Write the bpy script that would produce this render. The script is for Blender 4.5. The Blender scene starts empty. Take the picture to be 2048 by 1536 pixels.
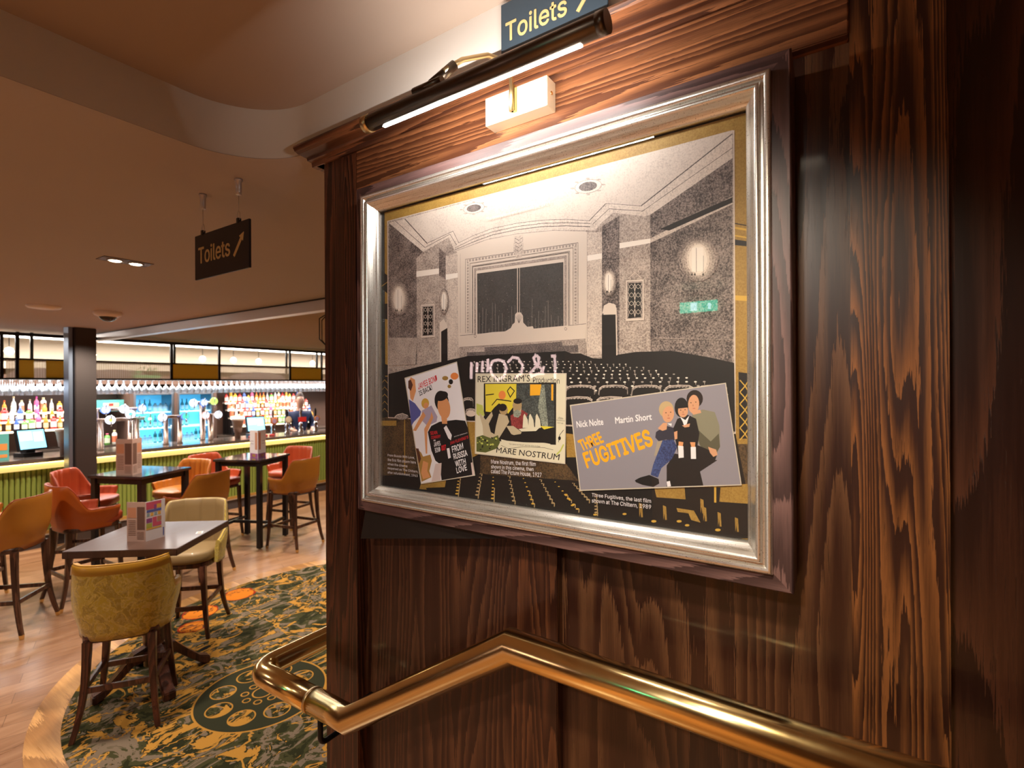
import bpy, bmesh, math, random, os
from mathutils import Vector, Matrix
random.seed(11)
C = bpy.context.scene.collection
SC = bpy.context.scene
PI = math.pi
# ------------------------------------------------------------------ camera
FWD = Vector((0.8333, 0.5528, 0)).normalized()
RGT = Vector((FWD.y, -FWD.x, 0))
UP = Vector((0, 0, 1))
ROLL = math.radians(0.26)
cam = bpy.data.cameras.new('camera')
cam.sensor_width = 36; cam.lens = 1017 / 2048 * 36; cam.shift_y = 3 / 2048
cam.clip_start = 0.02; cam.clip_end = 200
cam.dof.use_dof = True; cam.dof.focus_distance = 1.3; cam.dof.aperture_fstop = 4.8
camo = bpy.data.objects.new('camera', cam); C.objects.link(camo)
ex = RGT * math.cos(ROLL) - UP * math.sin(ROLL)
ey = RGT * math.sin(ROLL) + UP * math.cos(ROLL)
M = Matrix.Identity(4)
for i in range(3):
    M[i][0] = ex[i]; M[i][1] = ey[i]; M[i][2] = -FWD[i]
M[0][3], M[1][3], M[2][3] = 0, 0, 2.0
camo.matrix_world = M
SC.camera = camo
# ------------------------------------------------------------------ world and exposure
W = bpy.data.worlds.new('world'); SC.world = W; W.use_nodes = True
bg = W.node_tree.nodes['Background']; bg.inputs[0].default_value = (1.0, 0.75, 0.55, 1); bg.inputs[1].default_value = 0.30
SC.view_settings.view_transform = 'Standard'
try: SC.view_settings.look = 'None'
except Exception: pass
SC.view_settings.exposure = 0.35; SC.view_settings.gamma = 1.0; SC.view_settings.use_curve_mapping = False
SC.cycles.max_bounces = 8; SC.cycles.glossy_bounces = 4; SC.cycles.transparent_max_bounces = 24
SC.cycles.diffuse_bounces = 4
SC.cycles.sample_clamp_indirect = 4.0
SC.cycles.caustics_reflective = False; SC.cycles.caustics_refractive = False
# ------------------------------------------------------------------ lights of the rooms, and added fill lights
def area(name, loc, size, power, color, rot=(0, 0, 0), sy=None, spread=PI):
    l = bpy.data.lights.new(name, 'AREA'); l.energy = power; l.color = color
    l.shape = 'RECTANGLE'; l.size = size; l.size_y = sy or size; l.spread = spread
    o = bpy.data.objects.new(name, l); o.location = loc; o.rotation_euler = rot; C.objects.link(o); return o
def spot(name, loc, power, color, target=None, angle=100, blend=0.6, r=0.04):
    l = bpy.data.lights.new(name, 'SPOT'); l.energy = power; l.color = color; l.spot_size = math.radians(angle)
    l.spot_blend = blend; l.shadow_soft_size = r
    o = bpy.data.objects.new(name, l); o.location = loc
    d = (Vector(target) - Vector(loc)) if target else Vector((0, 0, -1))
    o.rotation_euler = d.to_track_quat('-Z', 'Y').to_euler(); C.objects.link(o); return o
WARM = (1.0, 0.72, 0.45); PUB = (1.0, 0.86, 0.72); NEUT = (1.0, 0.9, 0.78); COOL = (0.75, 0.87, 1.0)
# recessed downlights over the pub floor (one visible twin fitting is built below the first)
spot('downlight_twin_a', (1.205, 3.6, 2.73), 90, PUB, angle=120, blend=0.7)
spot('downlight_twin_b', (1.305, 3.6, 2.73), 90, PUB, angle=120, blend=0.7)
for x, y, pw in ((0.2, 5.6, 110), (2.2, 5.4, 110), (-0.8, 3.2, 90), (4.6, 4.6, 130), (5.2, 7.2, 250), (2.4, 7.6, 250), (0.3, 7.8, 220), (3.6, 3.0, 110), (3.4, 6.3, 200)):
    spot('downlight_pub', (x, y, 2.73), pw, PUB, angle=130, blend=0.8, r=0.06)
# long bar cove above the back counter
area('bar_cove_light', (5.0, 9.9, 2.72), 9.0, 330, (1.0, 0.93, 0.86), sy=0.5)
# under-counter strip light washing the green front
area('counter_strip_light', (5.0, 8.40, 1.07), 10.0, 90, (1.0, 0.74, 0.32), rot=(math.radians(25), 0, 0), sy=0.03)
# downlight over the stairs and the landing
spot('downlight_landing', (-0.25, 0.15, 2.88), 95, (1.0, 0.84, 0.62), (1.07, 0.1, 1.25), angle=62, blend=0.7, r=0.07)
spot('downlight_landing_back', (-1.6, 0.9, 2.88), 340, (1.0, 0.78, 0.54), angle=120, blend=0.8, r=0.05)
# picture lamp: linear LED in the brass tube
PL = area('picture_lamp_led', (0.806, 0.63, 2.583), 0.50, 1.5, (1.0, 0.93, 0.84), sy=0.012)
PL.rotation_euler = Matrix(((0, -1, 0), (1, 0, 0), (0, 0, 1))).to_euler()
PL.rotation_euler = (Matrix.Rotation(math.radians(-14), 3, 'Y') @ Matrix(((0, -1, 0), (1, 0, 0), (0, 0, 1)))).to_euler()

# added area light beside the tube, brightening the fascia and wall
PS = area('fascia_fill_light', (0.824, 0.63, 2.598), 0.50, 3.4, (1.0, 0.94, 0.88), sy=0.008)
PS.rotation_euler = (Matrix.Rotation(math.radians(-122), 3, 'Y') @ Matrix(((0, -1, 0), (1, 0, 0), (0, 0, 1)))).to_euler()
# added unseen spot, evening out the light on the framed print
spot('picture_wall_washer', (-1.15, 0.35, 2.86), 62, (1.0, 0.94, 0.88), (1.0, 0.60, 1.78), angle=44, blend=0.9, r=0.05)
# added cool area light, brightening the hanging glasses
area('rack_fill_light', (4.6, 9.04, 2.10), 7.5, 120, (0.90, 0.95, 1.0), sy=0.30)

# ------------------------------------------------------------------ helpers
def tag(o, label=None, cat=None, group=None, kind=None):
    if label: o['label'] = label
    if cat: o['category'] = cat
    if group: o['group'] = group
    if kind: o['kind'] = kind
    return o
def empty(name, loc=(0, 0, 0), rz=0, label=None, cat=None, group=None):
    o = bpy.data.objects.new(name, None); C.objects.link(o); o.location = loc; o.rotation_euler = (0, 0, rz)
    o.empty_display_size = 0.1
    return tag(o, label, cat, group)
class MB:
    def __init__(s): s.v = []; s.f = []; s.m = []; s.sm = []
    def add(s, vs, fs, mi=0, smooth=False):
        b = len(s.v); s.v += [tuple(v) for v in vs]
        for f in fs: s.f.append(tuple(i + b for i in f)); s.m.append(mi); s.sm.append(smooth)
        return s
    def box(s, x0, x1, y0, y1, z0, z1, mi=0, M=None):
        vs = [(x, y, z) for x in (x0, x1) for y in (y0, y1) for z in (z0, z1)]
        if M: vs = [M @ Vector(v) for v in vs]
        return s.add(vs, [(0, 1, 3, 2), (4, 6, 7, 5), (0, 4, 5, 1), (2, 3, 7, 6), (0, 2, 6, 4), (1, 5, 7, 3)], mi)
    def frus(s, a, b, wa, da, wb, db, mi=0):
        """tapered square bar between points a and b"""
        a = Vector(a); b = Vector(b); d = (b - a).normalized()
        u = d.orthogonal() if abs(d.z) < 0.5 else Vector((1, 0, 0)); 
        if abs(d.z) < 0.5: u = Vector((0, 0, 1))
        w = d.cross(u).normalized(); u = w.cross(d).normalized()
        vs = []
        for p, x, y in ((a, wa, da), (b, wb, db)):
            for i, j in ((-1, -1), (1, -1), (1, 1), (-1, 1)): vs.append(p + u * i * x / 2 + w * j * y / 2)
        return s.add(vs, [(0, 1, 2, 3), (7, 6, 5, 4), (0, 4, 5, 1), (1, 5, 6, 2), (2, 6, 7, 3), (3, 7, 4, 0)], mi)
    def lathe(s, prof, n=16, cx=0, cy=0, mi=0, smooth=True, M=None, sx=1, sy=1, cap=True):
        vs = []; k = len(prof)
        for r, z in prof:
            for i in range(n):
                a = 2 * PI * i / n; v = Vector((cx + r * sx * math.cos(a), cy + r * sy * math.sin(a), z)); vs.append(M @ v if M else v)
        fs = [(j * n + i, j * n + (i + 1) % n, (j + 1) * n + (i + 1) % n, (j + 1) * n + i) for j in range(k - 1) for i in range(n)]
        s.add(vs, fs, mi, smooth)
        if cap:
            s.add(vs[:n][::-1], [tuple(range(n))], mi); s.add(vs[-n:], [tuple(range(n))], mi)
        return s
    def tube(s, pts, r, n=12, mi=0, cap=True, smooth=True, closed=False):
        pts = [Vector(p) for p in pts]; rs = r if isinstance(r, (list, tuple)) else [r] * len(pts)
        rings = []; u = None; N = len(pts)
        for i, p in enumerate(pts):
            if closed: a = (p - pts[i - 1]).normalized(); b = (pts[(i + 1) % N] - p).normalized()
            else:
                a = (p - pts[i - 1]).normalized() if i else (pts[1] - p).normalized()
                b = (pts[i + 1] - p).normalized() if i < N - 1 else a
            t = (a + b); t = t.normalized() if t.length > 1e-6 else a
            if u is None: u = t.orthogonal().normalized() if abs(t.z) > .9 else Vector((0, 0, 1)).cross(t).normalized()
            u = (u - t * u.dot(t)).normalized(); w = t.cross(u)
            c = max(0.35, a.dot(t)); bend = (b - a)
            ring = []
            for k in range(n):
                an = 2 * PI * k / n; d = u * math.cos(an) + w * math.sin(an)
                if bend.length > 1e-5:
                    bn = bend.normalized(); d = d + bn * d.dot(bn) * (1 / c - 1)
                ring.append(p + d * rs[i])
            rings.append(ring)
        vs = [v for g in rings for v in g]; L = N if closed else N - 1
        fs = [(j * n + i, j * n + (i + 1) % n, ((j + 1) % N) * n + (i + 1) % n, ((j + 1) % N) * n + i) for j in range(L) for i in range(n)]
        s.add(vs, fs, mi, smooth)
        if cap and not closed: s.add(rings[0][::-1], [tuple(range(n))], mi); s.add(rings[-1], [tuple(range(n))], mi)
        return s
    def prism(s, pts, axis, a0, a1, mi=0):
        """2D polygon extruded along an axis ('x','y','z')"""
        def mk(p, a): return {'x': (a, p[0], p[1]), 'y': (p[0], a, p[1]), 'z': (p[0], p[1], a)}[axis]
        n = len(pts); vs = [mk(p, a0) for p in pts] + [mk(p, a1) for p in pts]
        return s.add(vs, [tuple(range(n))[::-1], tuple(range(n, 2 * n))] + [(i, (i + 1) % n, n + (i + 1) % n, n + i) for i in range(n)], mi)
    def build(s, name, mats, parent=None, bevel=0, seg=2, fix=True, subsurf=0):
        me = bpy.data.meshes.new(name); me.from_pydata(s.v, [], s.f)
        if not isinstance(mats, (list, tuple)): mats = [mats]
        for m in mats: me.materials.append(m)
        for i, p in enumerate(me.polygons): p.material_index = s.m[i]; p.use_smooth = s.sm[i]
        if fix:
            bm = bmesh.new(); bm.from_mesh(me); bmesh.ops.remove_doubles(bm, verts=bm.verts, dist=1e-6)
            bmesh.ops.recalc_face_normals(bm, faces=bm.faces)
            if bevel:
                es = [e for e in bm.edges if len(e.link_faces) == 2 and e.calc_face_angle(0) > 0.6 and not (e.link_faces[0].smooth and e.link_faces[1].smooth)]
                bmesh.ops.bevel(bm, geom=es, offset=bevel, segments=seg, affect='EDGES', clamp_overlap=True)
            bm.to_mesh(me); bm.free()
        o = bpy.data.objects.new(name, me); C.objects.link(o)
        if parent: o.parent = parent
        return o
def copy_tree(o, parent=None):
    c = o.copy(); C.objects.link(c)
    if parent: c.parent = parent
    for ch in KIDS(o): copy_tree(ch, c)
    return c
_kids = {}
def KIDS(o): return [x for x in C.objects if x.parent == o] if o not in _kids else _kids[o]

# ------------------------------------------------------------------ materials
def mat(name, col=(.5, .5, .5), rough=.5, metal=0, emit=None, estr=0, coat=0, alpha=None, trans=0, ior=1.45, spec=None):
    m = bpy.data.materials.new(name); m.use_nodes = True; b = m.node_tree.nodes['Principled BSDF']
    b.inputs['Base Color'].default_value = (*col, 1); b.inputs['Roughness'].default_value = rough; b.inputs['Metallic'].default_value = metal
    b.inputs['Coat Weight'].default_value = coat; b.inputs['Coat Roughness'].default_value = .08
    b.inputs['IOR'].default_value = ior; b.inputs['Transmission Weight'].default_value = trans
    if spec is not None: b.inputs['Specular IOR Level'].default_value = spec
    if emit: b.inputs['Emission Color'].default_value = (*emit, 1); b.inputs['Emission Strength'].default_value = estr
    return m
class NT:
    def __init__(s, m): s.t = m.node_tree; s.n = s.t.nodes; s.b = s.n.get('Principled BSDF')
    def new(s, typ, **kw):
        n = s.n.new(typ)
        for k, v in kw.items(): setattr(n, k, v)
        return n
    def link(s, a, b): s.t.links.new(a, b)
    def coord(s, scale=(1, 1, 1), loc=(0, 0, 0), rot=(0, 0, 0)):
        tc = s.new('ShaderNodeTexCoord'); mp = s.new('ShaderNodeMapping'); s.link(tc.outputs['Object'], mp.inputs[0])
        mp.inputs['Scale'].default_value = scale; mp.inputs['Location'].default_value = loc; mp.inputs['Rotation'].default_value = rot
        return mp.outputs[0]
    def noise(s, vec, scale=5, detail=2, rough=.5, dist=0, out=0):
        n = s.new('ShaderNodeTexNoise'); n.inputs['Scale'].default_value = scale; n.inputs['Detail'].default_value = detail
        n.inputs['Roughness'].default_value = rough; n.inputs['Distortion'].default_value = dist; s.link(vec, n.inputs['Vector']); return n.outputs[out]
    def math(s, op, a, b=None, c=None, clamp=False):
        n = s.new('ShaderNodeMath', operation=op, use_clamp=clamp)
        for i, v in enumerate((a, b, c)):
            if v is None: continue
            if hasattr(v, 'links'): s.link(v, n.inputs[i])
            else: n.inputs[i].default_value = v
        return n.outputs[0]
    def ramp(s, fac, stops, const=False):
        n = s.new('ShaderNodeValToRGB'); s.link(fac, n.inputs[0]); r = n.color_ramp
        if const: r.interpolation = 'CONSTANT'
        while len(r.elements) < len(stops): r.elements.new(.5)
        for e, (p, c) in zip(r.elements, stops): e.position = p; e.color = (*c, 1)
        return n.outputs[0]
    def mix(s, fac, a, b, typ='MIX'):
        n = s.new('ShaderNodeMix', data_type='RGBA', blend_type=typ)
        for i, v in ((0, fac), (6, a), (7, b)):
            if hasattr(v, 'links'): s.link(v, n.inputs[i])
            elif i == 0: n.inputs[0].default_value = v
            else: n.inputs[i].default_value = (*v, 1)
        return n.outputs[2]
    def bump(s, h, strength=.3, dist=.002):
        n = s.new('ShaderNodeBump'); n.inputs['Strength'].default_value = strength; n.inputs['Distance'].default_value = dist
        s.link(h, n.inputs['Height']); s.link(n.outputs[0], s.b.inputs['Normal'])
    def base(s, c): s.link(c, s.b.inputs['Base Color'])

def wood(name, dark, light, grain='z', seed=0, rings=9, rough=.33, pore=1.0, size=1.0, spec=.5, coat=.25, gbump=.35, stretch=.16, ns=4.2):
    """open-pored ash: cathedral figure from contour lines of a stretched noise"""
    m = mat(name, dark, rough, coat=coat, spec=spec); t = NT(m)
    st = stretch
    sc = {'z': (1, 1, st), 'y': (1, st, 1), 'x': (st, 1, 1)}[grain]
    v = t.coord(tuple(k / size for k in sc), (seed * 3.17, seed * 1.31, seed * 2.03))
    n1 = t.noise(v, ns, 1.5, .45)
    sc2 = {'z': (1, 1, .03), 'y': (1, .03, 1), 'x': (.03, 1, 1)}[grain]
    v2 = t.coord(sc2, (seed, seed, seed)); n2 = t.noise(v2, 330, 3, .6); n3 = t.noise(v2, 60, 2, .5)
    fr = t.math('FRACT', t.math('MULTIPLY', t.math('ADD', n1, t.math('MULTIPLY', n2, .35 / rings)), rings * 2))
    g = t.math('ADD', t.math('MULTIPLY', fr, .62), t.math('MULTIPLY', n3, .45))
    col = t.ramp(g, [(.15, tuple(d * .7 for d in dark)), (.42, dark), (.62, tuple(d * .5 + l * .5 for d, l in zip(dark, light))), (.86, tuple(l * 1.25 for l in light)), (.98, dark)])
    pores = t.math('GREATER_THAN', t.math('MULTIPLY', n2, t.math('ADD', t.math('MULTIPLY', fr, .35), .8)), .66)
    col = t.mix(t.math('MULTIPLY', pores, .55 * pore), col, tuple(d * .25 for d in dark))
    t.base(col)
    t.bump(t.math('SUBTRACT', t.math('MULTIPLY', fr, .25), t.math('MULTIPLY', pores, .6)), gbump, .0008)
    t.link(t.math('ADD', t.math('MULTIPLY', n3, .12), rough - .06), t.b.inputs['Roughness'])
    return m
def speck(name, a, b, thr=.5, soft=.12, scale=330, rough=.55):
    m = mat(name, a, rough); t = NT(m); v = t.coord()
    n = t.math('ADD', t.math('MULTIPLY', t.noise(v, scale, 2, .7), .7), t.math('MULTIPLY', t.noise(v, 25, 3, .6), .3))
    t.base(t.ramp(n, [(thr - soft, a), (thr + soft, b)])); return m
ART_INK=['mustard', 'ink', 'brownspeck', 'mustardlight', 'tan', 'cream', 'wallmid', 'walldark', 'pier', 'white', 'corn', 'shade', 'ceil', 'shade2', 'grey', 'curtain', 'dust', 'glow0', 'glow0b', 'glow1', 'glow2', 'glow3', 'seatgrey', 'border', 'postwhite', 'blue', 'tanskin', 'brownhair', 'lilac', 'orange', 'black', 'ochre', 'pinkwhite', 'red', 'parch', 'yellow', 'slate', 'amber', 'greygreen', 'parchdark', 'maroon', 'lime', 'olive', 'lavender', 'orangeyel', 'coat', 'coatshade', 'navy', 'sand', 'denim', 'blond', 'skin', 'darkhair', 'lips', 'skinshade']
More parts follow.
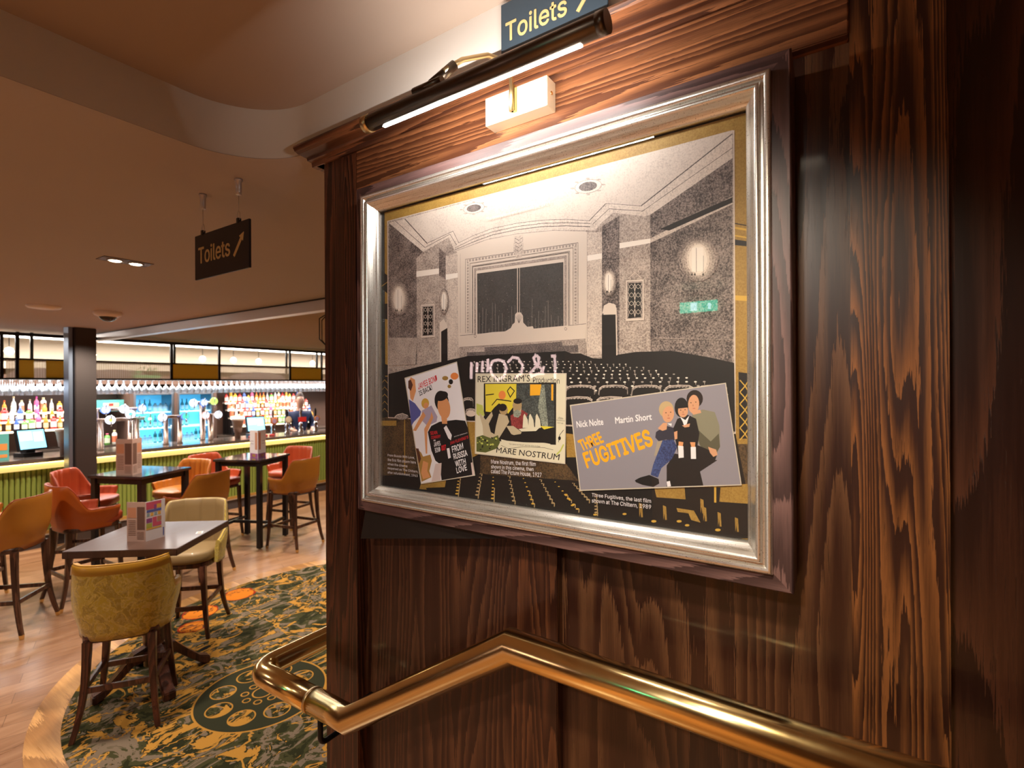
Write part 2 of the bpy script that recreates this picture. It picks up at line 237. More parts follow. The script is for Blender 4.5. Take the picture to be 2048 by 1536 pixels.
ART="""
# print
p 0 1092 790 140 790 140 20 1092 20
p 1 1113.3 367.6 1075.8 357.9 1076 329.2 1113.5 329.8
p 2 1114.3 210.2 944.2 210.1 960.1 36.7 1111.3 21
p 1 1109.3 326.8 1078.1 326.4 1078.8 211.3 1110.1 210.3
l 0 1.7 1109.4 306.4 1094.7 317.9 1080.2 306.3
l 0 1.7 1109.6 286 1094.8 297.6 1080.4 286.1
l 0 1.7 1109.7 265.7 1095 277.4 1080.5 266
l 0 1.7 1109.8 245.3 1095.1 257.1 1080.6 245.8
l 0 1.7 1110 224.9 1095.2 236.9 1080.8 225.7
p 0 1114.4 201.5 1048.3 203.7 1048.4 189.5 1114.5 186.9
l 0 4.1 1016.5 207.7 1017.5 50.4
p 1 1106.8 627.6 1079.6 610.4 1080 559 1107.1 579.2
l 0 2.8 1107.1 582.6 1079.8 593.3
p 1 1107.4 534.2 1080.2 531.7 1080.4 487.1 1107.7 492.7
l 1 1.8 174.6 594.6 151.9 586
l 3 3.6 174.6 586.6 151.9 578.4
l 3 2.7 174.7 572.4 152 564.4
p 1 174.7 565.3 152 557.9 152.1 548.9 174.8 554.8
l 3 9.1 175.2 458.6 152.4 454.9
p 1 168 322.6 150.9 319.9 151.3 202.3 167.3 201.5
l 3 1.8 165.8 308 156.9 297.1 150.9 307.9
l 3 1.8 165.9 286.2 156.9 297.1 151 286.3
l 3 1.8 165.9 286.2 157 275.4 151 286.3
l 3 1.8 166 264.5 157 275.4 151.1 264.7
l 3 1.8 166 264.5 157.1 253.8 151.1 264.7
l 3 1.8 166 242.7 157.1 253.8 151.2 243.1
l 3 1.8 166 242.7 157.2 232.1 151.2 243.1
l 3 1.8 166.1 220.9 157.2 232.1 151.3 221.5
l 3 1.8 166.1 220.9 157.3 210.4 151.3 221.5
l 3 1.8 166.2 199.1 157.3 210.4 151.4 199.9
p 2 174.1 191.4 149.6 192.8 150.1 85 174.6 81.9
p 1 567.6 221.8 174 213.3 150.1 82.6 150.3 22.6 1199.6 -148.4 1152.2 40.3 886.7 72.4
p 0 520.6 194.1 494.6 192.4 485.3 143.9 519.2 141.4
p 0 324.8 97.5 149.9 120.9 150.1 85 319.6 76.9
p 1 265.1 102.6 199.7 109.6 202.2 79.7 262.7 72.1
l 3 3.7 209.1 109.8 209.2 80
p 2 757.1 129.1 521.4 128.1 490.3 92.5 757.4 83.1
p 0 957.8 36.4 867.1 60.9 875.3 26.8 962.2 23.4
p 1 938.8 29 835.9 43.1 836.1 19.2 932.6 20.4
e 3 8 824.2 73.9 -2.5 .3 0 -.9
p 4 820.4 74.3 817.4 74.6 818.2 68.6 821.2 68.3
e 3 8 825.6 65.9 -3.1 .3 0 -1.2
p 4 821.7 66.3 818.7 66.6 819.5 60 822.5 59.7
e 3 8 826.9 57.9 -3.7 .3 0 -1.4
p 4 823.1 58.3 820 58.6 820.8 51.4 823.9 51.1
e 3 8 828.2 49.8 -4.2 .5 0 -1.6
p 4 824.4 50.2 821.3 50.5 822.1 42.8 825.2 42.4
e 3 8 829.5 41.8 -4.7 .5 0 -1.9
p 4 825.7 42.2 822.6 42.5 823.5 34.1 826.5 33.8
e 3 8 830.9 33.7 -5.4 .6 0 -2.1
p 4 827 34.1 824 34.5 824.8 25.5 827.8 25.1
e 3 8 832.2 25.6 -5.9 .7 0 -2.3
p 4 828.3 26.1 825.3 26.4 826.1 16.8 829.2 16.5
e 4 8 757.4 83.1 -2.4 .2 0 -1
p 4 753.8 83.4 750.9 83.7 751.6 77.9 754.5 77.6
e 4 8 759.2 74.3 -2.9 .3 0 -1.2
p 4 755.6 74.6 752.7 74.9 753.5 68.5 756.4 68.2
e 4 8 761.1 65.4 -3.5 .4 0 -1.3
p 4 757.5 65.8 754.6 66.1 755.3 59.1 758.2 58.8
e 4 8 762.9 56.6 -3.9 .4 0 -1.6
p 4 759.3 57 756.4 57.3 757.2 49.7 760.1 49.4
e 4 8 764.8 47.7 -4.5 .5 0 -1.8
p 4 761.2 48.1 758.3 48.5 759 40.3 761.9 40
e 4 8 766.7 38.9 -5.1 .5 0 -2
p 4 763 39.3 760.1 39.6 760.9 30.9 763.8 30.5
e 4 8 768.5 30 -5.6 .6 0 -2.2
p 4 764.9 30.4 762 30.7 762.8 21.4 765.7 21.1
e 3 8 718.4 78.2 -2.3 .2 0 -.9
e 3 8 718.8 69.7 -2.9 .3 0 -1.2
e 3 8 719.1 61.2 -3.3 .3 0 -1.4
e 3 8 719.4 52.6 -3.8 .4 0 -1.5
p 4 715.9 53 713.2 53.3 713.9 45.9 716.7 45.6
e 3 8 719.8 44.1 -4.4 .5 0 -1.8
p 4 716.3 44.5 713.5 44.8 714.2 36.8 717 36.5
e 3 8 720.1 35.6 -4.8 .5 0 -2
p 4 716.6 36 713.8 36.3 714.6 27.7 717.4 27.4
e 3 8 720.4 27.1 -5.3 .6 .1 -2.2
p 4 717 27.5 714.2 27.8 714.9 18.7 717.7 18.3
e 4 8 674 85.2 -2.2 .3 0 -.9
p 4 670.7 85.6 668 85.8 668.7 80.2 671.4 80
e 4 8 671.6 75.8 -2.7 .3 0 -1.1
p 4 668.2 76.1 665.6 76.4 666.3 70.2 668.9 70
e 4 8 669.1 66.4 -3.2 .3 0 -1.4
p 4 665.8 66.7 663.1 67 663.8 60.3 666.5 60
e 4 8 666.7 56.9 -3.7 .4 0 -1.5
p 4 663.3 57.3 660.7 57.6 661.4 50.3 664 50
e 4 8 664.2 47.5 -4.1 .5 0 -1.7
p 4 660.9 47.9 658.3 48.2 659 40.4 661.6 40.1
e 4 8 661.8 38.2 -4.6 .5 0 -1.9
p 4 658.5 38.6 655.9 38.9 656.6 30.5 659.2 30.2
e 4 8 659.4 28.8 -5.1 .6 0 -2.1
p 4 656.1 29.2 653.4 29.5 654.1 20.7 656.8 20.3
e 3 8 631.4 83.9 -2.1 .2 0 -.9
e 3 8 627.2 74.6 -2.6 .2 0 -1.1
e 3 8 623 65.3 -3.1 .3 0 -1.3
e 3 8 618.8 56.1 -3.5 .3 0 -1.5
p 4 615.6 56.4 613.1 56.7 613.7 49.6 616.3 49.3
e 3 8 614.6 46.9 -4 .4 0 -1.7
p 4 611.4 47.2 608.9 47.5 609.6 39.9 612.1 39.6
e 3 8 610.4 37.7 -4.4 .5 0 -1.9
p 4 607.3 38.1 604.8 38.4 605.4 30.2 607.9 29.9
e 3 8 606.3 28.6 -4.9 .6 0 -2.1
p 4 603.1 29 600.6 29.3 601.3 20.6 603.8 20.3
e 4 8 587.3 85.5 -2 .2 0 -.9
p 4 584.2 85.8 581.8 86 582.4 80.7 584.9 80.4
e 4 8 581.7 77.2 -2.5 .3 0 -1.1
p 4 578.6 77.5 576.2 77.8 576.8 71.9 579.3 71.6
e 4 8 576.1 68.9 -2.9 .4 .1 -1.2
p 4 573.1 69.3 570.7 69.5 571.3 63.1 573.7 62.9
e 4 8 570.6 60.7 -3.3 .4 0 -1.4
p 4 567.6 61.1 565.2 61.4 565.8 54.4 568.2 54.2
e 4 8 565.1 52.6 -3.7 .4 0 -1.7
p 4 562.1 52.9 559.7 53.2 560.3 45.8 562.7 45.5
e 4 8 559.6 44.5 -4.1 .5 0 -1.9
p 4 556.6 44.8 554.2 45.1 554.9 37.2 557.3 36.9
e 4 8 554.2 36.4 -4.6 .6 0 -2
p 4 551.2 36.8 548.8 37.1 549.5 28.6 551.8 28.3
e 3 8 548 84.2 -2 .2 0 -.9
e 3 8 538.7 75.1 -2.4 .3 0 -1
e 3 8 529.5 66.2 -2.8 .3 0 -1.2
e 3 8 520.3 57.3 -3.2 .4 0 -1.4
p 4 517.4 57.7 515.1 57.9 515.7 51.2 518 50.9
e 3 8 511.2 48.6 -3.5 .4 .1 -1.6
p 4 508.4 48.9 506.1 49.2 506.7 41.9 509 41.7
e 3 8 502.3 39.9 -4 .5 0 -1.8
p 4 499.4 40.2 497.2 40.5 497.8 32.8 500 32.5
e 3 8 493.4 31.2 -4.4 .6 0 -1.9
p 4 490.6 31.6 488.3 31.9 488.9 23.7 491.2 23.4
e 4 8 504.4 86 -1.9 .2 0 -.8
p 4 501.6 86.3 499.3 86.5 499.9 81.4 502.2 81.1
e 4 8 498.3 80.7 -2.3 .2 0 -1
p 4 495.5 81 493.2 81.2 493.8 75.6 496.1 75.3
e 4 8 492.2 75.4 -2.7 .3 0 -1.2
p 4 489.4 75.7 487.2 76 487.8 69.8 490 69.6
e 4 8 486.2 70.2 -3.1 .3 0 -1.4
p 4 483.4 70.5 481.2 70.7 481.7 64.1 484 63.8
e 4 8 480.2 64.9 -3.5 .4 0 -1.5
p 4 477.4 65.3 475.2 65.5 475.8 58.4 478 58.1
e 4 8 474.2 59.8 -3.8 .4 0 -1.8
p 4 471.4 60.1 469.2 60.3 469.8 52.7 472 52.5
e 4 8 468.3 54.6 -4.3 .5 0 -1.9
p 4 465.5 54.9 463.3 55.2 463.9 47.1 466.1 46.8
e 4 8 451.9 69 -1.8 .2 0 -.8
p 4 449.2 69.3 447 69.6 447.6 64.5 449.7 64.3
e 4 8 451.5 62.4 -2.2 .3 0 -1
p 4 448.8 62.7 446.6 63 447.2 57.5 449.3 57.2
e 4 8 451 55.8 -2.5 .3 .1 -1.1
p 4 448.4 56.2 446.2 56.4 446.8 50.4 448.9 50.1
e 4 8 450.6 49.3 -2.9 .3 0 -1.4
p 4 447.9 49.6 445.8 49.9 446.4 43.3 448.5 43.1
e 4 8 450.2 42.7 -3.3 .4 0 -1.6
p 4 447.5 43 445.4 43.3 445.9 36.3 448.1 36
e 4 8 449.8 36.1 -3.7 .5 0 -1.7
p 4 447.1 36.5 445 36.7 445.5 29.2 447.7 28.9
e 4 8 449.4 29.5 -4.2 .6 0 -1.9
p 4 446.7 29.9 444.5 30.2 445.1 22.2 447.3 21.9
e 3 8 325.2 28.6 -5.4 .7 0 -2.7
e 3 8 275.5 35.7 -5.1 .8 0 -2.6
e 3 8 260.4 30.2 -4.5 .7 0 -2.3
e 3 8 204.7 29.8 -5.1 .8 .1 -2.7
e 3 8 386.2 34.8 -4.6 .7 0 -2.2
e 3 8 451.5 24.5 -4.9 .7 0 -2.2
e 3 8 514.8 51 -4.6 .5 0 -2.1
e 3 8 521.3 59 -4.6 .5 0 -2
e 3 8 505.1 37.6 -4.6 .6 0 -2.1
p 0 231.2 69.8 225.4 68 224.1 43.1 227.5 42.6 228.4 55.1 230.4 42.2
p 0 205.1 63.2 199.5 61.5 198.2 37 201.4 36.5 202.3 48.7 204.2 36.1
p 0 175.2 57.5 169.7 55.8 168.5 31.8 171.6 31.3 172.5 43.3 174.4 30.8
p 0 306.9 62.7 300.6 60.9 299.2 34.9 302.8 34.4 303.8 47.4 306 33.9
p 0 355.6 61.9 349 60 347.4 33.4 351.3 32.9 352.3 46.2 354.6 32.4
p 0 236 84.3 230.2 82.5 228.9 57.5 232.2 57.1 233.2 69.5 235.2 56.7
p 0 280.5 60.9 247.9 60 235.7 38.9 252.9 41.5 257.8 53.6 278 53.4
# photograph
p 5 1081 764 173 764 173 210 1081 210
p 6 1079 762 175 762 175 212 1079 212
p 7 1073.8 756.6 944.4 657 969 642.6 968.5 357.4 1078.8 360.3
p 6 969 642.6 888.4 656.6 890.2 355.3 968.5 357.4
p 7 888.4 659.7 865.5 640.5 865.9 573 888.8 586.8
p 8 865.6 634.2 826.2 637.8 826.6 353.6 861.1 354.5 866 571.4
p 9 969.2 608.2 888.7 605.8 888.8 591.6 969.3 592.8
p 9 865.9 587.1 825.3 585.8 825.3 574.4 865.9 573
p 7 329.3 640.3 176.5 715.2 177.6 316.2 330.6 349.5
p 6 394.1 644.5 329.3 632.5 330.7 337.1 396.2 338.7
p 7 432.9 635.3 394.1 649.4 396.2 338.7 434.2 366
p 8 467.1 628 433 622.2 434.2 362.7 468.4 367.3
p 9 467.3 577.9 433.2 577.9 433.2 566.4 467.4 566.2
p 9 394.4 593.1 329.5 592.1 329.6 582.8 394.4 581.8
p 8 329.5 592.1 176.8 644 176.8 629.8 329.6 582.8
p 1 310.7 607.5 176.8 642.6 176.8 632.6 292.3 601.2
p 10 1073.8 757.3 1011.8 757.1 930.2 677.5 840.7 695 822.8 661.4 772.1 672.6 716.3 679.7 646.1 679.4 580.2 674.4 518.3 664.9 459.9 651 425 680.4 391.9 673.2 392 651.2 407.4 666.7 448.8 628.3 474.3 633.5 548.9 646.4 646.2 655.2 734.7 655.4 835 642.2 855 681.2 944.4 657
p 10 461.5 652.1 423.9 681.2 348.4 660.5 176.8 758.1 176.5 713.8 329.3 639.3 342 638.6 408.4 658.6 447.1 633.9 465.2 639.4
l 11 1.3 834.9 650.5 772.2 664.8 716.4 671.5 646.1 671.7 580.3 667 518.3 657.7 460 645.3
l 11 1.5 834.9 645.7 772.2 656.9 716.4 663.9 646.2 664.3 580.3 659.8 518.3 650.7 460 638.5
l 5 1.9 835 643.4 772.2 653.3 716.4 660.3 646.2 660.9 580.3 656.5 518.4 647.5 460 635.4
l 11 1.4 1049.6 759 937.7 667.3 850.9 688.3 828.9 656.7
l 11 1.1 454.3 642.5 417 668.4 345.2 649.6 176.9 732.4
p 12 1011.7 758.1 175.7 764.9 176.8 758.6 348.4 661.2 423.9 681.2 461.5 652.7 459.9 651 518.3 664.9 580.2 674.4 646.1 679.4 716.3 679.7 772.1 672.6 822.8 661.4 840.7 695 930.2 677.5
l 11 2.7 1011.8 757.1 930.2 677.5
l 11 1.3 930.2 677.5 840.7 694.3 822 661.2
l 11 1 822.8 661.4 772.1 672.6 716.3 679.7 646.1 679.4 580.2 674.4 518.3 664.9 459.9 651
l 11 1.7 461.5 652.1 423.9 680.8
l 11 .8 423.9 680.8 348.4 660.5
l 11 2.2 348.4 660.5 176.8 758.1
e 13 16 773.6 739.6 -34 -1.8 -3 -14.3
e 12 16 773.6 739.6 -31.8 -1.7 -2.7 -12.7
e 13 7 736.1 735.8 -5.1 -1.1 0 -1.8
e 13 7 747 726.3 -5.2 -1 .1 -1.8
e 13 7 773.7 724.5 -5.3 -1 0 -1.8
e 13 7 801 731.6 -5.5 -1.1 0 -1.9
e 13 7 812.4 743.5 -5.5 -1.1 .1 -1.8
e 13 7 800.9 753.1 -5.4 -1.1 0 -1.8
e 13 7 773.7 754.7 -5.4 -1.1 0 -1.8
e 13 7 747 747.4 -5.2 -1 0 -1.7
e 11 16 773.6 739.6 -22.3 -1.2 -1.9 -9
e 14 16 773.6 739.6 -20.4 -1.1 -1.6 -7.8
e 13 16 464.8 725.5 -32.5 -1.8 -3 -15.7
e 12 16 464.8 725.5 -30.4 -1.6 -2.6 -14
e 13 7 429 721.5 -5 -1.1 0 -1.9
e 13 7 439.4 711 -5 -1 0 -1.9
e 13 7 464.8 708.8 -5.1 -1.1 0 -2
e 13 7 490.9 716.4 -5.2 -1.1 0 -2
e 13 7 501.9 729.6 -5.3 -1.2 0 -2.1
e 13 7 490.9 740.3 -5.2 -1.2 0 -2
e 13 7 464.8 742.2 -5.1 -1.2 0 -2
e 13 7 439.3 734.4 -4.9 -1.2 0 -2
e 11 16 464.8 725.5 -21.3 -1.2 -1.9 -9.9
e 14 16 464.8 725.5 -19.6 -1.1 -1.6 -8.6
p 5 826.2 637.2 830.9 641.6 734.7 654.5 646.2 654.4 548.9 645.6 474.3 632.7 467.2 627.5 468.3 393.8 825.2 396.8
l 13 1.5 835 642.2 734.7 655.4 646.2 654.7 548.9 646.1 462.9 629.4
l 13 1 818.2 433.4 817 633.4
l 13 .9 467.2 623.6 468.3 393.8
l 11 1.1 801.7 432.4 800.6 616.6 488.9 608.8 489.8 433.2
l 13 5.7 793.9 432 792.9 612.1 494.8 605.2 495.7 433.6
p 5 793.2 614.9 789.4 615 789.4 609.2 793.3 609.1
p 5 783 614.7 779.2 614.7 779.2 609 783.1 608.9
p 5 772.9 614.4 769.1 614.5 769.2 608.8 773 608.7
p 5 762.9 614.2 759.2 614.2 759.2 608.5 763 608.5
p 5 753 613.9 749.3 614 749.3 608.3 753.1 608.2
p 5 743.2 613.7 739.5 613.7 739.5 608.1 743.2 608
p 5 733.4 613.4 729.8 613.5 729.8 607.9 733.5 607.8
p 5 723.8 613.2 720.1 613.2 720.2 607.6 723.8 607.6
p 5 714.2 612.9 710.6 613 710.6 607.4 714.2 607.3
p 5 704.7 612.7 701.1 612.7 701.1 607.2 704.7 607.1
p 5 695.3 612.4 691.7 612.5 691.8 607 695.3 606.9
p 5 685.9 612.2 682.4 612.3 682.5 606.8 686 606.7
p 5 676.7 612 673.2 612 673.2 606.6 676.7 606.5
p 5 667.5 611.7 664 611.8 664.1 606.3 667.5 606.3
p 5 658.4 611.5 655 611.6 655 606.1 658.4 606.1
p 5 649.4 611.3 646 611.3 646 605.9 649.4 605.9
p 5 640.4 611.1 637.1 611.1 637.1 605.7 640.5 605.7
p 5 631.6 610.8 628.2 610.9 628.2 605.5 631.6 605.5
p 5 622.8 610.6 619.4 610.7 619.5 605.3 622.8 605.3
p 5 614 610.4 610.7 610.4 610.8 605.1 614 605.1
p 5 605.4 610.2 602.1 610.2 602.1 604.9 605.4 604.9
p 5 596.8 609.9 593.5 610 593.6 604.7 596.8 604.7
p 5 588.3 609.7 585 609.8 585.1 604.5 588.3 604.5
p 5 579.8 609.5 576.6 609.6 576.6 604.3 579.8 604.3
p 5 571.4 609.3 568.3 609.4 568.3 604.2 571.4 604.1
p 5 563.1 609.1 560 609.2 560 604 563.1 603.9
p 5 554.9 608.9 551.7 608.9 551.8 603.8 554.9 603.7
p 5 546.7 608.7 543.6 608.7 543.6 603.6 546.7 603.5
p 5 538.6 608.5 535.5 608.5 535.5 603.4 538.6 603.3
p 5 530.5 608.3 527.5 608.3 527.5 603.2 530.5 603.1
p 5 522.5 608.1 519.5 608.1 519.5 603 522.5 603
p 5 514.6 607.9 511.6 607.9 511.6 602.9 514.6 602.8
p 5 506.7 607.7 503.7 607.7 503.8 602.7 506.7 602.6
p 5 498.9 607.5 496 607.5 496 602.5 498.9 602.4
p 5 795.6 605.8 790.2 605.7 790.2 603.2 795.6 603.4
p 5 497.2 599.5 492.8 599.3 492.8 597.2 497.2 597.4
p 5 795.7 598.4 790.2 598.3 790.2 595.8 795.7 596
p 5 497.2 592.5 492.8 592.3 492.8 590.2 497.2 590.3
p 5 795.7 591 790.3 590.9 790.3 588.4 795.7 588.5
p 5 497.3 585.4 492.8 585.3 492.9 583.2 497.3 583.3
p 5 795.7 583.6 790.3 583.5 790.3 581 795.8 581.1
p 5 497.3 578.4 492.9 578.3 492.9 576.2 497.3 576.3
p 5 795.8 576.1 790.4 576.1 790.4 573.6 795.8 573.7
p 5 497.3 571.4 492.9 571.3 492.9 569.2 497.3 569.3
p 5 795.8 568.7 790.4 568.7 790.4 566.2 795.8 566.3
p 5 497.4 564.4 493 564.3 493 562.2 497.4 562.2
p 5 795.9 561.3 790.4 561.3 790.4 558.8 795.9 558.9
p 5 497.4 557.3 493 557.3 493 555.1 497.4 555.2
p 5 795.9 553.9 790.5 553.9 790.5 551.4 795.9 551.5
p 5 497.4 550.3 493 550.2 493 548.1 497.4 548.2
p 5 796 546.5 790.5 546.5 790.5 544 796 544
p 5 497.5 543.3 493.1 543.2 493.1 541.1 497.5 541.1
p 5 796 539.1 790.6 539.1 790.6 536.6 796 536.6
p 5 497.5 536.2 493.1 536.2 493.1 534.1 497.5 534.1
p 5 796 531.6 790.6 531.7 790.6 529.2 796.1 529.2
p 5 497.5 529.2 493.1 529.2 493.1 527.1 497.5 527.1
p 5 796.1 524.2 790.6 524.3 790.7 521.8 796.1 521.8
p 5 497.6 522.2 493.2 522.2 493.2 520.1 497.6 520
p 5 796.1 516.8 790.7 516.9 790.7 514.4 796.1 514.4
p 5 497.6 515.1 493.2 515.2 493.2 513.1 497.6 513
p 5 796.2 509.4 790.7 509.5 790.7 507 796.2 506.9
p 5 497.6 508.1 493.2 508.2 493.2 506 497.7 506
p 5 796.2 502 790.8 502.1 790.8 499.6 796.2 499.5
p 5 497.7 501.1 493.3 501.1 493.3 499 497.7 498.9
p 5 796.3 494.5 790.8 494.7 790.8 492.2 796.3 492.1
p 5 497.7 494 493.3 494.1 493.3 492 497.7 491.9
p 5 796.3 487.1 790.9 487.3 790.9 484.8 796.3 484.7
p 5 497.7 487 493.3 487.1 493.4 485 497.8 484.9
p 5 796.3 479.7 790.9 479.9 790.9 477.4 796.4 477.3
p 5 497.8 480 493.4 480.1 493.4 478 497.8 477.8
p 5 796.4 472.3 790.9 472.5 791 470 796.4 469.8
p 5 497.8 472.9 493.4 473.1 493.4 471 497.8 470.8
p 5 796.4 464.9 791 465.1 791 462.6 796.4 462.4
p 5 497.9 465.9 493.4 466.1 493.5 463.9 497.9 463.8
p 5 796.5 457.4 791 457.7 791 455.2 796.5 455
p 5 497.9 458.9 493.5 459 493.5 456.9 497.9 456.7
p 5 796.5 450 791.1 450.2 791.1 447.8 796.5 447.6
p 5 497.9 451.8 493.5 452 493.5 449.9 497.9 449.7
p 5 796.6 442.6 791.1 442.8 791.1 440.4 796.6 440.2
p 5 498 444.8 493.6 445 493.6 442.9 498 442.7
p 5 796.6 435.2 791.2 435.4 791.2 433 796.6 432.7
p 5 498 437.8 493.6 438 493.6 435.9 498 435.6
l 11 1 786.9 431.5 785.9 604.5 500.7 600 501.6 432.7
l 11 1.5 778.1 429.5 777.2 594.8 512.1 591.1 512.9 432.2
l 13 6.2 770.9 427.5 770 587.2 519.3 582.8 520.1 431.3
l 11 1 780.4 429.6 779.4 596.9 509.1 593.3 509.9 432
p 8 654.8 650.9 629.4 649.5 627.9 614 633 599.2 648.2 598.5 656 615.4
l 11 1 651.4 644.7 641.2 638.7 631.1 643.3
l 11 1 651.5 636.1 641.3 630.2 631.2 634.8
l 11 1 651.5 627.5 641.3 621.7 631.2 626.4
l 11 1 651.5 619 641.4 613.2 631.2 617.9
p 15 763.9 576.8 524.8 572.3 524.9 426.3 763.7 426.5
l 5 .9 763.9 576.8 524.8 572.3
l 16 .6 758.4 427.7 757.4 479.6
l 16 .6 748.3 427.7 746.6 491.1
l 16 .6 738.2 427.6 736.7 487
l 16 .6 728.3 427.6 728.3 438.4
l 16 .5 718.5 427.5 717.6 500.2
l 16 .5 708.7 427.5 709.4 497.1
l 16 .5 699 427.4 699.5 467.7
l 16 .5 689.4 427.4 689 472.4
l 16 .5 679.9 427.4 680.7 437
l 16 .5 670.5 427.3 669.2 454.4
l 16 .5 661.2 427.3 661.8 486.5
l 16 .5 651.9 427.2 652.6 488.3
l 16 .5 633.6 427.2 634.4 476
l 16 .5 624.6 427.1 623.5 435.6
l 16 .5 615.6 427.1 616.3 449.1
l 16 .5 606.7 427 605.4 498.5
l 16 .5 597.9 427 596.6 453.8
l 16 .5 589.2 427 588.5 469.6
l 16 .5 580.6 426.9 579.3 448.1
l 16 .5 572 426.9 570.5 478.7
l 16 .5 563.5 426.9 563.6 491.4
l 16 .5 555 426.8 555.7 457.7
l 16 .5 546.6 426.8 547.6 444.1
l 16 .5 538.3 426.7 537.9 453.6
l 16 .5 530.1 426.7 529.6 435
e 16 5 675.8 518.9 -.9 -.1 0 -.7
e 16 5 566.7 488.8 -.8 -.1 0 -.6
e 16 5 681.2 499.7 -.9 -.1 0 -.7
e 16 5 591.3 538.2 -.8 -.1 0 -.6
e 16 5 533.2 535.1 -.7 -.1 0 -.7
e 16 5 581.8 450 -.7 -.1 0 -.7
e 16 5 755.4 470 -.9 -.1 0 -.7
e 16 5 669.2 487.3 -.8 -.1 0 -.7
e 16 5 757.2 559 -.9 -.1 0 -.7
e 16 5 714.4 447.1 -.9 -.1 0 -.7
e 16 5 710.4 470.2 -.9 -.1 0 -.7
e 16 5 543.2 436.5 -.7 0 0 -.6
e 16 5 674.2 513.6 -.8 -.1 .1 -.7
e 16 5 632.3 461.7 -.8 -.1 0 -.7
e 16 5 732.5 472.9 -.9 -.1 0 -.8
e 16 5 571.5 447.6 -.7 -.1 0 -.7
e 16 5 750.7 450.7 -.9 0 0 -.7
e 16 5 736.4 521.6 -.8 -.1 0 -.7
e 16 5 612.8 444.1 -.8 0 0 -.7
e 16 5 675.7 447.9 -.9 0 0 -.7
e 16 5 627.3 513.6 -.8 -.1 0 -.7
e 16 5 680.7 534.8 -.8 -.1 0 -.7
e 16 5 739.6 544.8 -.9 -.1 0 -.8
e 16 5 595.3 434.1 -.8 0 0 -.7
e 16 5 718.6 554.2 -.9 -.1 0 -.7
e 16 5 531.1 479.7 -.8 0 0 -.6
e 16 5 659.6 525.6 -.8 -.1 0 -.7
e 16 5 616.5 454.7 -.8 -.1 0 -.7
e 16 5 648 503.3 -.8 -.1 0 -.7
e 16 5 745.8 453.9 -.9 0 0 -.7
e 16 5 751.4 504.9 -.9 -.1 0 -.7
e 16 5 562.2 526.7 -.7 0 0 -.6
e 16 5 585.9 438.7 -.8 -.1 0 -.7
e 16 5 608.3 458.4 -.8 -.1 0 -.7
e 16 5 732.6 510.1 -.9 -.1 0 -.7
e 16 5 722.2 460.7 -.9 -.1 0 -.8
e 16 5 686.2 503.4 -.8 -.1 0 -.7
e 16 5 528.6 445.1 -.7 0 0 -.6
e 16 5 533.2 488.6 -.7 -.1 0 -.7
e 16 5 640.7 467.6 -.8 -.1 0 -.7
e 16 5 642.5 517.6 -.8 -.1 0 -.7
e 16 5 660 536 -.8 0 0 -.6
e 16 5 666.9 439.9 -.8 0 0 -.7
e 16 5 536.7 470.1 -.7 0 0 -.6
e 16 5 637.9 511.7 -.9 0 0 -.6
e 16 5 736.9 529.8 -.9 -.1 0 -.7
e 16 5 574.8 447 -.7 -.1 0 -.7
e 16 5 670.5 463.5 -.9 -.1 0 -.7
e 16 5 576.3 466.1 -.8 0 0 -.6
e 16 5 600.7 460.9 -.7 0 0 -.6
e 16 5 669.9 472.9 -.8 -.1 0 -.7
e 16 5 689.6 499.9 -.8 0 0 -.7
e 16 5 577.4 466.6 -.8 0 0 -.6
e 16 5 686.8 446.3 -.9 -.1 0 -.7
e 16 5 603.8 481.2 -.7 -.1 0 -.7
e 16 5 756.9 499 -.9 -.1 0 -.7
e 16 5 697.1 478.9 -.9 0 0 -.7
e 16 5 646.6 458.1 -.8 0 0 -.7
e 16 5 604.5 457 -.8 -.1 0 -.7
e 16 5 673.6 480.1 -.8 0 0 -.7
l 5 2.1 645 575 645.8 424.3
l 1 .9 642.3 573.5 643.1 424.2
l 5 1.2 639.2 574.2 640 424
p 5 682 428 664.6 435.6 659.4 443.8 653.2 447.7 652.4 466.2 647.2 470.9 636.4 470 630.4 461.6 629.8 446 618.9 435.3 604.1 435.7 599.3 425.6
l 11 .7 641.6 445.4 650.7 461.8
l 11 .7 641.6 445.4 646.9 463.7
l 11 .7 641.6 445.4 643.2 465.7
l 11 .7 641.6 445.4 639.5 465.4
l 11 .7 641.6 445.4 635.8 462.9
l 11 .7 641.6 445.4 632.1 460.3
l 5 4.9 763.7 424.1 717.7 426.7 641.7 425.5 581.5 427.3 524.9 425.8
l 11 .9 760.3 420.9 717.8 423.2 641.7 422.1 581.5 424 527.1 423.2
p 5 819 426.7 470.1 431.8 472 399.7 818.4 397.4
l 11 1.1 819 426.7 769.7 426.9
l 11 1 513.5 430.9 470.1 431.8
l 13 1 818.4 397.4 472 399.7
e 13 10 770.5 422.4 -4.5 -.3 0 -4.2
e 5 8 770.5 422.4 -2.6 -.2 0 -2.4
e 13 10 519.5 424.1 -3.6 -.3 0 -3.8
e 5 8 519.5 424.1 -2.1 -.2 0 -2.2
p 6 818.4 396.5 472 399.2 468.5 352 818.7 353.4
p 14 741.8 393 528.7 396.1 527.2 387.4 490 387 488.7 371.1 550.3 369.4 797.1 352.8 796.9 383.3 741.8 382.6
l 5 1.9 822.4 396.7 822.6 353.5
l 5 1.3 471.2 400.5 465.6 359.7 434.8 360.7
p 5 951.5 516.4 903.6 514 903.3 428.1 952 428.3
p 13 948.8 513.6 906.2 511 906.7 431.5 949.3 432.7
p 1 945.3 510 909.7 508.1 910.1 434.2 945.8 433.8
l 5 1.1 927.4 508.4 927.8 435.3
l 5 .9 945.4 492.5 941.7 503.3 936.3 507.4 931 502.3 927.5 491.1
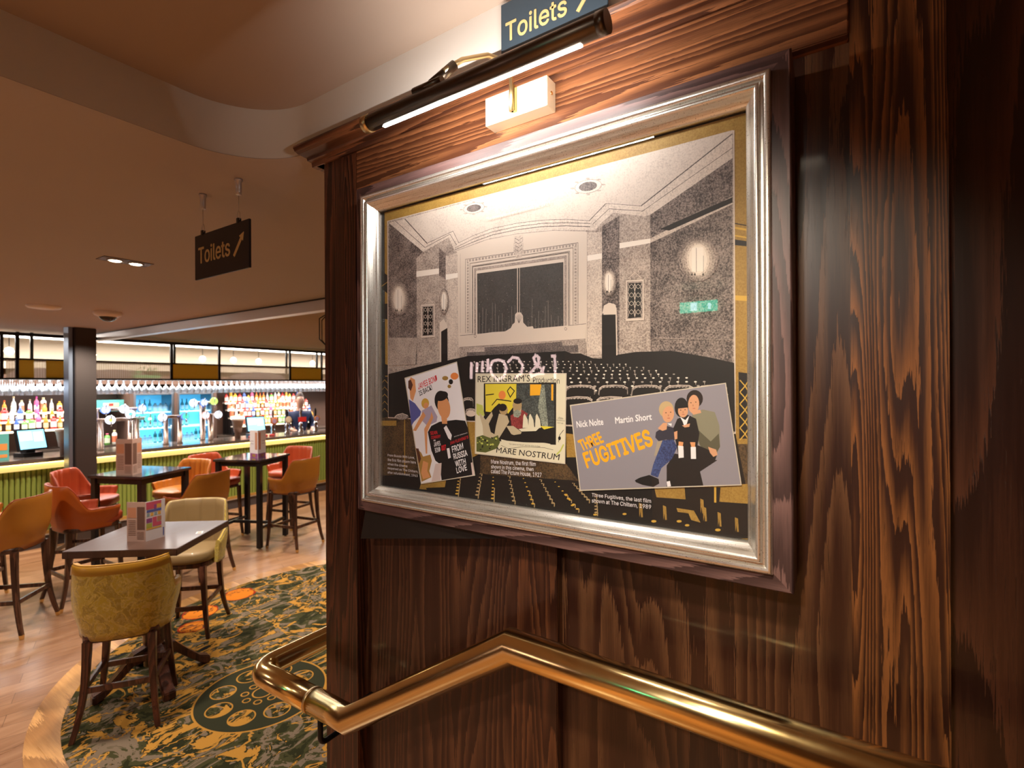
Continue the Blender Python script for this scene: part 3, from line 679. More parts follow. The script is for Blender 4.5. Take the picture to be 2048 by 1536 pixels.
l 5 .9 945.3 509.1 940.8 500.4 936.4 497.3 931.9 499.7 927.4 507.5
l 5 .9 927.5 491.1 923.8 501.7 918.5 505.8 913.2 500.8 909.8 489.6
l 5 .9 927.4 507.5 923 498.9 918.6 495.8 914.1 498.2 909.7 505.9
l 5 .9 945.5 474.1 941.8 484.9 936.4 489 931.1 484 927.6 472.8
l 5 .9 945.4 490.7 941 482.1 936.5 479 932 481.4 927.5 489.2
l 5 .9 927.6 472.8 924 483.5 918.6 487.6 913.3 482.6 909.9 471.5
l 5 .9 927.5 489.2 923.1 480.7 918.7 477.6 914.2 480 909.8 487.8
l 5 .9 945.6 455.7 942 466.5 936.5 470.7 931.2 465.7 927.7 454.5
l 5 .9 945.5 472.3 941.1 463.7 936.6 460.6 932.1 463 927.6 471
l 5 .9 927.7 454.5 924.1 465.2 918.7 469.4 913.4 464.5 910 453.3
l 5 .9 927.6 471 923.2 462.4 918.8 459.4 914.3 461.8 909.9 469.6
l 5 .9 945.8 437.3 942.1 448.1 936.6 452.3 931.3 447.4 927.8 436.2
l 5 .9 945.6 453.9 941.2 445.3 936.7 442.2 932.2 444.7 927.7 452.7
l 5 .9 927.8 436.2 924.2 447 918.8 451.2 913.6 446.3 910.1 435.2
l 5 .9 927.7 452.7 923.3 444.2 918.9 441.1 914.5 443.6 910 451.5
l 5 1.3 945.2 519.8 927.2 531 909.6 517.7
p 5 380.6 514.2 343.3 511.6 343 430.4 381 430.7
p 13 378.6 511.4 345.2 508.7 345.6 433.8 379 435.1
p 1 376 507.9 347.8 505.9 348.1 436.5 376.3 436.1
l 5 .8 361.8 506.2 362.1 437.6
l 5 .7 376 491.4 373.1 501.5 368.8 505.3 364.6 500.5 361.9 489.9
l 5 .7 376 507 372.4 498.8 368.9 495.9 365.3 498 361.8 505.4
l 5 .7 361.9 489.9 359 499.9 354.8 503.7 350.6 499 347.9 488.4
l 5 .7 361.8 505.4 358.3 497.3 354.8 494.3 351.3 496.5 347.8 503.8
l 5 .7 376.1 474.1 373.2 484.2 368.9 488.1 364.7 483.4 361.9 472.8
l 5 .7 376 489.7 372.5 481.6 369 478.6 365.4 480.8 361.9 488.2
l 5 .7 361.9 472.8 359.1 482.8 354.9 486.6 350.7 481.9 348 471.4
l 5 .7 361.9 488.2 358.4 480.1 354.9 477.2 351.4 479.4 347.9 486.7
l 5 .7 376.2 456.9 373.3 467 369 470.9 364.8 466.2 362 455.6
l 5 .7 376.1 472.4 372.6 464.3 369.1 461.4 365.5 463.7 361.9 471.1
l 5 .7 362 455.6 359.2 465.6 354.9 469.5 350.8 464.9 348 454.4
l 5 .7 361.9 471.1 358.5 463 355 460.1 351.5 462.4 348 469.7
l 5 .7 376.3 439.6 373.4 449.7 369.1 453.6 364.9 449 362.1 438.4
l 5 .7 376.2 455.1 372.7 447 369.1 444.2 365.6 446.5 362 453.9
l 5 .7 362.1 438.4 359.2 448.5 355 452.4 350.8 447.8 348.1 437.3
l 5 .7 362 453.9 358.5 445.9 355.1 443 351.6 445.3 348 452.7
l 5 1 375.9 517.4 361.7 528.4 347.8 515.3
p 5 886.8 355.2 886.2 464.5 872.8 473 859.6 454.8 859.7 448.5 881.3 440.5 881.8 355.1
p 1 881.3 440.5 860.5 448.6 860.2 354.5 881 355.1
p 5 430.3 447.8 429.5 464.2 419.7 471.5 405.9 468.5 400.8 458.4 399 338.8 434.3 339.7
p 1 433.8 448.1 403.2 446.3 401.7 338.8 434.3 339.7
p 11 419.7 463.3 414.5 463.5 414.5 455.7 419.7 456.1
p 5 433 451 428.8 467.3 416.5 472 403 466.2 400.4 448.3
e 17 14 1035.7 541 -37.8 -3.8 .3 -47.9
e 18 14 1035.7 541 -32.3 -3.2 .3 -42.3
e 19 14 1035.7 541 -26.8 -2.7 .2 -38
e 20 14 1035.7 541 -21.9 -2.2 .2 -34.7
e 21 14 1035.7 541 -17.7 -1.8 .2 -31.4
p 9 1047 566.9 1025.6 566.3 1024.5 515.2 1047.3 515.6
l 11 1.1 1038.4 566 1038.7 513.2
l 11 .8 1025 548.1 1025.2 513.6
p 1 1050.2 507.5 1044.5 507.1 1046.8 514.5
p 1 1044.5 507.1 1038.8 506.6 1041.1 514
p 1 1028.8 505.7 1023.2 505.3 1025.5 512.7
e 17 14 871.2 518.1 -16.6 -1.5 .2 -34.2
e 18 14 871.2 518.1 -14.2 -1.3 .2 -30.2
e 19 14 871.2 518.1 -11.7 -1.1 .2 -27.1
e 20 14 871.2 518.1 -9.6 -.9 .2 -24.7
e 21 14 871.2 518.1 -7.7 -.7 .2 -22.4
p 9 876.1 536.4 866.8 536.6 866.4 500 876.3 499.7
l 11 1 872.4 536 872.6 498.2
l 11 .8 866.6 523.6 866.7 498.9
p 1 878.9 494 873.9 493.6 875.9 499
p 1 876.4 493.8 871.4 493.4 873.4 498.7
p 1 869.5 493.2 864.6 492.8 866.6 498.1
e 17 14 417.6 516.9 -13.1 -1.5 .1 -27.7
e 18 14 417.6 516.9 -11.2 -1.3 .1 -24.4
e 19 14 417.6 516.9 -9.2 -1.1 .1 -22
e 20 14 417.6 516.9 -7.5 -.9 .1 -20.1
e 21 14 417.6 516.9 -6.1 -.7 .1 -18.1
p 9 421.4 531.7 414.1 531.7 413.8 502.1 421.6 502.1
l 11 .8 418.5 531.3 418.7 500.8
l 11 .6 413.9 521.2 414 501.2
p 1 423.2 497.4 420 497.1 421.3 501.4
p 1 421.3 497.2 418 496.9 419.4 501.2
p 1 415.9 496.7 412.7 496.3 414 500.6
e 17 14 417.7 514.7 -16.7 -2 .2 -29.3
e 18 14 417.7 514.7 -14.2 -1.7 .1 -25.9
e 19 14 417.7 514.7 -11.8 -1.4 .1 -23.3
e 20 14 417.7 514.7 -9.6 -1.2 .1 -21.2
e 21 14 417.7 514.7 -7.8 -.9 .1 -19.2
p 9 422.7 530.4 413.3 530.3 412.8 499 422.8 499
l 11 .8 418.9 530 419.1 497.6
l 11 .6 413 519.2 413.1 498
p 1 424.9 494.2 420.7 493.8 422.5 498.4
p 1 422.4 493.9 418.2 493.5 420 498.1
p 1 415.5 493.2 411.4 492.8 413.1 497.4
e 17 14 238.1 537.2 -36.2 -5.1 .2 -42
e 18 14 238.1 537.2 -30.9 -4.4 .2 -37.1
e 19 14 238.1 537.2 -25.6 -3.6 .2 -33.3
e 20 14 238.1 537.2 -21 -3 .2 -30.4
e 21 14 238.1 537.2 -16.9 -2.4 .1 -27.5
p 9 249 560.6 228.5 558.9 227.3 514.1 249.2 515.4
l 11 .8 240.8 559.3 241 512.9
l 11 .6 227.9 542.9 228 512.7
p 1 251 508.4 247.5 507.9 249 514.5
p 1 245.5 507.7 242 507.3 243.4 513.8
p 1 230.4 505.8 227 505.4 228.4 511.9
l 13 1 330.4 393.1 179.5 381.9
l 13 1.4 1078.7 377.4 968.3 388.5
p 1 1077.8 333.8 973.7 349.6 793.6 374.1 520.5 375.3 478.3 358.5 393.5 353.6 369.9 348.7 291 352.2 175 339.2 173.8 214.4 1078.6 213.2
p 1 399.1 362.7 362 366.7 289.4 366.4 217.5 350.9 175.8 339.7 176 278.9 516.9 276.3 516.4 370 484.2 368.7 428.7 347
p 6 1075.3 435.5 965.2 429.3 973.2 358.1 1075.8 357.9
e 9 6 773.2 359 -2.5 -.1 0 -1.1
p 16 773.2 358.9 771.3 358.9 771.6 354.8 773.2 355.2
e 9 6 756 358.5 -2.4 -.1 0 -1
e 9 6 739 358.1 -2.3 -.1 0 -1.1
e 16 6 722.4 357.6 -2.4 0 0 -1
p 16 722.4 357.4 720.6 357.4 720.9 353.4 722.4 353.8
e 16 6 705.9 357.2 -2.3 -.1 0 -1
e 9 6 689.7 356.8 -2.2 -.1 0 -1
p 16 689.7 356.5 688 356.4 688.3 352.5 689.7 352.9
e 16 6 673.8 356.4 -2.3 -.1 0 -1.1
p 16 673.8 356 672.1 355.9 672.4 352.1 673.8 352.5
e 16 6 658 355.9 -2.2 0 0 -1
p 16 658 355.5 656.3 355.5 656.7 351.6 658.1 352
e 9 6 642.5 355.5 -2.1 0 0 -1
p 16 642.5 355.1 640.9 355 641.2 351.2 642.6 351.6
e 9 6 627.2 355.1 -2.1 0 .1 -1
e 16 6 612.2 354.7 -2.1 0 0 -1
e 9 6 597.3 354.3 -2 0 0 -.9
e 9 6 582.7 354 -2.1 -.1 0 -1
p 16 582.7 353.3 581.1 353.3 581.4 349.5 582.7 349.9
e 16 6 568.2 353.6 -2 -.1 0 -1
e 9 6 554 353.2 -2 -.1 0 -1
p 16 554 352.5 552.5 352.4 552.7 348.7 554 349.1
e 9 6 539.9 352.8 -1.9 0 0 -.9
p 16 539.9 352.1 538.4 352 538.7 348.4 540 348.7
e 9 6 526.1 352.5 -2 -.1 0 -1
e 9 6 512.4 352.1 -1.9 -.1 0 -.9
e 16 6 498.9 351.7 -1.9 0 0 -.9
p 16 498.9 350.8 497.5 350.8 497.7 347.2 498.9 347.6
e 9 6 485.6 351.4 -1.9 -.1 0 -.9
p 16 485.6 350.4 484.2 350.4 484.4 346.9 485.6 347.2
e 9 6 472.5 351 -1.9 0 0 -.9
p 16 472.5 350.1 471.1 350 471.3 346.5 472.5 346.8
e 16 6 459.5 350.7 -1.8 0 0 -.9
p 16 459.5 349.7 458.1 349.6 458.4 346.1 459.5 346.5
e 16 6 776.3 351.6 -2.8 -.1 0 -1.2
p 16 776.3 351.5 774.5 351.5 774.8 347.1 776.4 347.8
e 16 6 757.4 351.1 -2.8 0 0 -1.2
e 9 6 738.8 350.7 -2.7 -.1 0 -1.2
p 16 738.8 350.6 737 350.5 737.3 346.1 738.8 346.9
e 9 6 720.5 350.3 -2.7 -.1 0 -1.2
e 9 6 702.4 349.9 -2.6 -.1 0 -1.2
p 16 702.4 349.6 700.7 349.6 701 345.3 702.5 346
e 9 6 684.7 349.5 -2.6 -.1 0 -1.2
e 9 6 667.3 349.1 -2.6 -.1 0 -1.2
p 16 667.3 348.7 665.6 348.6 665.9 344.4 667.3 345.2
e 16 6 650.1 348.7 -2.5 -.1 0 -1.2
p 16 650.1 348.2 648.4 348.2 648.7 344 650.1 344.7
e 16 6 633.2 348.3 -2.5 -.1 0 -1.2
p 16 633.2 347.8 631.5 347.7 631.8 343.6 633.2 344.3
e 16 6 616.5 347.9 -2.4 -.1 0 -1.1
e 9 6 600.2 347.5 -2.4 -.1 0 -1.1
e 16 6 584 347.1 -2.3 0 0 -1.1
p 16 584 346.5 582.5 346.5 582.7 342.4 584 343.1
e 9 6 568.1 346.8 -2.3 -.1 0 -1.1
e 16 6 552.5 346.4 -2.3 0 0 -1.1
p 16 552.5 345.7 551 345.6 551.2 341.6 552.5 342.3
e 16 6 537.1 346.1 -2.3 -.1 0 -1.1
e 9 6 521.9 345.7 -2.2 -.1 0 -1.1
e 9 6 506.9 345.4 -2.1 -.1 .1 -1.1
p 16 507 344.5 505.5 344.4 505.8 340.5 507 341.2
e 16 6 492.2 345 -2.1 0 0 -1
e 16 6 477.7 344.7 -2.1 -.1 0 -1.1
p 16 477.7 343.7 476.3 343.7 476.5 339.8 477.7 340.5
e 9 6 463.4 344.4 -2.1 -.1 0 -1.1
e 16 6 449.3 344 -2.1 0 0 -1
p 16 449.3 343 447.9 342.9 448.1 339.1 449.3 339.8
e 9 6 435.4 343.7 -2.1 0 0 -1
e 16 6 421.7 343.4 -2.1 -.1 0 -1
p 16 421.7 342.2 420.3 342.2 420.6 338.5 421.7 339.1
e 16 6 408.1 343.1 -1.9 -.1 0 -1
p 16 408.1 341.9 406.8 341.9 407.1 338.1 408.2 338.8
e 9 6 394.8 342.8 -1.9 -.1 0 -1
p 16 394.8 341.5 393.5 341.5 393.8 337.8 394.8 338.5
e 9 6 381.7 342.5 -2 -.1 0 -1
p 16 381.7 341.2 380.4 341.2 380.6 337.5 381.7 338.1
e 9 6 763.9 343.4 -3.1 -.1 0 -1.4
e 9 6 743.5 343 -3.1 -.1 0 -1.4
e 9 6 723.5 342.6 -3.1 -.1 0 -1.3
e 16 6 703.8 342.2 -3 0 0 -1.3
p 16 703.8 342 702 341.9 702.4 337.3 703.8 338.4
e 16 6 684.5 341.9 -3 -.1 0 -1.4
p 16 684.5 341.5 682.7 341.5 683 336.9 684.5 338
e 16 6 665.5 341.5 -2.9 -.1 0 -1.3
p 16 665.5 341.1 663.8 341.1 664.1 336.5 665.5 337.6
e 9 6 646.8 341.1 -2.9 -.1 0 -1.3
e 9 6 628.4 340.8 -2.8 -.1 0 -1.3
p 16 628.4 340.3 626.8 340.2 627.1 335.7 628.4 336.8
e 16 6 610.4 340.4 -2.8 -.1 0 -1.3
p 16 610.4 339.8 608.8 339.8 609.1 335.3 610.4 336.4
e 16 6 592.6 340.1 -2.7 -.1 0 -1.3
p 16 592.6 339.4 591 339.4 591.3 335 592.6 336
e 16 6 575.2 339.7 -2.7 0 0 -1.2
p 16 575.2 339 573.6 339 573.9 334.6 575.2 335.7
e 9 6 558 339.4 -2.6 -.1 0 -1.3
e 9 6 541.1 339 -2.5 0 0 -1.2
e 16 6 524.5 338.7 -2.5 0 0 -1.2
e 9 6 508.2 338.4 -2.5 -.1 0 -1.2
p 16 508.2 337.5 506.7 337.5 507 333.2 508.2 334.2
e 9 6 492.1 338.1 -2.4 -.1 0 -1.2
p 16 492.1 337.2 490.7 337.1 491 332.9 492.1 333.9
e 16 6 476.3 337.8 -2.4 -.1 0 -1.2
e 9 6 460.7 337.5 -2.3 -.1 0 -1.2
p 16 460.7 336.4 459.3 336.4 459.6 332.3 460.8 333.2
e 16 6 445.4 337.2 -2.3 -.1 0 -1.2
p 16 445.4 336.1 444 336.1 444.3 331.9 445.4 332.9
e 9 6 430.3 336.9 -2.3 -.1 0 -1.2
e 16 6 415.5 336.6 -2.3 -.1 0 -1.2
p 16 415.5 335.4 414.1 335.4 414.4 331.3 415.5 332.3
e 9 6 400.8 336.3 -2.2 -.1 0 -1.2
e 16 6 386.4 336 -2.2 0 0 -1.1
p 16 386.4 334.8 385.1 334.7 385.4 330.7 386.4 331.7
e 16 6 372.2 335.7 -2.1 0 0 -1.1
p 16 372.2 334.4 371 334.4 371.2 330.4 372.2 331.4
e 16 6 358.2 335.5 -2.1 -.1 .1 -1.2
e 16 6 344.5 335.2 -2.1 -.1 0 -1.1
p 16 344.5 333.8 343.2 333.8 343.5 329.9 344.5 330.8
e 9 6 767.1 335.1 -3.6 0 0 -1.5
p 16 767.1 335.1 765.2 335 765.6 329.9 767.1 331.4
e 9 6 744.9 334.8 -3.4 -.1 .1 -1.5
p 16 744.9 334.7 743.1 334.6 743.5 329.5 745 331
e 16 6 723.2 334.4 -3.4 0 0 -1.5
p 16 723.2 334.2 721.4 334.2 721.8 329.1 723.3 330.6
e 16 6 701.9 334.1 -3.3 -.1 0 -1.5
p 16 701.9 333.8 700.2 333.8 700.5 328.8 702 330.2
e 9 6 681 333.8 -3.2 -.1 .1 -1.5
p 16 681.1 333.4 679.3 333.4 679.6 328.4 681.1 329.9
e 9 6 660.6 333.4 -3.3 0 0 -1.4
e 9 6 640.4 333.1 -3.1 0 0 -1.4
p 16 640.4 332.7 638.8 332.6 639.1 327.7 640.5 329.2
e 9 6 620.7 332.8 -3.1 -.1 0 -1.4
e 9 6 601.3 332.5 -3 -.1 0 -1.4
e 9 6 582.3 332.2 -3 -.1 0 -1.4
e 16 6 563.6 331.9 -3 -.1 0 -1.4
e 9 6 545.2 331.6 -2.9 -.1 0 -1.4
e 16 6 527.2 331.3 -2.9 0 0 -1.4
p 16 527.2 330.5 525.7 330.5 526 325.9 527.2 327.2
e 16 6 509.5 331 -2.8 0 0 -1.3
e 9 6 492 330.8 -2.7 -.1 .1 -1.4
e 16 6 474.9 330.5 -2.7 -.1 0 -1.4
p 16 474.9 329.5 473.5 329.5 473.8 325 474.9 326.3
e 16 6 458.1 330.2 -2.6 0 0 -1.3
p 16 458.1 329.2 456.7 329.2 457 324.7 458.1 326
e 9 6 441.6 330 -2.6 -.1 0 -1.4
e 9 6 425.3 329.7 -2.6 -.1 0 -1.3
e 9 6 409.3 329.4 -2.5 0 0 -1.3
e 9 6 393.6 329.2 -2.5 -.1 0 -1.3
e 16 6 378.1 328.9 -2.4 0 0 -1.2
e 16 6 362.9 328.7 -2.4 0 0 -1.3
p 16 362.9 327.4 361.6 327.3 361.9 323.1 362.9 324.3
e 16 6 347.9 328.5 -2.4 -.1 0 -1.3
e 16 6 333.2 328.2 -2.4 0 0 -1.2
p 16 333.2 326.8 332 326.8 332.2 322.6 333.2 323.8
e 9 6 318.7 328 -2.3 0 0 -1.2
p 16 318.7 326.5 317.5 326.5 317.7 322.4 318.7 323.6
e 16 6 754.8 326.2 -3.9 -.1 0 -1.7
p 16 754.8 326.1 752.9 326.1 753.3 320.6 754.8 322.4
e 9 6 731.2 325.9 -3.8 0 0 -1.7
p 16 731.2 325.8 729.4 325.7 729.8 320.3 731.2 322.1
e 9 6 708.2 325.6 -3.8 0 0 -1.6
e 9 6 685.6 325.4 -3.7 -.1 0 -1.7
e 9 6 663.4 325.1 -3.6 0 0 -1.6
e 9 6 641.7 324.8 -3.5 0 0 -1.6
e 16 6 620.5 324.6 -3.5 -.1 0 -1.6
e 16 6 599.6 324.3 -3.4 0 0 -1.5
e 9 6 579.2 324.1 -3.3 -.1 0 -1.6
p 16 579.2 323.4 577.6 323.4 577.9 318.3 579.2 320
e 9 6 559.1 323.9 -3.2 -.1 0 -1.6
e 9 6 539.5 323.6 -3.2 0 0 -1.5
p 16 539.5 322.8 538 322.8 538.2 317.8 539.5 319.5
e 9 6 520.2 323.4 -3.1 -.1 0 -1.5
p 16 520.2 322.5 518.7 322.5 519 317.6 520.2 319.2
e 16 6 501.2 323.2 -3 -.1 0 -1.5
e 9 6 482.7 322.9 -3 0 0 -1.5
e 9 6 464.4 322.7 -2.9 0 0 -1.5
e 9 6 446.5 322.5 -2.9 -.1 0 -1.5
e 9 6 428.9 322.3 -2.8 -.1 0 -1.5
p 16 428.9 321.2 427.6 321.1 427.8 316.4 428.9 318
e 9 6 411.7 322.1 -2.8 -.1 0 -1.5
p 16 411.7 320.9 410.3 320.9 410.6 316.2 411.7 317.8
e 9 6 394.7 321.9 -2.7 -.1 0 -1.5
e 9 6 378 321.7 -2.7 -.1 0 -1.4
p 16 378 320.4 376.8 320.4 377 315.8 378.1 317.3
e 16 6 361.7 321.5 -2.7 -.1 0 -1.4
p 16 361.7 320.1 360.4 320.1 360.6 315.6 361.7 317.1
e 9 6 345.6 321.3 -2.6 -.1 0 -1.4
e 16 6 329.8 321.1 -2.6 -.1 0 -1.4
p 16 329.8 319.7 328.5 319.6 328.8 315.2 329.8 316.7
e 9 6 314.2 320.9 -2.5 0 0 -1.4
p 16 314.2 319.4 313 319.4 313.2 315 314.2 316.5
e 9 6 298.9 320.7 -2.4 0 0 -1.3
e 16 6 283.9 320.5 -2.4 0 0 -1.3
e 16 6 757.9 317.1 -4.3 -.1 0 -1.9
e 16 6 732.6 316.9 -4.1 -.1 0 -1.9
e 16 6 707.9 316.7 -4.1 -.1 0 -1.9
p 16 707.9 316.4 706.1 316.4 706.5 310.6 707.9 312.8
e 9 6 683.7 316.5 -4 -.1 0 -1.8
p 16 683.7 316.1 682 316.1 682.3 310.4 683.8 312.6
e 16 6 660.1 316.3 -3.9 -.1 0 -1.8
p 16 660.1 315.9 658.4 315.9 658.7 310.2 660.1 312.4
e 9 6 636.9 316.1 -3.8 0 0 -1.8
e 9 6 614.3 315.9 -3.8 0 0 -1.7
p 16 614.3 315.4 612.7 315.4 613 309.8 614.3 311.9
e 9 6 592.1 315.7 -3.7 0 0 -1.7
p 16 592.1 315.1 590.5 315.1 590.8 309.7 592.1 311.7
e 16 6 570.4 315.6 -3.6 -.1 0 -1.7
e 9 6 549.1 315.4 -3.5 0 0 -1.7
p 16 549.1 314.6 547.6 314.6 547.9 309.3 549.1 311.3
e 9 6 528.3 315.2 -3.5 0 0 -1.6
p 16 528.3 314.4 526.8 314.4 527 309.1 528.3 311.1
e 9 6 507.8 315.1 -3.3 -.1 0 -1.7
e 9 6 487.8 314.9 -3.3 0 0 -1.6
e 16 6 468.2 314.7 -3.2 0 0 -1.6
p 16 468.2 313.7 466.8 313.7 467.1 308.6 468.2 310.5
e 16 6 449 314.6 -3.2 0 0 -1.6
p 16 449 313.5 447.6 313.5 447.8 308.4 449 310.4
e 9 6 430.1 314.4 -3.1 0 0 -1.5
e 16 6 411.6 314.3 -3.1 0 0 -1.6
e 16 6 393.4 314.2 -3 -.1 0 -1.6
p 16 393.4 312.9 392.1 312.9 392.4 308 393.5 309.8
e 9 6 375.6 314 -2.9 0 0 -1.5
p 16 375.6 312.7 374.4 312.7 374.6 307.8 375.6 309.7
e 9 6 358.1 313.9 -2.8 -.1 0 -1.6
e 9 6 341 313.7 -2.9 0 0 -1.5
e 9 6 324.1 313.6 -2.7 0 0 -1.5
e 9 6 307.6 313.5 -2.7 -.1 0 -1.5
p 16 307.6 312 306.4 311.9 306.6 307.2 307.6 309
e 16 6 291.4 313.3 -2.7 0 0 -1.4
p 16 291.4 311.8 290.2 311.8 290.4 307.1 291.4 308.9
e 9 6 275.4 313.2 -2.6 0 0 -1.5
p 16 275.4 311.6 274.3 311.6 274.5 307 275.4 308.7
e 9 6 259.7 313.1 -2.6 0 0 -1.5
e 9 6 745.7 307.4 -4.6 0 0 -2
p 16 745.7 307.3 743.9 307.2 744.2 301 745.7 303.6
e 9 6 719.1 307.3 -4.5 0 0 -2
p 16 719.1 307.1 717.3 307.1 717.6 300.9 719.1 303.5
e 16 6 693 307.2 -4.3 0 .1 -2
e 16 6 667.6 307.1 -4.2 0 0 -1.9
p 16 667.6 306.7 665.9 306.7 666.2 300.7 667.6 303.2
e 16 6 642.8 307 -4.2 0 0 -1.9
e 9 6 618.5 306.9 -4.1 0 0 -1.9
e 9 6 594.8 306.8 -4 0 0 -1.8
p 16 594.8 306.2 593.2 306.2 593.5 300.4 594.8 302.8
e 9 6 571.6 306.7 -3.9 0 0 -1.8
p 16 571.6 306.1 570 306.1 570.3 300.3 571.6 302.7
e 9 6 548.9 306.7 -3.8 -.1 0 -1.9
e 16 6 526.7 306.6 -3.7 -.1 0 -1.8
e 9 6 505 306.5 -3.7 0 0 -1.8
e 9 6 483.7 306.4 -3.6 0 0 -1.8
p 16 483.7 305.5 482.3 305.4 482.5 300 483.7 302.2
e 16 6 462.9 306.3 -3.5 0 0 -1.7
e 16 6 442.5 306.3 -3.5 -.1 0 -1.8
e 9 6 422.5 306.2 -3.4 0 0 -1.7
p 16 422.5 305 421.2 305 421.4 299.7 422.5 301.9
e 9 6 402.9 306.1 -3.2 0 .1 -1.7
e 9 6 383.8 306 -3.3 0 0 -1.6
p 16 383.8 304.8 382.5 304.8 382.7 299.5 383.8 301.7
e 16 6 365 306 -3.2 -.1 0 -1.7
p 16 365 304.6 363.7 304.6 364 299.5 365 301.6
e 16 6 346.6 305.9 -3.1 0 0 -1.6
e 16 6 328.5 305.8 -3 0 0 -1.6
p 16 328.5 304.4 327.3 304.4 327.5 299.3 328.5 301.4
e 9 6 310.8 305.8 -3 -.1 0 -1.7
e 16 6 293.4 305.7 -2.9 0 0 -1.6
p 16 293.4 304.2 292.3 304.1 292.5 299.2 293.5 301.2
e 9 6 276.4 305.6 -2.9 0 0 -1.5
p 16 276.4 304 275.3 304 275.5 299.1 276.4 301.1
e 9 6 259.7 305.6 -2.8 0 0 -1.6
e 9 6 243.3 305.5 -2.8 0 0 -1.5
p 16 243.3 303.8 242.2 303.8 242.4 299 243.3 301
e 16 6 227.2 305.5 -2.7 -.1 0 -1.6
p 16 227.2 303.7 226.1 303.7 226.3 298.9 227.2 300.9
e 16 6 748.8 297.4 -4.9 0 0 -2.2
e 16 6 720.5 297.4 -4.9 0 0 -2.2
e 9 6 692.8 297.4 -4.7 0 0 -2.1
p 16 692.8 297.1 691.1 297.1 691.4 290.7 692.8 293.5
e 16 6 665.8 297.4 -4.6 0 0 -2.1
p 16 665.8 297.1 664.1 297 664.5 290.7 665.9 293.5
e 9 6 639.5 297.4 -4.5 0 0 -2
e 16 6 613.8 297.5 -4.4 0 0 -2.1
e 16 6 588.8 297.5 -4.3 0 0 -2
e 9 6 564.3 297.5 -4.2 0 0 -2
p 16 564.3 296.8 562.7 296.8 563 290.7 564.3 293.4
e 16 6 540.3 297.5 -4 0 .1 -1.9
e 16 6 517 297.5 -4 0 0 -1.9
p 16 517 296.7 515.5 296.7 515.8 290.8 517 293.4
e 9 6 494.1 297.6 -3.9 -.1 0 -2
e 9 6 471.8 297.6 -3.8 0 0 -1.9
e 16 6 450 297.6 -3.8 0 0 -1.9
p 16 450 296.5 448.6 296.5 448.8 290.8 450 293.3
e 9 6 428.6 297.6 -3.7 0 0 -1.9
e 16 6 407.7 297.6 -3.6 0 0 -1.8
p 16 407.7 296.4 406.4 296.4 406.6 290.8 407.7 293.3
e 16 6 387.2 297.6 -3.4 0 .1 -1.8
p 16 387.3 296.4 386 296.4 386.2 290.8 387.3 293.3
e 9 6 367.2 297.7 -3.4 -.1 0 -1.9
p 16 367.2 296.3 366 296.3 366.2 290.8 367.3 293.3
e 9 6 347.6 297.7 -3.3 0 0 -1.8
p 16 347.6 296.3 346.4 296.3 346.6 290.9 347.7 293.3
e 16 6 328.4 297.7 -3.2 0 .1 -1.8
p 16 328.5 296.2 327.2 296.2 327.5 290.9 328.5 293.3
e 16 6 309.6 297.7 -3.2 0 .1 -1.8
p 16 309.7 296.2 308.5 296.2 308.7 290.9 309.7 293.2
e 9 6 291.2 297.7 -3.1 0 0 -1.7
p 16 291.2 296.1 290.1 296.1 290.3 290.9 291.3 293.2
e 16 6 273.2 297.7 -3.1 0 0 -1.7
p 16 273.2 296.1 272.1 296.1 272.3 290.9 273.2 293.2
e 16 6 255.5 297.7 -3 0 0 -1.7
e 16 6 238.2 297.7 -3 0 0 -1.6
e 16 6 221.2 297.8 -2.9 -.1 0 -1.7
e 9 6 204.5 297.8 -2.8 0 0 -1.7
p 16 204.5 295.9 203.5 295.9 203.7 290.9 204.5 293.2
e 16 6 736.7 287 -5.3 0 0 -2.4
p 16 736.7 286.8 734.9 286.8 735.2 279.9 736.7 283.2
e 9 6 707 287.1 -5.1 0 .1 -2.3
p 16 707 286.9 705.3 286.9 705.6 280 707.1 283.3
e 9 6 678.1 287.3 -5 0 .1 -2.3
e 16 6 650 287.4 -4.9 0 0 -2.2
p 16 650 287 648.3 287 648.6 280.3 650 283.5
e 16 6 622.6 287.6 -4.8 0 0 -2.2
e 9 6 595.8 287.7 -4.6 0 0 -2.2
e 16 6 569.7 287.9 -4.5 0 .1 -2.2
p 16 569.7 287.2 568.2 287.2 568.5 280.8 569.8 283.8
e 9 6 544.3 288 -4.4 0 0 -2.1
p 16 544.3 287.2 542.8 287.2 543.1 280.9 544.3 283.9
e 9 6 519.5 288.1 -4.3 0 0 -2.1
e 9 6 495.3 288.3 -4.2 0 0 -2.1
e 9 6 471.6 288.4 -4.1 0 0 -2.1
p 16 471.6 287.4 470.2 287.4 470.5 281.3 471.6 284.2
e 9 6 448.5 288.5 -4 0 0 -2
p 16 448.5 287.5 447.1 287.5 447.4 281.4 448.5 284.3
e 9 6 425.9 288.6 -3.9 0 .1 -2
p 16 426 287.5 424.6 287.5 424.9 281.5 426 284.4
e 9 6 403.9 288.8 -3.8 0 0 -2
e 16 6 382.4 288.9 -3.8 0 0 -2
p 16 382.4 287.6 381.1 287.6 381.3 281.8 382.4 284.5
e 16 6 361.3 289 -3.7 0 0 -1.9
p 16 361.3 287.6 360 287.7 360.3 281.9 361.3 284.6
e 16 6 340.7 289.1 -3.6 0 0 -1.9
e 9 6 320.5 289.2 -3.5 0 0 -1.9
e 9 6 300.8 289.3 -3.4 0 0 -1.9
p 16 300.8 287.8 299.7 287.8 299.9 282.2 300.8 284.8
e 9 6 281.5 289.4 -3.3 0 0 -1.8
e 16 6 262.7 289.5 -3.3 0 0 -1.8
p 16 262.7 287.9 261.5 287.9 261.7 282.4 262.7 285
e 16 6 244.2 289.6 -3.2 0 0 -1.8
e 9 6 226.1 289.7 -3.2 0 0 -1.8
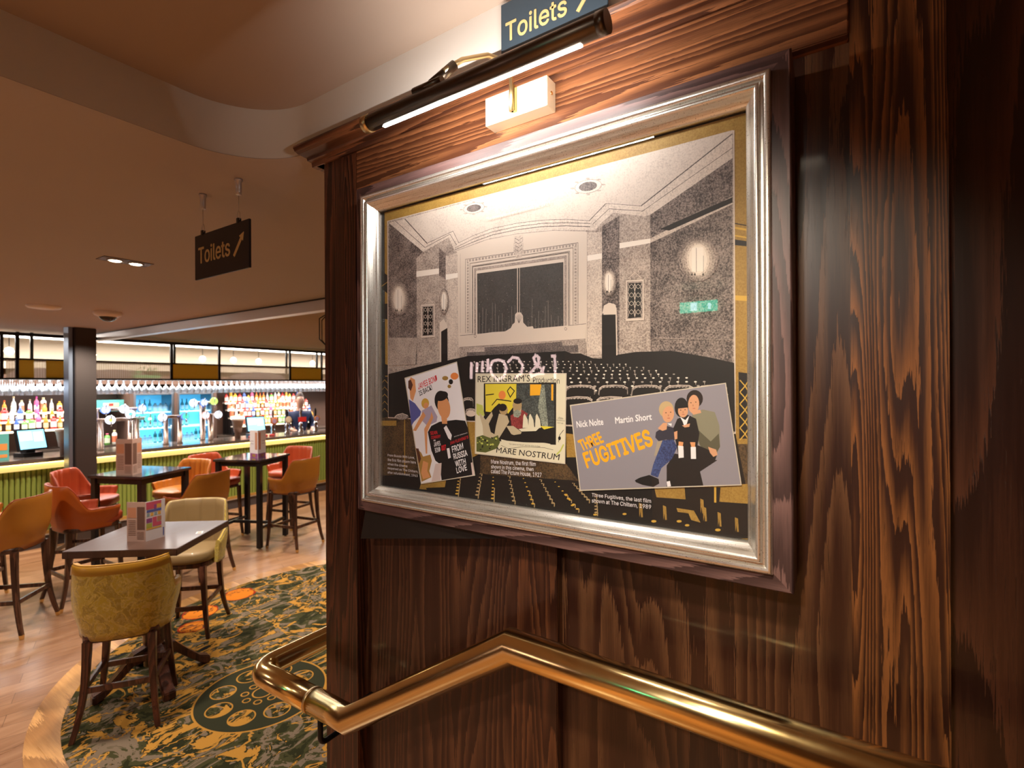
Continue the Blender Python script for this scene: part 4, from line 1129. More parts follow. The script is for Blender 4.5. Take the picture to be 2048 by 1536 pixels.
e 16 6 208.3 289.8 -3 0 0 -1.8
e 9 6 191 289.9 -3.1 0 0 -1.7
e 9 6 739.8 276.1 -5.6 0 0 -2.5
e 9 6 708.4 276.4 -5.5 0 0 -2.4
e 16 6 677.9 276.7 -5.3 .1 0 -2.4
p 16 677.9 276.4 676.2 276.4 676.5 269.3 677.9 272.8
e 9 6 648.2 277 -5.2 .1 .1 -2.4
e 9 6 619.4 277.3 -5.1 0 0 -2.3
e 9 6 591.2 277.6 -4.9 0 .1 -2.3
p 16 591.2 277 589.7 277 590 270.2 591.3 273.6
e 9 6 563.9 277.9 -4.8 0 0 -2.3
e 9 6 537.2 278.2 -4.7 0 0 -2.3
e 9 6 511.2 278.4 -4.6 .1 0 -2.2
e 16 6 485.9 278.7 -4.5 0 0 -2.2
e 9 6 461.1 278.9 -4.3 .1 .1 -2.1
p 16 461.1 277.9 459.8 277.9 460 271.5 461.2 274.7
e 9 6 437 279.2 -4.2 0 .1 -2.2
p 16 437 278.1 435.7 278.1 435.9 271.8 437.1 274.9
e 16 6 413.5 279.4 -4.1 0 0 -2.1
p 16 413.5 278.2 412.2 278.3 412.5 272 413.5 275.1
e 16 6 390.6 279.7 -4.1 0 0 -2.1
p 16 390.6 278.4 389.3 278.4 389.5 272.3 390.6 275.3
e 16 6 368.2 279.9 -4 0 0 -2.1
e 16 6 346.3 280.1 -3.9 0 0 -2
p 16 346.3 278.7 345 278.7 345.3 272.7 346.3 275.7
e 9 6 324.9 280.3 -3.8 .1 0 -2
p 16 324.9 278.9 323.7 278.9 323.9 272.9 324.9 275.9
e 9 6 304 280.5 -3.7 .1 0 -2
e 16 6 283.6 280.8 -3.6 0 0 -2
e 16 6 263.6 281 -3.5 0 0 -2
p 16 263.6 279.3 262.5 279.3 262.7 273.6 263.6 276.4
e 9 6 244.1 281.2 -3.4 0 0 -2
p 16 244.1 279.4 243 279.5 243.2 273.8 244.1 276.6
e 9 6 225 281.4 -3.3 0 0 -2
p 16 225 279.6 223.9 279.6 224.2 274 225 276.8
e 16 6 206.3 281.5 -3.2 .1 0 -1.9
p 16 206.3 279.7 205.3 279.7 205.5 274.2 206.4 276.9
e 16 6 188.1 281.7 -3.3 0 0 -1.8
p 16 188.1 279.8 187 279.9 187.2 274.3 188.1 277.1
e 9 6 727.8 265 -5.9 0 0 -2.7
e 9 6 695.2 265.5 -5.8 0 0 -2.6
e 9 6 663.5 265.9 -5.7 .1 0 -2.5
e 9 6 632.7 266.4 -5.5 .1 0 -2.5
e 16 6 602.7 266.9 -5.3 0 0 -2.5
p 16 602.7 266.3 601.1 266.3 601.4 259.1 602.7 262.9
e 9 6 573.6 267.3 -5.2 .1 0 -2.4
e 9 6 545.3 267.7 -5 .1 0 -2.4
e 16 6 517.7 268.2 -4.8 0 .1 -2.4
p 16 517.7 267.3 516.3 267.3 516.5 260.4 517.8 264
e 16 6 490.9 268.6 -4.7 0 0 -2.4
e 9 6 464.8 269 -4.6 0 0 -2.3
e 16 6 439.4 269.4 -4.6 0 0 -2.3
p 16 439.4 268.3 438 268.3 438.3 261.6 439.4 265.1
e 9 6 414.6 269.7 -4.4 .1 0 -2.2
p 16 414.6 268.6 413.2 268.6 413.5 262 414.6 265.5
e 16 6 390.4 270.1 -4.3 .1 0 -2.2
e 9 6 366.8 270.5 -4.1 0 0 -2.2
p 16 366.8 269.2 365.6 269.2 365.8 262.8 366.9 266.1
e 16 6 343.8 270.8 -4 .1 .1 -2.2
e 9 6 321.4 271.2 -4 0 0 -2.2
e 16 6 299.5 271.5 -3.9 0 0 -2.1
e 16 6 278.2 271.8 -3.8 .1 0 -2.1
e 9 6 257.3 272.1 -3.7 .1 0 -2
p 16 257.3 270.5 256.2 270.5 256.4 264.5 257.3 267.6
e 16 6 236.9 272.5 -3.6 0 0 -2.1
p 16 236.9 270.7 235.8 270.7 236 264.8 236.9 267.9
e 16 6 217 272.8 -3.5 0 0 -2.1
e 16 6 197.5 273.1 -3.4 0 0 -2
p 16 197.5 271.2 196.5 271.2 196.7 265.4 197.6 268.4
e 9 6 730.9 253.2 -6.4 .1 0 -2.8
e 9 6 696.5 253.9 -6.1 .1 .1 -2.7
p 16 696.5 253.6 694.8 253.7 695.1 245.8 696.6 250.1
e 9 6 663.2 254.6 -5.9 .1 .1 -2.7
e 9 6 630.9 255.3 -5.7 .1 0 -2.7
e 9 6 599.6 255.9 -5.6 .1 0 -2.6
e 16 6 569.1 256.5 -5.4 .1 0 -2.6
p 16 569.1 255.8 567.6 255.9 567.9 248.4 569.1 252.5
e 9 6 539.6 257.1 -5.3 .1 0 -2.5
e 9 6 510.8 257.7 -5.1 .1 0 -2.5
e 16 6 482.9 258.3 -5 .1 0 -2.5
e 9 6 455.7 258.9 -4.9 0 0 -2.5
e 16 6 429.2 259.4 -4.7 .1 0 -2.4
e 9 6 403.5 259.9 -4.6 .1 0 -2.4
p 16 403.5 258.7 402.2 258.8 402.4 251.9 403.5 255.6
e 9 6 378.4 260.4 -4.5 .1 0 -2.3
e 9 6 354 260.9 -4.4 .1 0 -2.3
p 16 354 259.6 352.8 259.6 353 253 354 256.6
e 9 6 330.2 261.4 -4.2 .1 0 -2.3
e 16 6 307 261.9 -4.1 .1 .1 -2.3
e 9 6 284.4 262.4 -4 0 .1 -2.3
e 16 6 262.4 262.8 -4 .1 0 -2.2
p 16 262.4 261.2 261.3 261.2 261.5 254.9 262.4 258.3
e 9 6 240.9 263.3 -3.9 0 0 -2.2
p 16 240.9 261.6 239.8 261.6 240 255.3 240.9 258.7
e 9 6 219.9 263.7 -3.8 .1 0 -2.2
e 9 6 199.4 264.1 -3.7 .1 0 -2.1
p 16 199.4 262.3 198.4 262.3 198.6 256.2 199.4 259.5
p 22 521 279.7 518.5 292.9 509.9 298.3 484.6 300.4 459.9 299.2 449.5 293.9 449.6 280.1
l 5 1.1 518.5 292.9 509.9 298.3 484.6 300.4 459.9 299.2 449.5 293.9
p 1 518.8 275.3 516.4 288.5 508.4 294 484.6 296.1 461.4 295 451.6 289.7 451.7 275.9
e 9 5 514.8 294 -1.1 0 0 -.9
e 9 5 506.8 295.6 -1.1 0 0 -.9
e 9 5 499 295.6 -1.1 0 0 -.9
e 9 5 491.1 295.6 -1 0 0 -.9
e 9 5 483.4 295.6 -1.1 0 0 -.9
e 9 5 475.7 295.5 -1.1 0 0 -.8
e 9 5 468.1 295.5 -1.1 0 0 -.8
e 9 5 460.5 293.9 -1.1 0 0 -.8
p 22 442.7 280.2 440.4 292.8 432.4 298.1 409 300.1 386.2 299 376.6 293.8 376.6 280.6
l 5 1.1 440.4 292.8 432.4 298.1 409 300.1 386.2 299 376.6 293.8
p 1 440.7 275.9 438.5 288.6 431 293.9 409 295.9 387.5 294.9 378.5 289.7 378.6 276.5
e 9 5 437 293.9 -1.1 0 0 -.9
e 9 5 429.6 295.5 -1 0 0 -.9
e 9 5 422.3 295.4 -1 0 0 -.8
e 9 5 415.1 295.4 -1 0 0 -.8
e 9 5 407.9 295.4 -1 0 0 -.8
e 9 5 400.8 295.4 -1 0 0 -.8
e 9 5 393.7 295.4 -.9 0 0 -.8
e 9 5 386.7 293.8 -.9 0 0 -.8
p 22 370.3 280.6 368.1 292.8 360.7 297.9 339 299.8 317.8 298.7 308.9 293.7 308.9 281
l 5 1 368.1 292.8 360.7 297.9 339 299.8 317.8 298.7 308.9 293.7
p 1 368.4 276.5 366.3 288.7 359.4 293.8 339 295.8 319.1 294.7 310.7 289.8 310.7 277
e 9 5 364.9 293.8 -.9 0 0 -.8
e 9 5 358.1 295.3 -.9 0 0 -.8
e 9 5 351.4 295.3 -1 0 0 -.8
e 9 5 344.7 295.3 -1 0 0 -.8
e 9 5 338 295.3 -.9 0 0 -.8
e 9 5 331.4 295.3 -.9 0 0 -.8
e 9 5 324.8 295.3 -.9 0 0 -.8
e 9 5 318.3 293.8 -.9 0 0 -.8
p 22 303 281 301 292.8 294.1 297.6 273.9 299.5 254.2 298.5 245.9 293.7 245.9 281.3
l 5 1 301 292.8 294.1 297.6 273.9 299.5 254.2 298.5 245.9 293.7
p 1 301.3 277.1 299.4 288.8 292.9 293.7 274 295.6 255.4 294.6 247.6 289.9 247.6 277.5
e 9 5 298.1 293.7 -.9 0 0 -.7
e 9 5 291.7 295.2 -.8 0 0 -.8
e 9 5 285.4 295.2 -.8 0 .1 -.8
e 9 5 279.2 295.2 -.9 0 0 -.8
e 9 5 273 295.2 -.8 0 0 -.8
e 9 5 266.9 295.1 -.9 0 0 -.7
e 9 5 260.8 295.1 -.9 0 0 -.7
e 9 5 254.7 293.7 -.8 0 0 -.8
p 22 240.4 281.4 238.6 292.7 232.2 297.4 213.3 299.2 194.9 298.2 187.1 293.6 187.2 281.7
l 5 1 238.6 292.7 232.2 297.4 213.3 299.2 194.9 298.2 187.1 293.6
p 1 238.8 277.6 237 288.9 231 293.7 213.3 295.5 196 294.6 188.7 289.9 188.8 278
e 9 5 235.8 293.7 -.8 0 0 -.8
e 9 5 229.9 295.1 -.8 0 0 -.8
e 9 5 224.1 295.1 -.8 0 0 -.8
e 9 5 218.2 295.1 -.8 0 0 -.8
e 9 5 212.5 295 -.8 0 0 -.7
e 9 5 206.7 295 -.8 0 0 -.7
e 9 5 201 295 -.8 0 0 -.7
e 9 5 195.4 293.6 -.8 0 0 -.7
p 22 527.3 254.3 524.8 267.5 516.1 273.1 490.6 275.5 465.8 274.7 455.4 269.4 455.5 255.6
l 5 1.1 524.8 267.5 516.1 273.1 490.6 275.5 465.8 274.7 455.4 269.4
p 1 525.1 249.9 522.7 263.2 514.6 268.8 490.7 271.2 467.3 270.4 457.5 265.2 457.6 251.3
e 9 5 521.1 268.7 -1.1 0 0 -.9
e 9 5 513.1 270.4 -1.1 0 0 -.9
e 9 5 505.1 270.5 -1.1 0 0 -.9
e 9 5 497.3 270.6 -1.1 0 0 -.9
e 9 5 489.5 270.7 -1.1 0 0 -.9
e 9 5 481.7 270.8 -1 0 0 -.9
e 9 5 474 270.8 -1 0 .1 -.8
e 9 5 466.4 269.3 -1 0 0 -.8
p 22 448.6 255.7 446.2 268.5 438.2 273.9 414.6 276.2 391.7 275.3 382 270.3 382.1 257
l 5 1.1 446.2 268.5 438.2 273.9 414.6 276.2 391.7 275.3 382 270.3
p 1 446.5 251.5 444.3 264.3 436.8 269.7 414.7 272 393.1 271.2 384 266.2 384 252.8
e 9 5 442.8 269.6 -1.1 0 0 -.9
e 9 5 435.4 271.2 -1 .1 0 -.8
e 9 5 428.1 271.3 -1.1 0 0 -.8
e 9 5 420.8 271.4 -1 0 0 -.8
e 9 5 413.6 271.5 -1 0 0 -.9
e 9 5 406.4 271.6 -1 0 0 -.9
e 9 5 399.3 271.6 -1 0 0 -.8
e 9 5 392.2 270.2 -.9 0 0 -.9
p 22 375.7 257.1 373.5 269.4 366.1 274.5 344.2 276.7 322.9 275.9 313.9 271.1 314 258.2
l 5 1 373.5 269.4 366.1 274.5 344.2 276.7 322.9 275.9 313.9 271.1
p 1 373.8 253 371.7 265.3 364.8 270.5 344.3 272.7 324.2 271.9 315.7 267.1 315.8 254.2
e 9 5 370.3 270.4 -.9 0 0 -.8
e 9 5 363.5 272 -1 0 0 -.8
e 9 5 356.7 272.1 -1 0 0 -.8
e 9 5 349.9 272.2 -.9 0 0 -.8
e 9 5 343.2 272.2 -.9 0 0 -.8
e 9 5 336.6 272.3 -.9 0 0 -.8
e 9 5 330 272.4 -.9 0 0 -.8
e 9 5 323.4 271 -.9 0 0 -.8
p 22 308 258.3 306 270.2 299.1 275.1 278.8 277.3 259 276.5 250.6 271.8 250.7 259.4
l 5 1 306 270.2 299.1 275.1 278.8 277.3 259 276.5 250.6 271.8
p 1 306.3 254.4 304.4 266.3 297.9 271.2 278.8 273.4 260.2 272.6 252.3 268 252.3 255.6
e 9 5 303.1 271.2 -.9 0 0 -.8
e 9 5 296.7 272.7 -.9 0 0 -.8
e 9 5 290.4 272.8 -.9 0 0 -.8
e 9 5 284.1 272.9 -.9 0 0 -.8
e 9 5 277.9 272.9 -.9 0 0 -.8
e 9 5 271.7 273 -.9 0 0 -.8
e 9 5 265.5 273.1 -.8 0 0 -.8
e 9 5 259.5 271.7 -.9 0 0 -.8
p 22 810.3 246.5 807 261.7 804.9 268 792.6 270.6 780.4 269.4 775.3 263.3 775.4 247.2
l 5 1.2 807 261.7 804.9 268 792.6 270.6 780.4 269.4 775.3 263.3
p 1 809.3 241.5 806.2 256.6 804.2 262.9 792.6 265.6 781.2 264.5 776.3 258.3 776.4 242.2
e 9 5 802.2 263 -1.5 0 0 -1
e 9 5 799.4 264.9 -1.5 0 0 -1
e 9 5 796.6 264.9 -1.5 0 0 -1
e 9 5 793.8 264.9 -1.4 .1 0 -1
e 9 5 791 265 -1.4 0 0 -1
e 9 5 788.2 265 -1.4 0 .1 -1
e 9 5 785.5 265 -1.4 .1 0 -1
e 9 5 782.7 263.2 -1.4 0 0 -1
p 22 708.6 248.5 705.6 263 703.6 269 692.4 271.5 681.3 270.4 676.6 264.5 676.6 249.2
l 5 1.2 705.6 263 703.6 269 692.4 271.5 681.3 270.4 676.6 264.5
p 1 707.6 243.7 704.8 258.2 703 264.2 692.4 266.7 681.9 265.7 677.5 259.8 677.6 244.4
e 9 5 701.2 264.2 -1.4 .1 0 -.9
e 9 5 698.6 266.1 -1.3 0 0 -1
e 9 5 696 266.1 -1.3 0 0 -1
e 9 5 693.5 266.1 -1.3 0 0 -.9
e 9 5 690.9 266.2 -1.3 0 .1 -1
e 9 5 688.4 266.2 -1.3 0 0 -1
e 9 5 685.9 266.2 -1.3 0 0 -.9
e 9 5 683.4 264.5 -1.3 0 0 -1
p 22 802.4 219.1 799.2 234.2 797 240.5 784.8 243.3 772.7 242.3 767.6 236.3 767.7 220.2
l 5 1.2 799.2 234.2 797 240.5 784.8 243.3 772.7 242.3 767.6 236.3
p 1 801.4 214.2 798.3 229.3 796.3 235.6 784.8 238.3 773.5 237.4 768.7 231.3 768.8 215.3
e 9 5 794.4 235.6 -1.5 0 0 -1
e 9 5 791.6 237.6 -1.5 0 0 -1
e 9 5 788.8 237.6 -1.4 .1 0 -1
e 9 5 786 237.7 -1.4 0 0 -1
e 9 5 783.3 237.7 -1.4 .1 0 -.9
e 9 5 780.5 237.8 -1.4 0 0 -1
e 9 5 777.8 237.9 -1.4 0 0 -1
e 9 5 775 236.1 -1.4 0 .1 -1
p 22 701.4 222.3 698.4 236.8 696.5 242.8 685.3 245.4 674.2 244.5 669.6 238.7 669.6 223.3
l 5 1.2 698.4 236.8 696.5 242.8 685.3 245.4 674.2 244.5 669.6 238.7
p 1 700.4 217.6 697.6 232 695.8 238 685.3 240.7 674.9 239.7 670.5 233.9 670.6 218.6
e 9 5 694 238.1 -1.3 0 0 -1
e 9 5 691.5 239.9 -1.3 .1 0 -.9
e 9 5 688.9 240 -1.3 0 0 -1
e 9 5 686.4 240 -1.3 .1 0 -.9
e 9 5 683.9 240.1 -1.3 0 0 -.9
e 9 5 681.3 240.2 -1.2 0 .1 -1
e 9 5 678.8 240.2 -1.3 .1 0 -.9
e 9 5 676.3 238.5 -1.2 0 0 -.9
e 22 12 1024.4 215.8 -27.4 .9 0 -8.4
l 5 1.4 1052.3 212.2 1040.2 221 1020.4 225 1000.9 219.3
e 5 12 783.3 230.7 -15.4 .4 .1 -7.6
t 9 s 0 732.7 697.4 554.8 701.7 734.4 707.8|The proscenium and orchestra pit, 1927
# film_poster
p 23 1012.7 322.1 827 361.4 770.4 77.9 953.4 37.9
p 24 1008.8 319.8 828.3 358.3 773.6 79.3 951.5 40.8
p 25 996.7 264 973.8 253.2 951.4 231.7 955.2 220.7 977.9 203.4 987.6 192
p 26 996.4 314.1 988.7 323.8 973.4 316.7 969.8 286.3 981.4 258.6 990.9 266.9
p 27 998.3 314.2 988.7 316.8 981.1 302.9 988.9 286.3 998.5 294.6
e 3 14 936.5 253.8 -13.9 .2 .1 -13.6
e 26 12 933.6 247.1 -8.8 .1 .1 -8.7
p 28 947.7 234.5 914.7 248.8 893.4 219.8 897 206.3 929.5 194.3 951.6 209.8
p 26 944 231.9 934.9 221.2 970.5 178.9 981.9 179.7
p 26 914.8 232.6 907.7 216.7 929.6 178 930 121.1 935.5 120.7 940.6 185.7 918.5 216.3
e 0 10 866.5 319.6 -10.4 -.1 0 -5.8
e 29 10 835.6 324.4 -13.4 -.2 .1 -9.1
e 1 10 847.6 310.2 -7.5 -.1 0 -6.8
e 0 10 852.8 298.4 -6.2 0 0 -4.7
p 30 927.8 178.1 915 194.9 886.4 206.7 858.5 210.3 831.2 213.8 801.3 212.3 793.2 194.7 775.4 93.9 773.6 80.1 880.3 55.6 887 97.5 901.2 104.4 915.4 130.2
e 30 20 879 260 -24 3.1 -5.3 -27.4
e 26 20 871.4 244.2 -21.1 2.9 -5.6 -29.1
p 26 881 222.8 861.8 223.4 860.2 202.3 877.6 201.7
e 30 14 878.9 273.3 -21.1 6.9 -6 -10.9
p 24 872.4 191.3 863.7 198.3 845 174.2 848.5 160.9 857 165.7
p 24 862.3 139 853.7 140.9 848.7 116.3 857.3 113.1
p 31 972.7 134.7 952.1 122.3 944.8 111.9 919.1 119.2 913.8 103.4 923 75.7 915.8 60.1 950.7 44.5
p 27 970.8 132 961.4 132.6 952.2 105.9 959.8 91.6
p 26 944.8 101 926.5 97 930.3 75 919.4 59.8 945.1 51.9 952.5 67.6
p 32 901.2 96.3 880 100.7 883.8 55.7 915.9 48 908.5 71.6
p 32 784 108.4 779.2 110.1 772.9 80.2 779.4 78.3
t 33 s 0.015 960.4 289.7 892.1 313.2 964.1 305.6|JAMES BOND
t 30 s 0.015 955.7 272.7 910.1 290.5 960.8 285.8|IS BACK!
t 33 s 0.015 918 170.5 893.6 174.4 920.2 179.8|SEAN
t 33 s 0.015 915.2 159.9 882.4 165.6 916.6 167.9|CONNERY
t 24 s 0.02 907.3 154.9 900.2 155.9 908 158.9|as
t 24 s 0.015 905.3 140.3 882.5 145.7 908.1 152.2|JAMES
t 24 s 0.015 901.1 125 882.6 129.7 903.8 137.7|BOND
t 33 s 0.04 879.8 131.3 864.1 135 881.1 145.8|007
t 24 s 0 837.5 169.3 795 181.3 837.5 172.4|as a new adventure in
t 33 s 0.01 850.3 149 791.8 168.6 850.5 156.8|IAN FLEMING'S
t 24 s 0.02 843.2 129.3 806.7 141.3 846.5 145.3|FROM
t 24 s 0.02 838.6 111.9 793.6 125.6 841.9 126.8|RUSSIA
t 24 s 0.02 832.6 94.6 798.7 104.7 835.9 108.7|WITH
t 24 s 0.02 828.6 77.6 795.5 89.1 831.9 92.4|LOVE
# film_poster
p 23 768.3 330.3 516.4 326.5 520.7 126.6 771.4 131.7
p 34 765.1 327.7 519.2 324.3 523.2 128.9 768.5 134.2
p 1 742.6 305.6 542.3 306 543.8 167.6 744 166.7
p 35 738.6 303.8 647.7 303.8 649.4 258.3 671.2 233.7 737.4 236.9
p 36 647.7 303.8 547 302.1 547.5 205.1 628.4 215.9 648 258.3
p 37 610.4 302.4 580.7 302.3 581.9 277.9 610.8 276.5
p 37 554.8 302.2 549.6 302.1 550.3 265.6 555 266.6
p 38 580.7 300 572.7 301.1 563.2 204.4 579.1 208.4 589.6 249.9
e 29 12 688.6 277.2 -10.6 .1 .1 -10.7
l 1 2.4 718.9 252.3 703.6 267.3 662.3 262.9
l 1 2.4 673.8 287 665 296.7 653.5 287.1 665.2 272.5 673.8 287
l 1 2.4 737.2 276.9 712.6 279.5
p 1 711.3 247.5 697.7 257.5 677 248.1 671.2 228.9 710 213 740.6 216.9
e 4 14 684.4 241.9 -12.4 .3 .1 -12.2
e 1 12 687.3 247.9 -12.4 .3 .1 -9.2
p 39 697.8 233 674.2 228.8 668.4 214.5 698.1 174.2 711.7 180.8 707 203.2
p 40 665.4 229.1 633.9 244.2 617.1 235.2 634.1 196.6 662.6 205
p 39 656.6 248.6 633.8 249 636.8 229.9 656.7 229.3
e 4 14 646 253.6 -13 .2 .1 -13.9
p 38 656.7 238.9 645.2 244 633.9 237.1 642.5 224.9 655.3 226.9
e 1 12 644.5 263.6 -12.4 .2 .1 -6.7
p 39 677.2 204.4 656.9 205.2 634.1 191.9 639.9 179.7 662.8 185.7
p 1 689.2 177.1 639.8 186.8 547.5 205.1 547.6 173.1 686.3 172.4
p 34 631.3 201.5 628.9 230.1 625.5 235 617.2 221 614.5 202.2
p 34 615.9 202.2 613.5 230.6 610.2 235.4 602 221.5 599.4 202.9
p 34 598 202.9 595.7 231.1 592.4 235.8 584.4 222.1 581.8 203.6
p 34 642.6 198.6 581.8 207.1 595.3 196 634.1 193.1
p 35 584.5 208.1 547.4 207.3 573.8 200.5
p 41 765.5 256.5 746.7 251.8 740.6 226.9 759.4 226.3 765.7 231.2
p 39 759.3 236.4 737.5 217 718.9 237.4 716 227.6 728.3 207.3 722.3 187.7 701.1 178.9 722.4 162.9 744 171.7 746.9 201.6
p 42 766 173.1 747.1 179.1 722.4 172.9 701.1 181.4 695.2 164.5 704.3 149.2 738 137.1 766.2 137.7
e 41 6 706.6 173 -3.5 -.6 .8 -2.4
e 1 6 739.5 166.9 -2.6 -1.8 2.3 -2.1
e 41 6 732.1 156.8 -2.8 -.5 .8 -2.3
e 1 6 747.5 150.5 -1.9 -1.3 2.3 -2.2
e 41 6 751.2 173.1 -2.9 -1.1 .9 -1.3
e 1 6 725.5 148.1 -1.9 -1.5 1.9 -1.5
e 41 6 754.4 162.3 -2.3 -2.4 1.8 -1.2
e 1 6 757.5 170.6 -2.6 -.7 .9 -1.9
e 41 6 749 158.8 -3.3 -1.8 2 -2.3
e 1 6 746.8 154.4 -1.6 -1.2 1.2 -1.1
e 41 6 746.1 168.7 -3.8 -.6 .4 -1.5
e 1 6 753.4 143.4 -3.6 .1 .2 -1.5
e 41 6 706.8 171.9 -3 -1.4 1.5 -2
e 1 6 732.9 160.8 -2.5 -.1 .5 -2.2
e 41 6 733 166 -2.3 -1 1.8 -2.2
e 1 6 722.7 153.7 -1.1 -1.1 2.3 -1.7
e 41 6 716.6 158.2 -3.8 -.6 .9 -2.6
e 1 6 752.5 162.3 -1.9 0 .2 -1.6
e 41 6 762.4 159.6 -1.3 -1 1.9 -1.4
e 1 6 718.5 173.8 -2.5 -2 1.4 -1.1
e 41 6 722.8 157.1 -2.8 -.3 .7 -2.7
e 1 6 707.3 169.3 -2.1 .1 .1 -1.5
p 34 692.2 172 674.5 169.4 628.6 168.4 573.9 170.4 558.1 169 558.1 158.7 574 160 628.7 158.9 671.7 151.4 689.3 157.5
l 1 .7 692.3 157.4 671.7 150.9 628.7 158.4 574 159.5 550.3 155.8
l 41 3.3 524.5 169.9 532.2 155.8 542.6 146
l 1 1.1 524.4 201.5 534.6 189.7 537.3 173.7
e 1 8 534.7 182.9 -3.6 .2 0 -4.5
t 1 m 0 761.4 308.3 610.6 308.8 761.3 324.1|REX INGRAM'S
t 1 s -0.005 602.4 306.4 534.1 303.2 602.3 319.5|Production
t 1 m 0.005 706.8 139.2 536.2 134 704.3 152.9|MARE NOSTRUM
t 1 s 0 670.2 159.9 584.7 159.3 669.8 164.1|"Our sea is our blood" and this story to thee
t 1 s 0 538.3 225.5 524.3 224.1 538.3 230.5|a Metro-
t 1 s 0 542.2 220.8 521.7 219.7 542.2 224.4|Goldwyn
t 1 s 0 539.6 215.4 524.8 214.6 539.6 218.1|PICTURE
# film_poster
p 23 508.8 256.8 188.9 303.3 162.8 117.7 485.6 71.8
p 43 505.9 254.8 190.1 301.4 164.5 119.2 483.7 74.3
t 24 m 0.02 492 207.6 429.9 216.4 493.8 222|Nick Nolte
t 24 m 0.02 403.8 219.6 326.9 230.5 404.9 233.4|Martin Short
t 44 s 0.03 479.5 157.2 428 180.3 491.5 179.6|THREE
t 44 s 0.03 468.1 120.9 322.3 179.8 480.5 154.3|FUGITIVES
p 30 298.2 142.1 282.6 166.7 204.2 159.9 235.3 136 229.4 110.2 298.4 100.9
p 45 249.5 242.8 229.9 253.4 208.5 248.9 200.4 224.4 199.4 184.9 211.2 159.3 225.5 170.7 237.5 187.6 247.1 222.5
p 46 247.1 222.5 215.8 193.9 201.6 209.5 199.4 184.9 211.2 164.3 235.1 185.2
p 47 319 206.5 300.4 220.4 282.3 215.9 277.3 195.5 290.2 189.6 305.9 180.8 320.4 195.8
p 48 316.4 188.1 297.9 193.1 308.6 164.9 323.2 158.6
p 49 305.8 191.3 285 193.8 277.4 180 287.7 156 308.7 136 315.4 117 330.1 120.9 324.6 142.6
p 30 362.6 107 352 113.5 332.8 120.6 314.1 114.5 312.8 105.4 324.8 97.5 346.6 99.2 360.4 103.2
p 30 284.9 215.8 277.1 234.2 257 242.5 242.2 235.4 236.2 207.8 240 182.4 247.4 174.3 279.9 187.6
p 30 279.9 187.6 237.5 185 204.1 172.2 208.9 157 232.8 142.5 259.9 142.8 274.9 159.5
p 26 274.8 190.5 265.9 189.7 267.2 180.7 275.3 180.1
p 26 253.5 190.4 243.6 191 244.4 182.1 251 181.7
p 24 276.1 182.7 266 182 265.3 160.3 274.9 158.3
p 24 252.3 181.6 242.9 182.2 242.5 159.4 251.9 158.7
e 30 10 270.4 155.3 -6.6 .5 0 -4.2
e 30 10 246.9 155.3 -5.8 .4 .1 -3.6
e 50 18 298.5 251.8 -14.5 .4 0 -16.2
e 51 18 294.6 242.5 -11.2 -1.4 2.5 -16
e 30 18 269.4 256.3 -13 .3 .1 -19
e 51 18 266.4 250 -9.5 .2 .1 -12.9
p 30 280.1 265.2 270.6 273 255.6 265.5 256.4 256.6 278.3 253.6
e 52 18 244.5 273.3 -15.1 .2 0 -16.7
e 51 18 246.5 263.1 -10.3 -.3 .9 -17.7
p 51 250.7 247.8 234.8 253.2 232.4 247 247 242.8
e 52 6 299 245.3 -1.6 0 0 -.9
e 52 6 289.9 246.8 -1.5 .1 0 -.9
e 52 6 270.7 251.2 -1.5 0 0 -.9
e 52 6 262.4 252.1 -1.5 .1 0 -.9
e 52 6 251.4 265.6 -1.5 0 0 -.9
e 52 6 242.5 267 -1.4 0 0 -.9
e 53 6 293.9 235 -3.2 .1 0 -.8
e 53 6 265.7 243.3 -3 .1 0 -.7
e 53 6 245.8 255 -3 .1 0 -.7
e 54 6 294.3 240.2 -1.3 0 .1 -2.1
e 54 6 266.2 247.4 -1.3 0 0 -2
e 54 6 247.5 260.6 -1.3 0 0 -2.1
p 51 315 214.6 304.3 225.5 296.5 225.8 297.9 212.7 305.7 209.7 312.3 212
p 51 283.6 208.1 277.2 211 277.3 195.5 282.4 193.9
p 51 268.3 221.7 253.3 226.1 254.6 219.7 263.3 218
p 51 220.6 183.6 206.4 179.5 203.7 169.8 211.2 165.5 217.1 172.6
p 24 272 238.3 262 232.2 254.5 241.3 259.5 224.6 264.5 221.8 267 229.4
p 24 296.5 224.5 287.9 224.8 288.7 219.6
p 24 298.3 110.8 291.8 112.7 290 102.5 297.1 101
# caption_text
t 24 s 0.004 1079.4 102 975.5 102.4 1079.4 109.9|From Russia With Love,
t 24 s 0.004 1079.5 90.1 971.2 90.7 1079.4 98|the first film shown here
t 24 s 0.004 1079.6 78.3 1003.3 78.5 1079.5 85.5|when the cinema
t 24 s 0.004 1079.7 65.8 962.8 65.7 1079.6 73.7|reopened as The Chiltern,
t 24 s 0.004 1079.7 53.9 964.6 54.5 1079.7 61.8|after refurbishment, 1963
t 24 s 0.004 721.7 109.6 596.4 114 721.7 121.5|Mare Nostrum, the first film
t 24 s 0.004 721.8 98.3 602.1 102.3 721.7 109|shown in this cinema, then
t 24 s 0.004 721.9 86.4 581.1 90.1 721.8 98.8|called The Picture House, 1927
t 24 s 0.004 457.5 60.7 329.6 63 457.4 70.9|Three Fugitives, the last film
t 24 s 0.004 457.6 48.7 329.6 51.3 457.5 59|shown at The Chiltern, 1989
"""
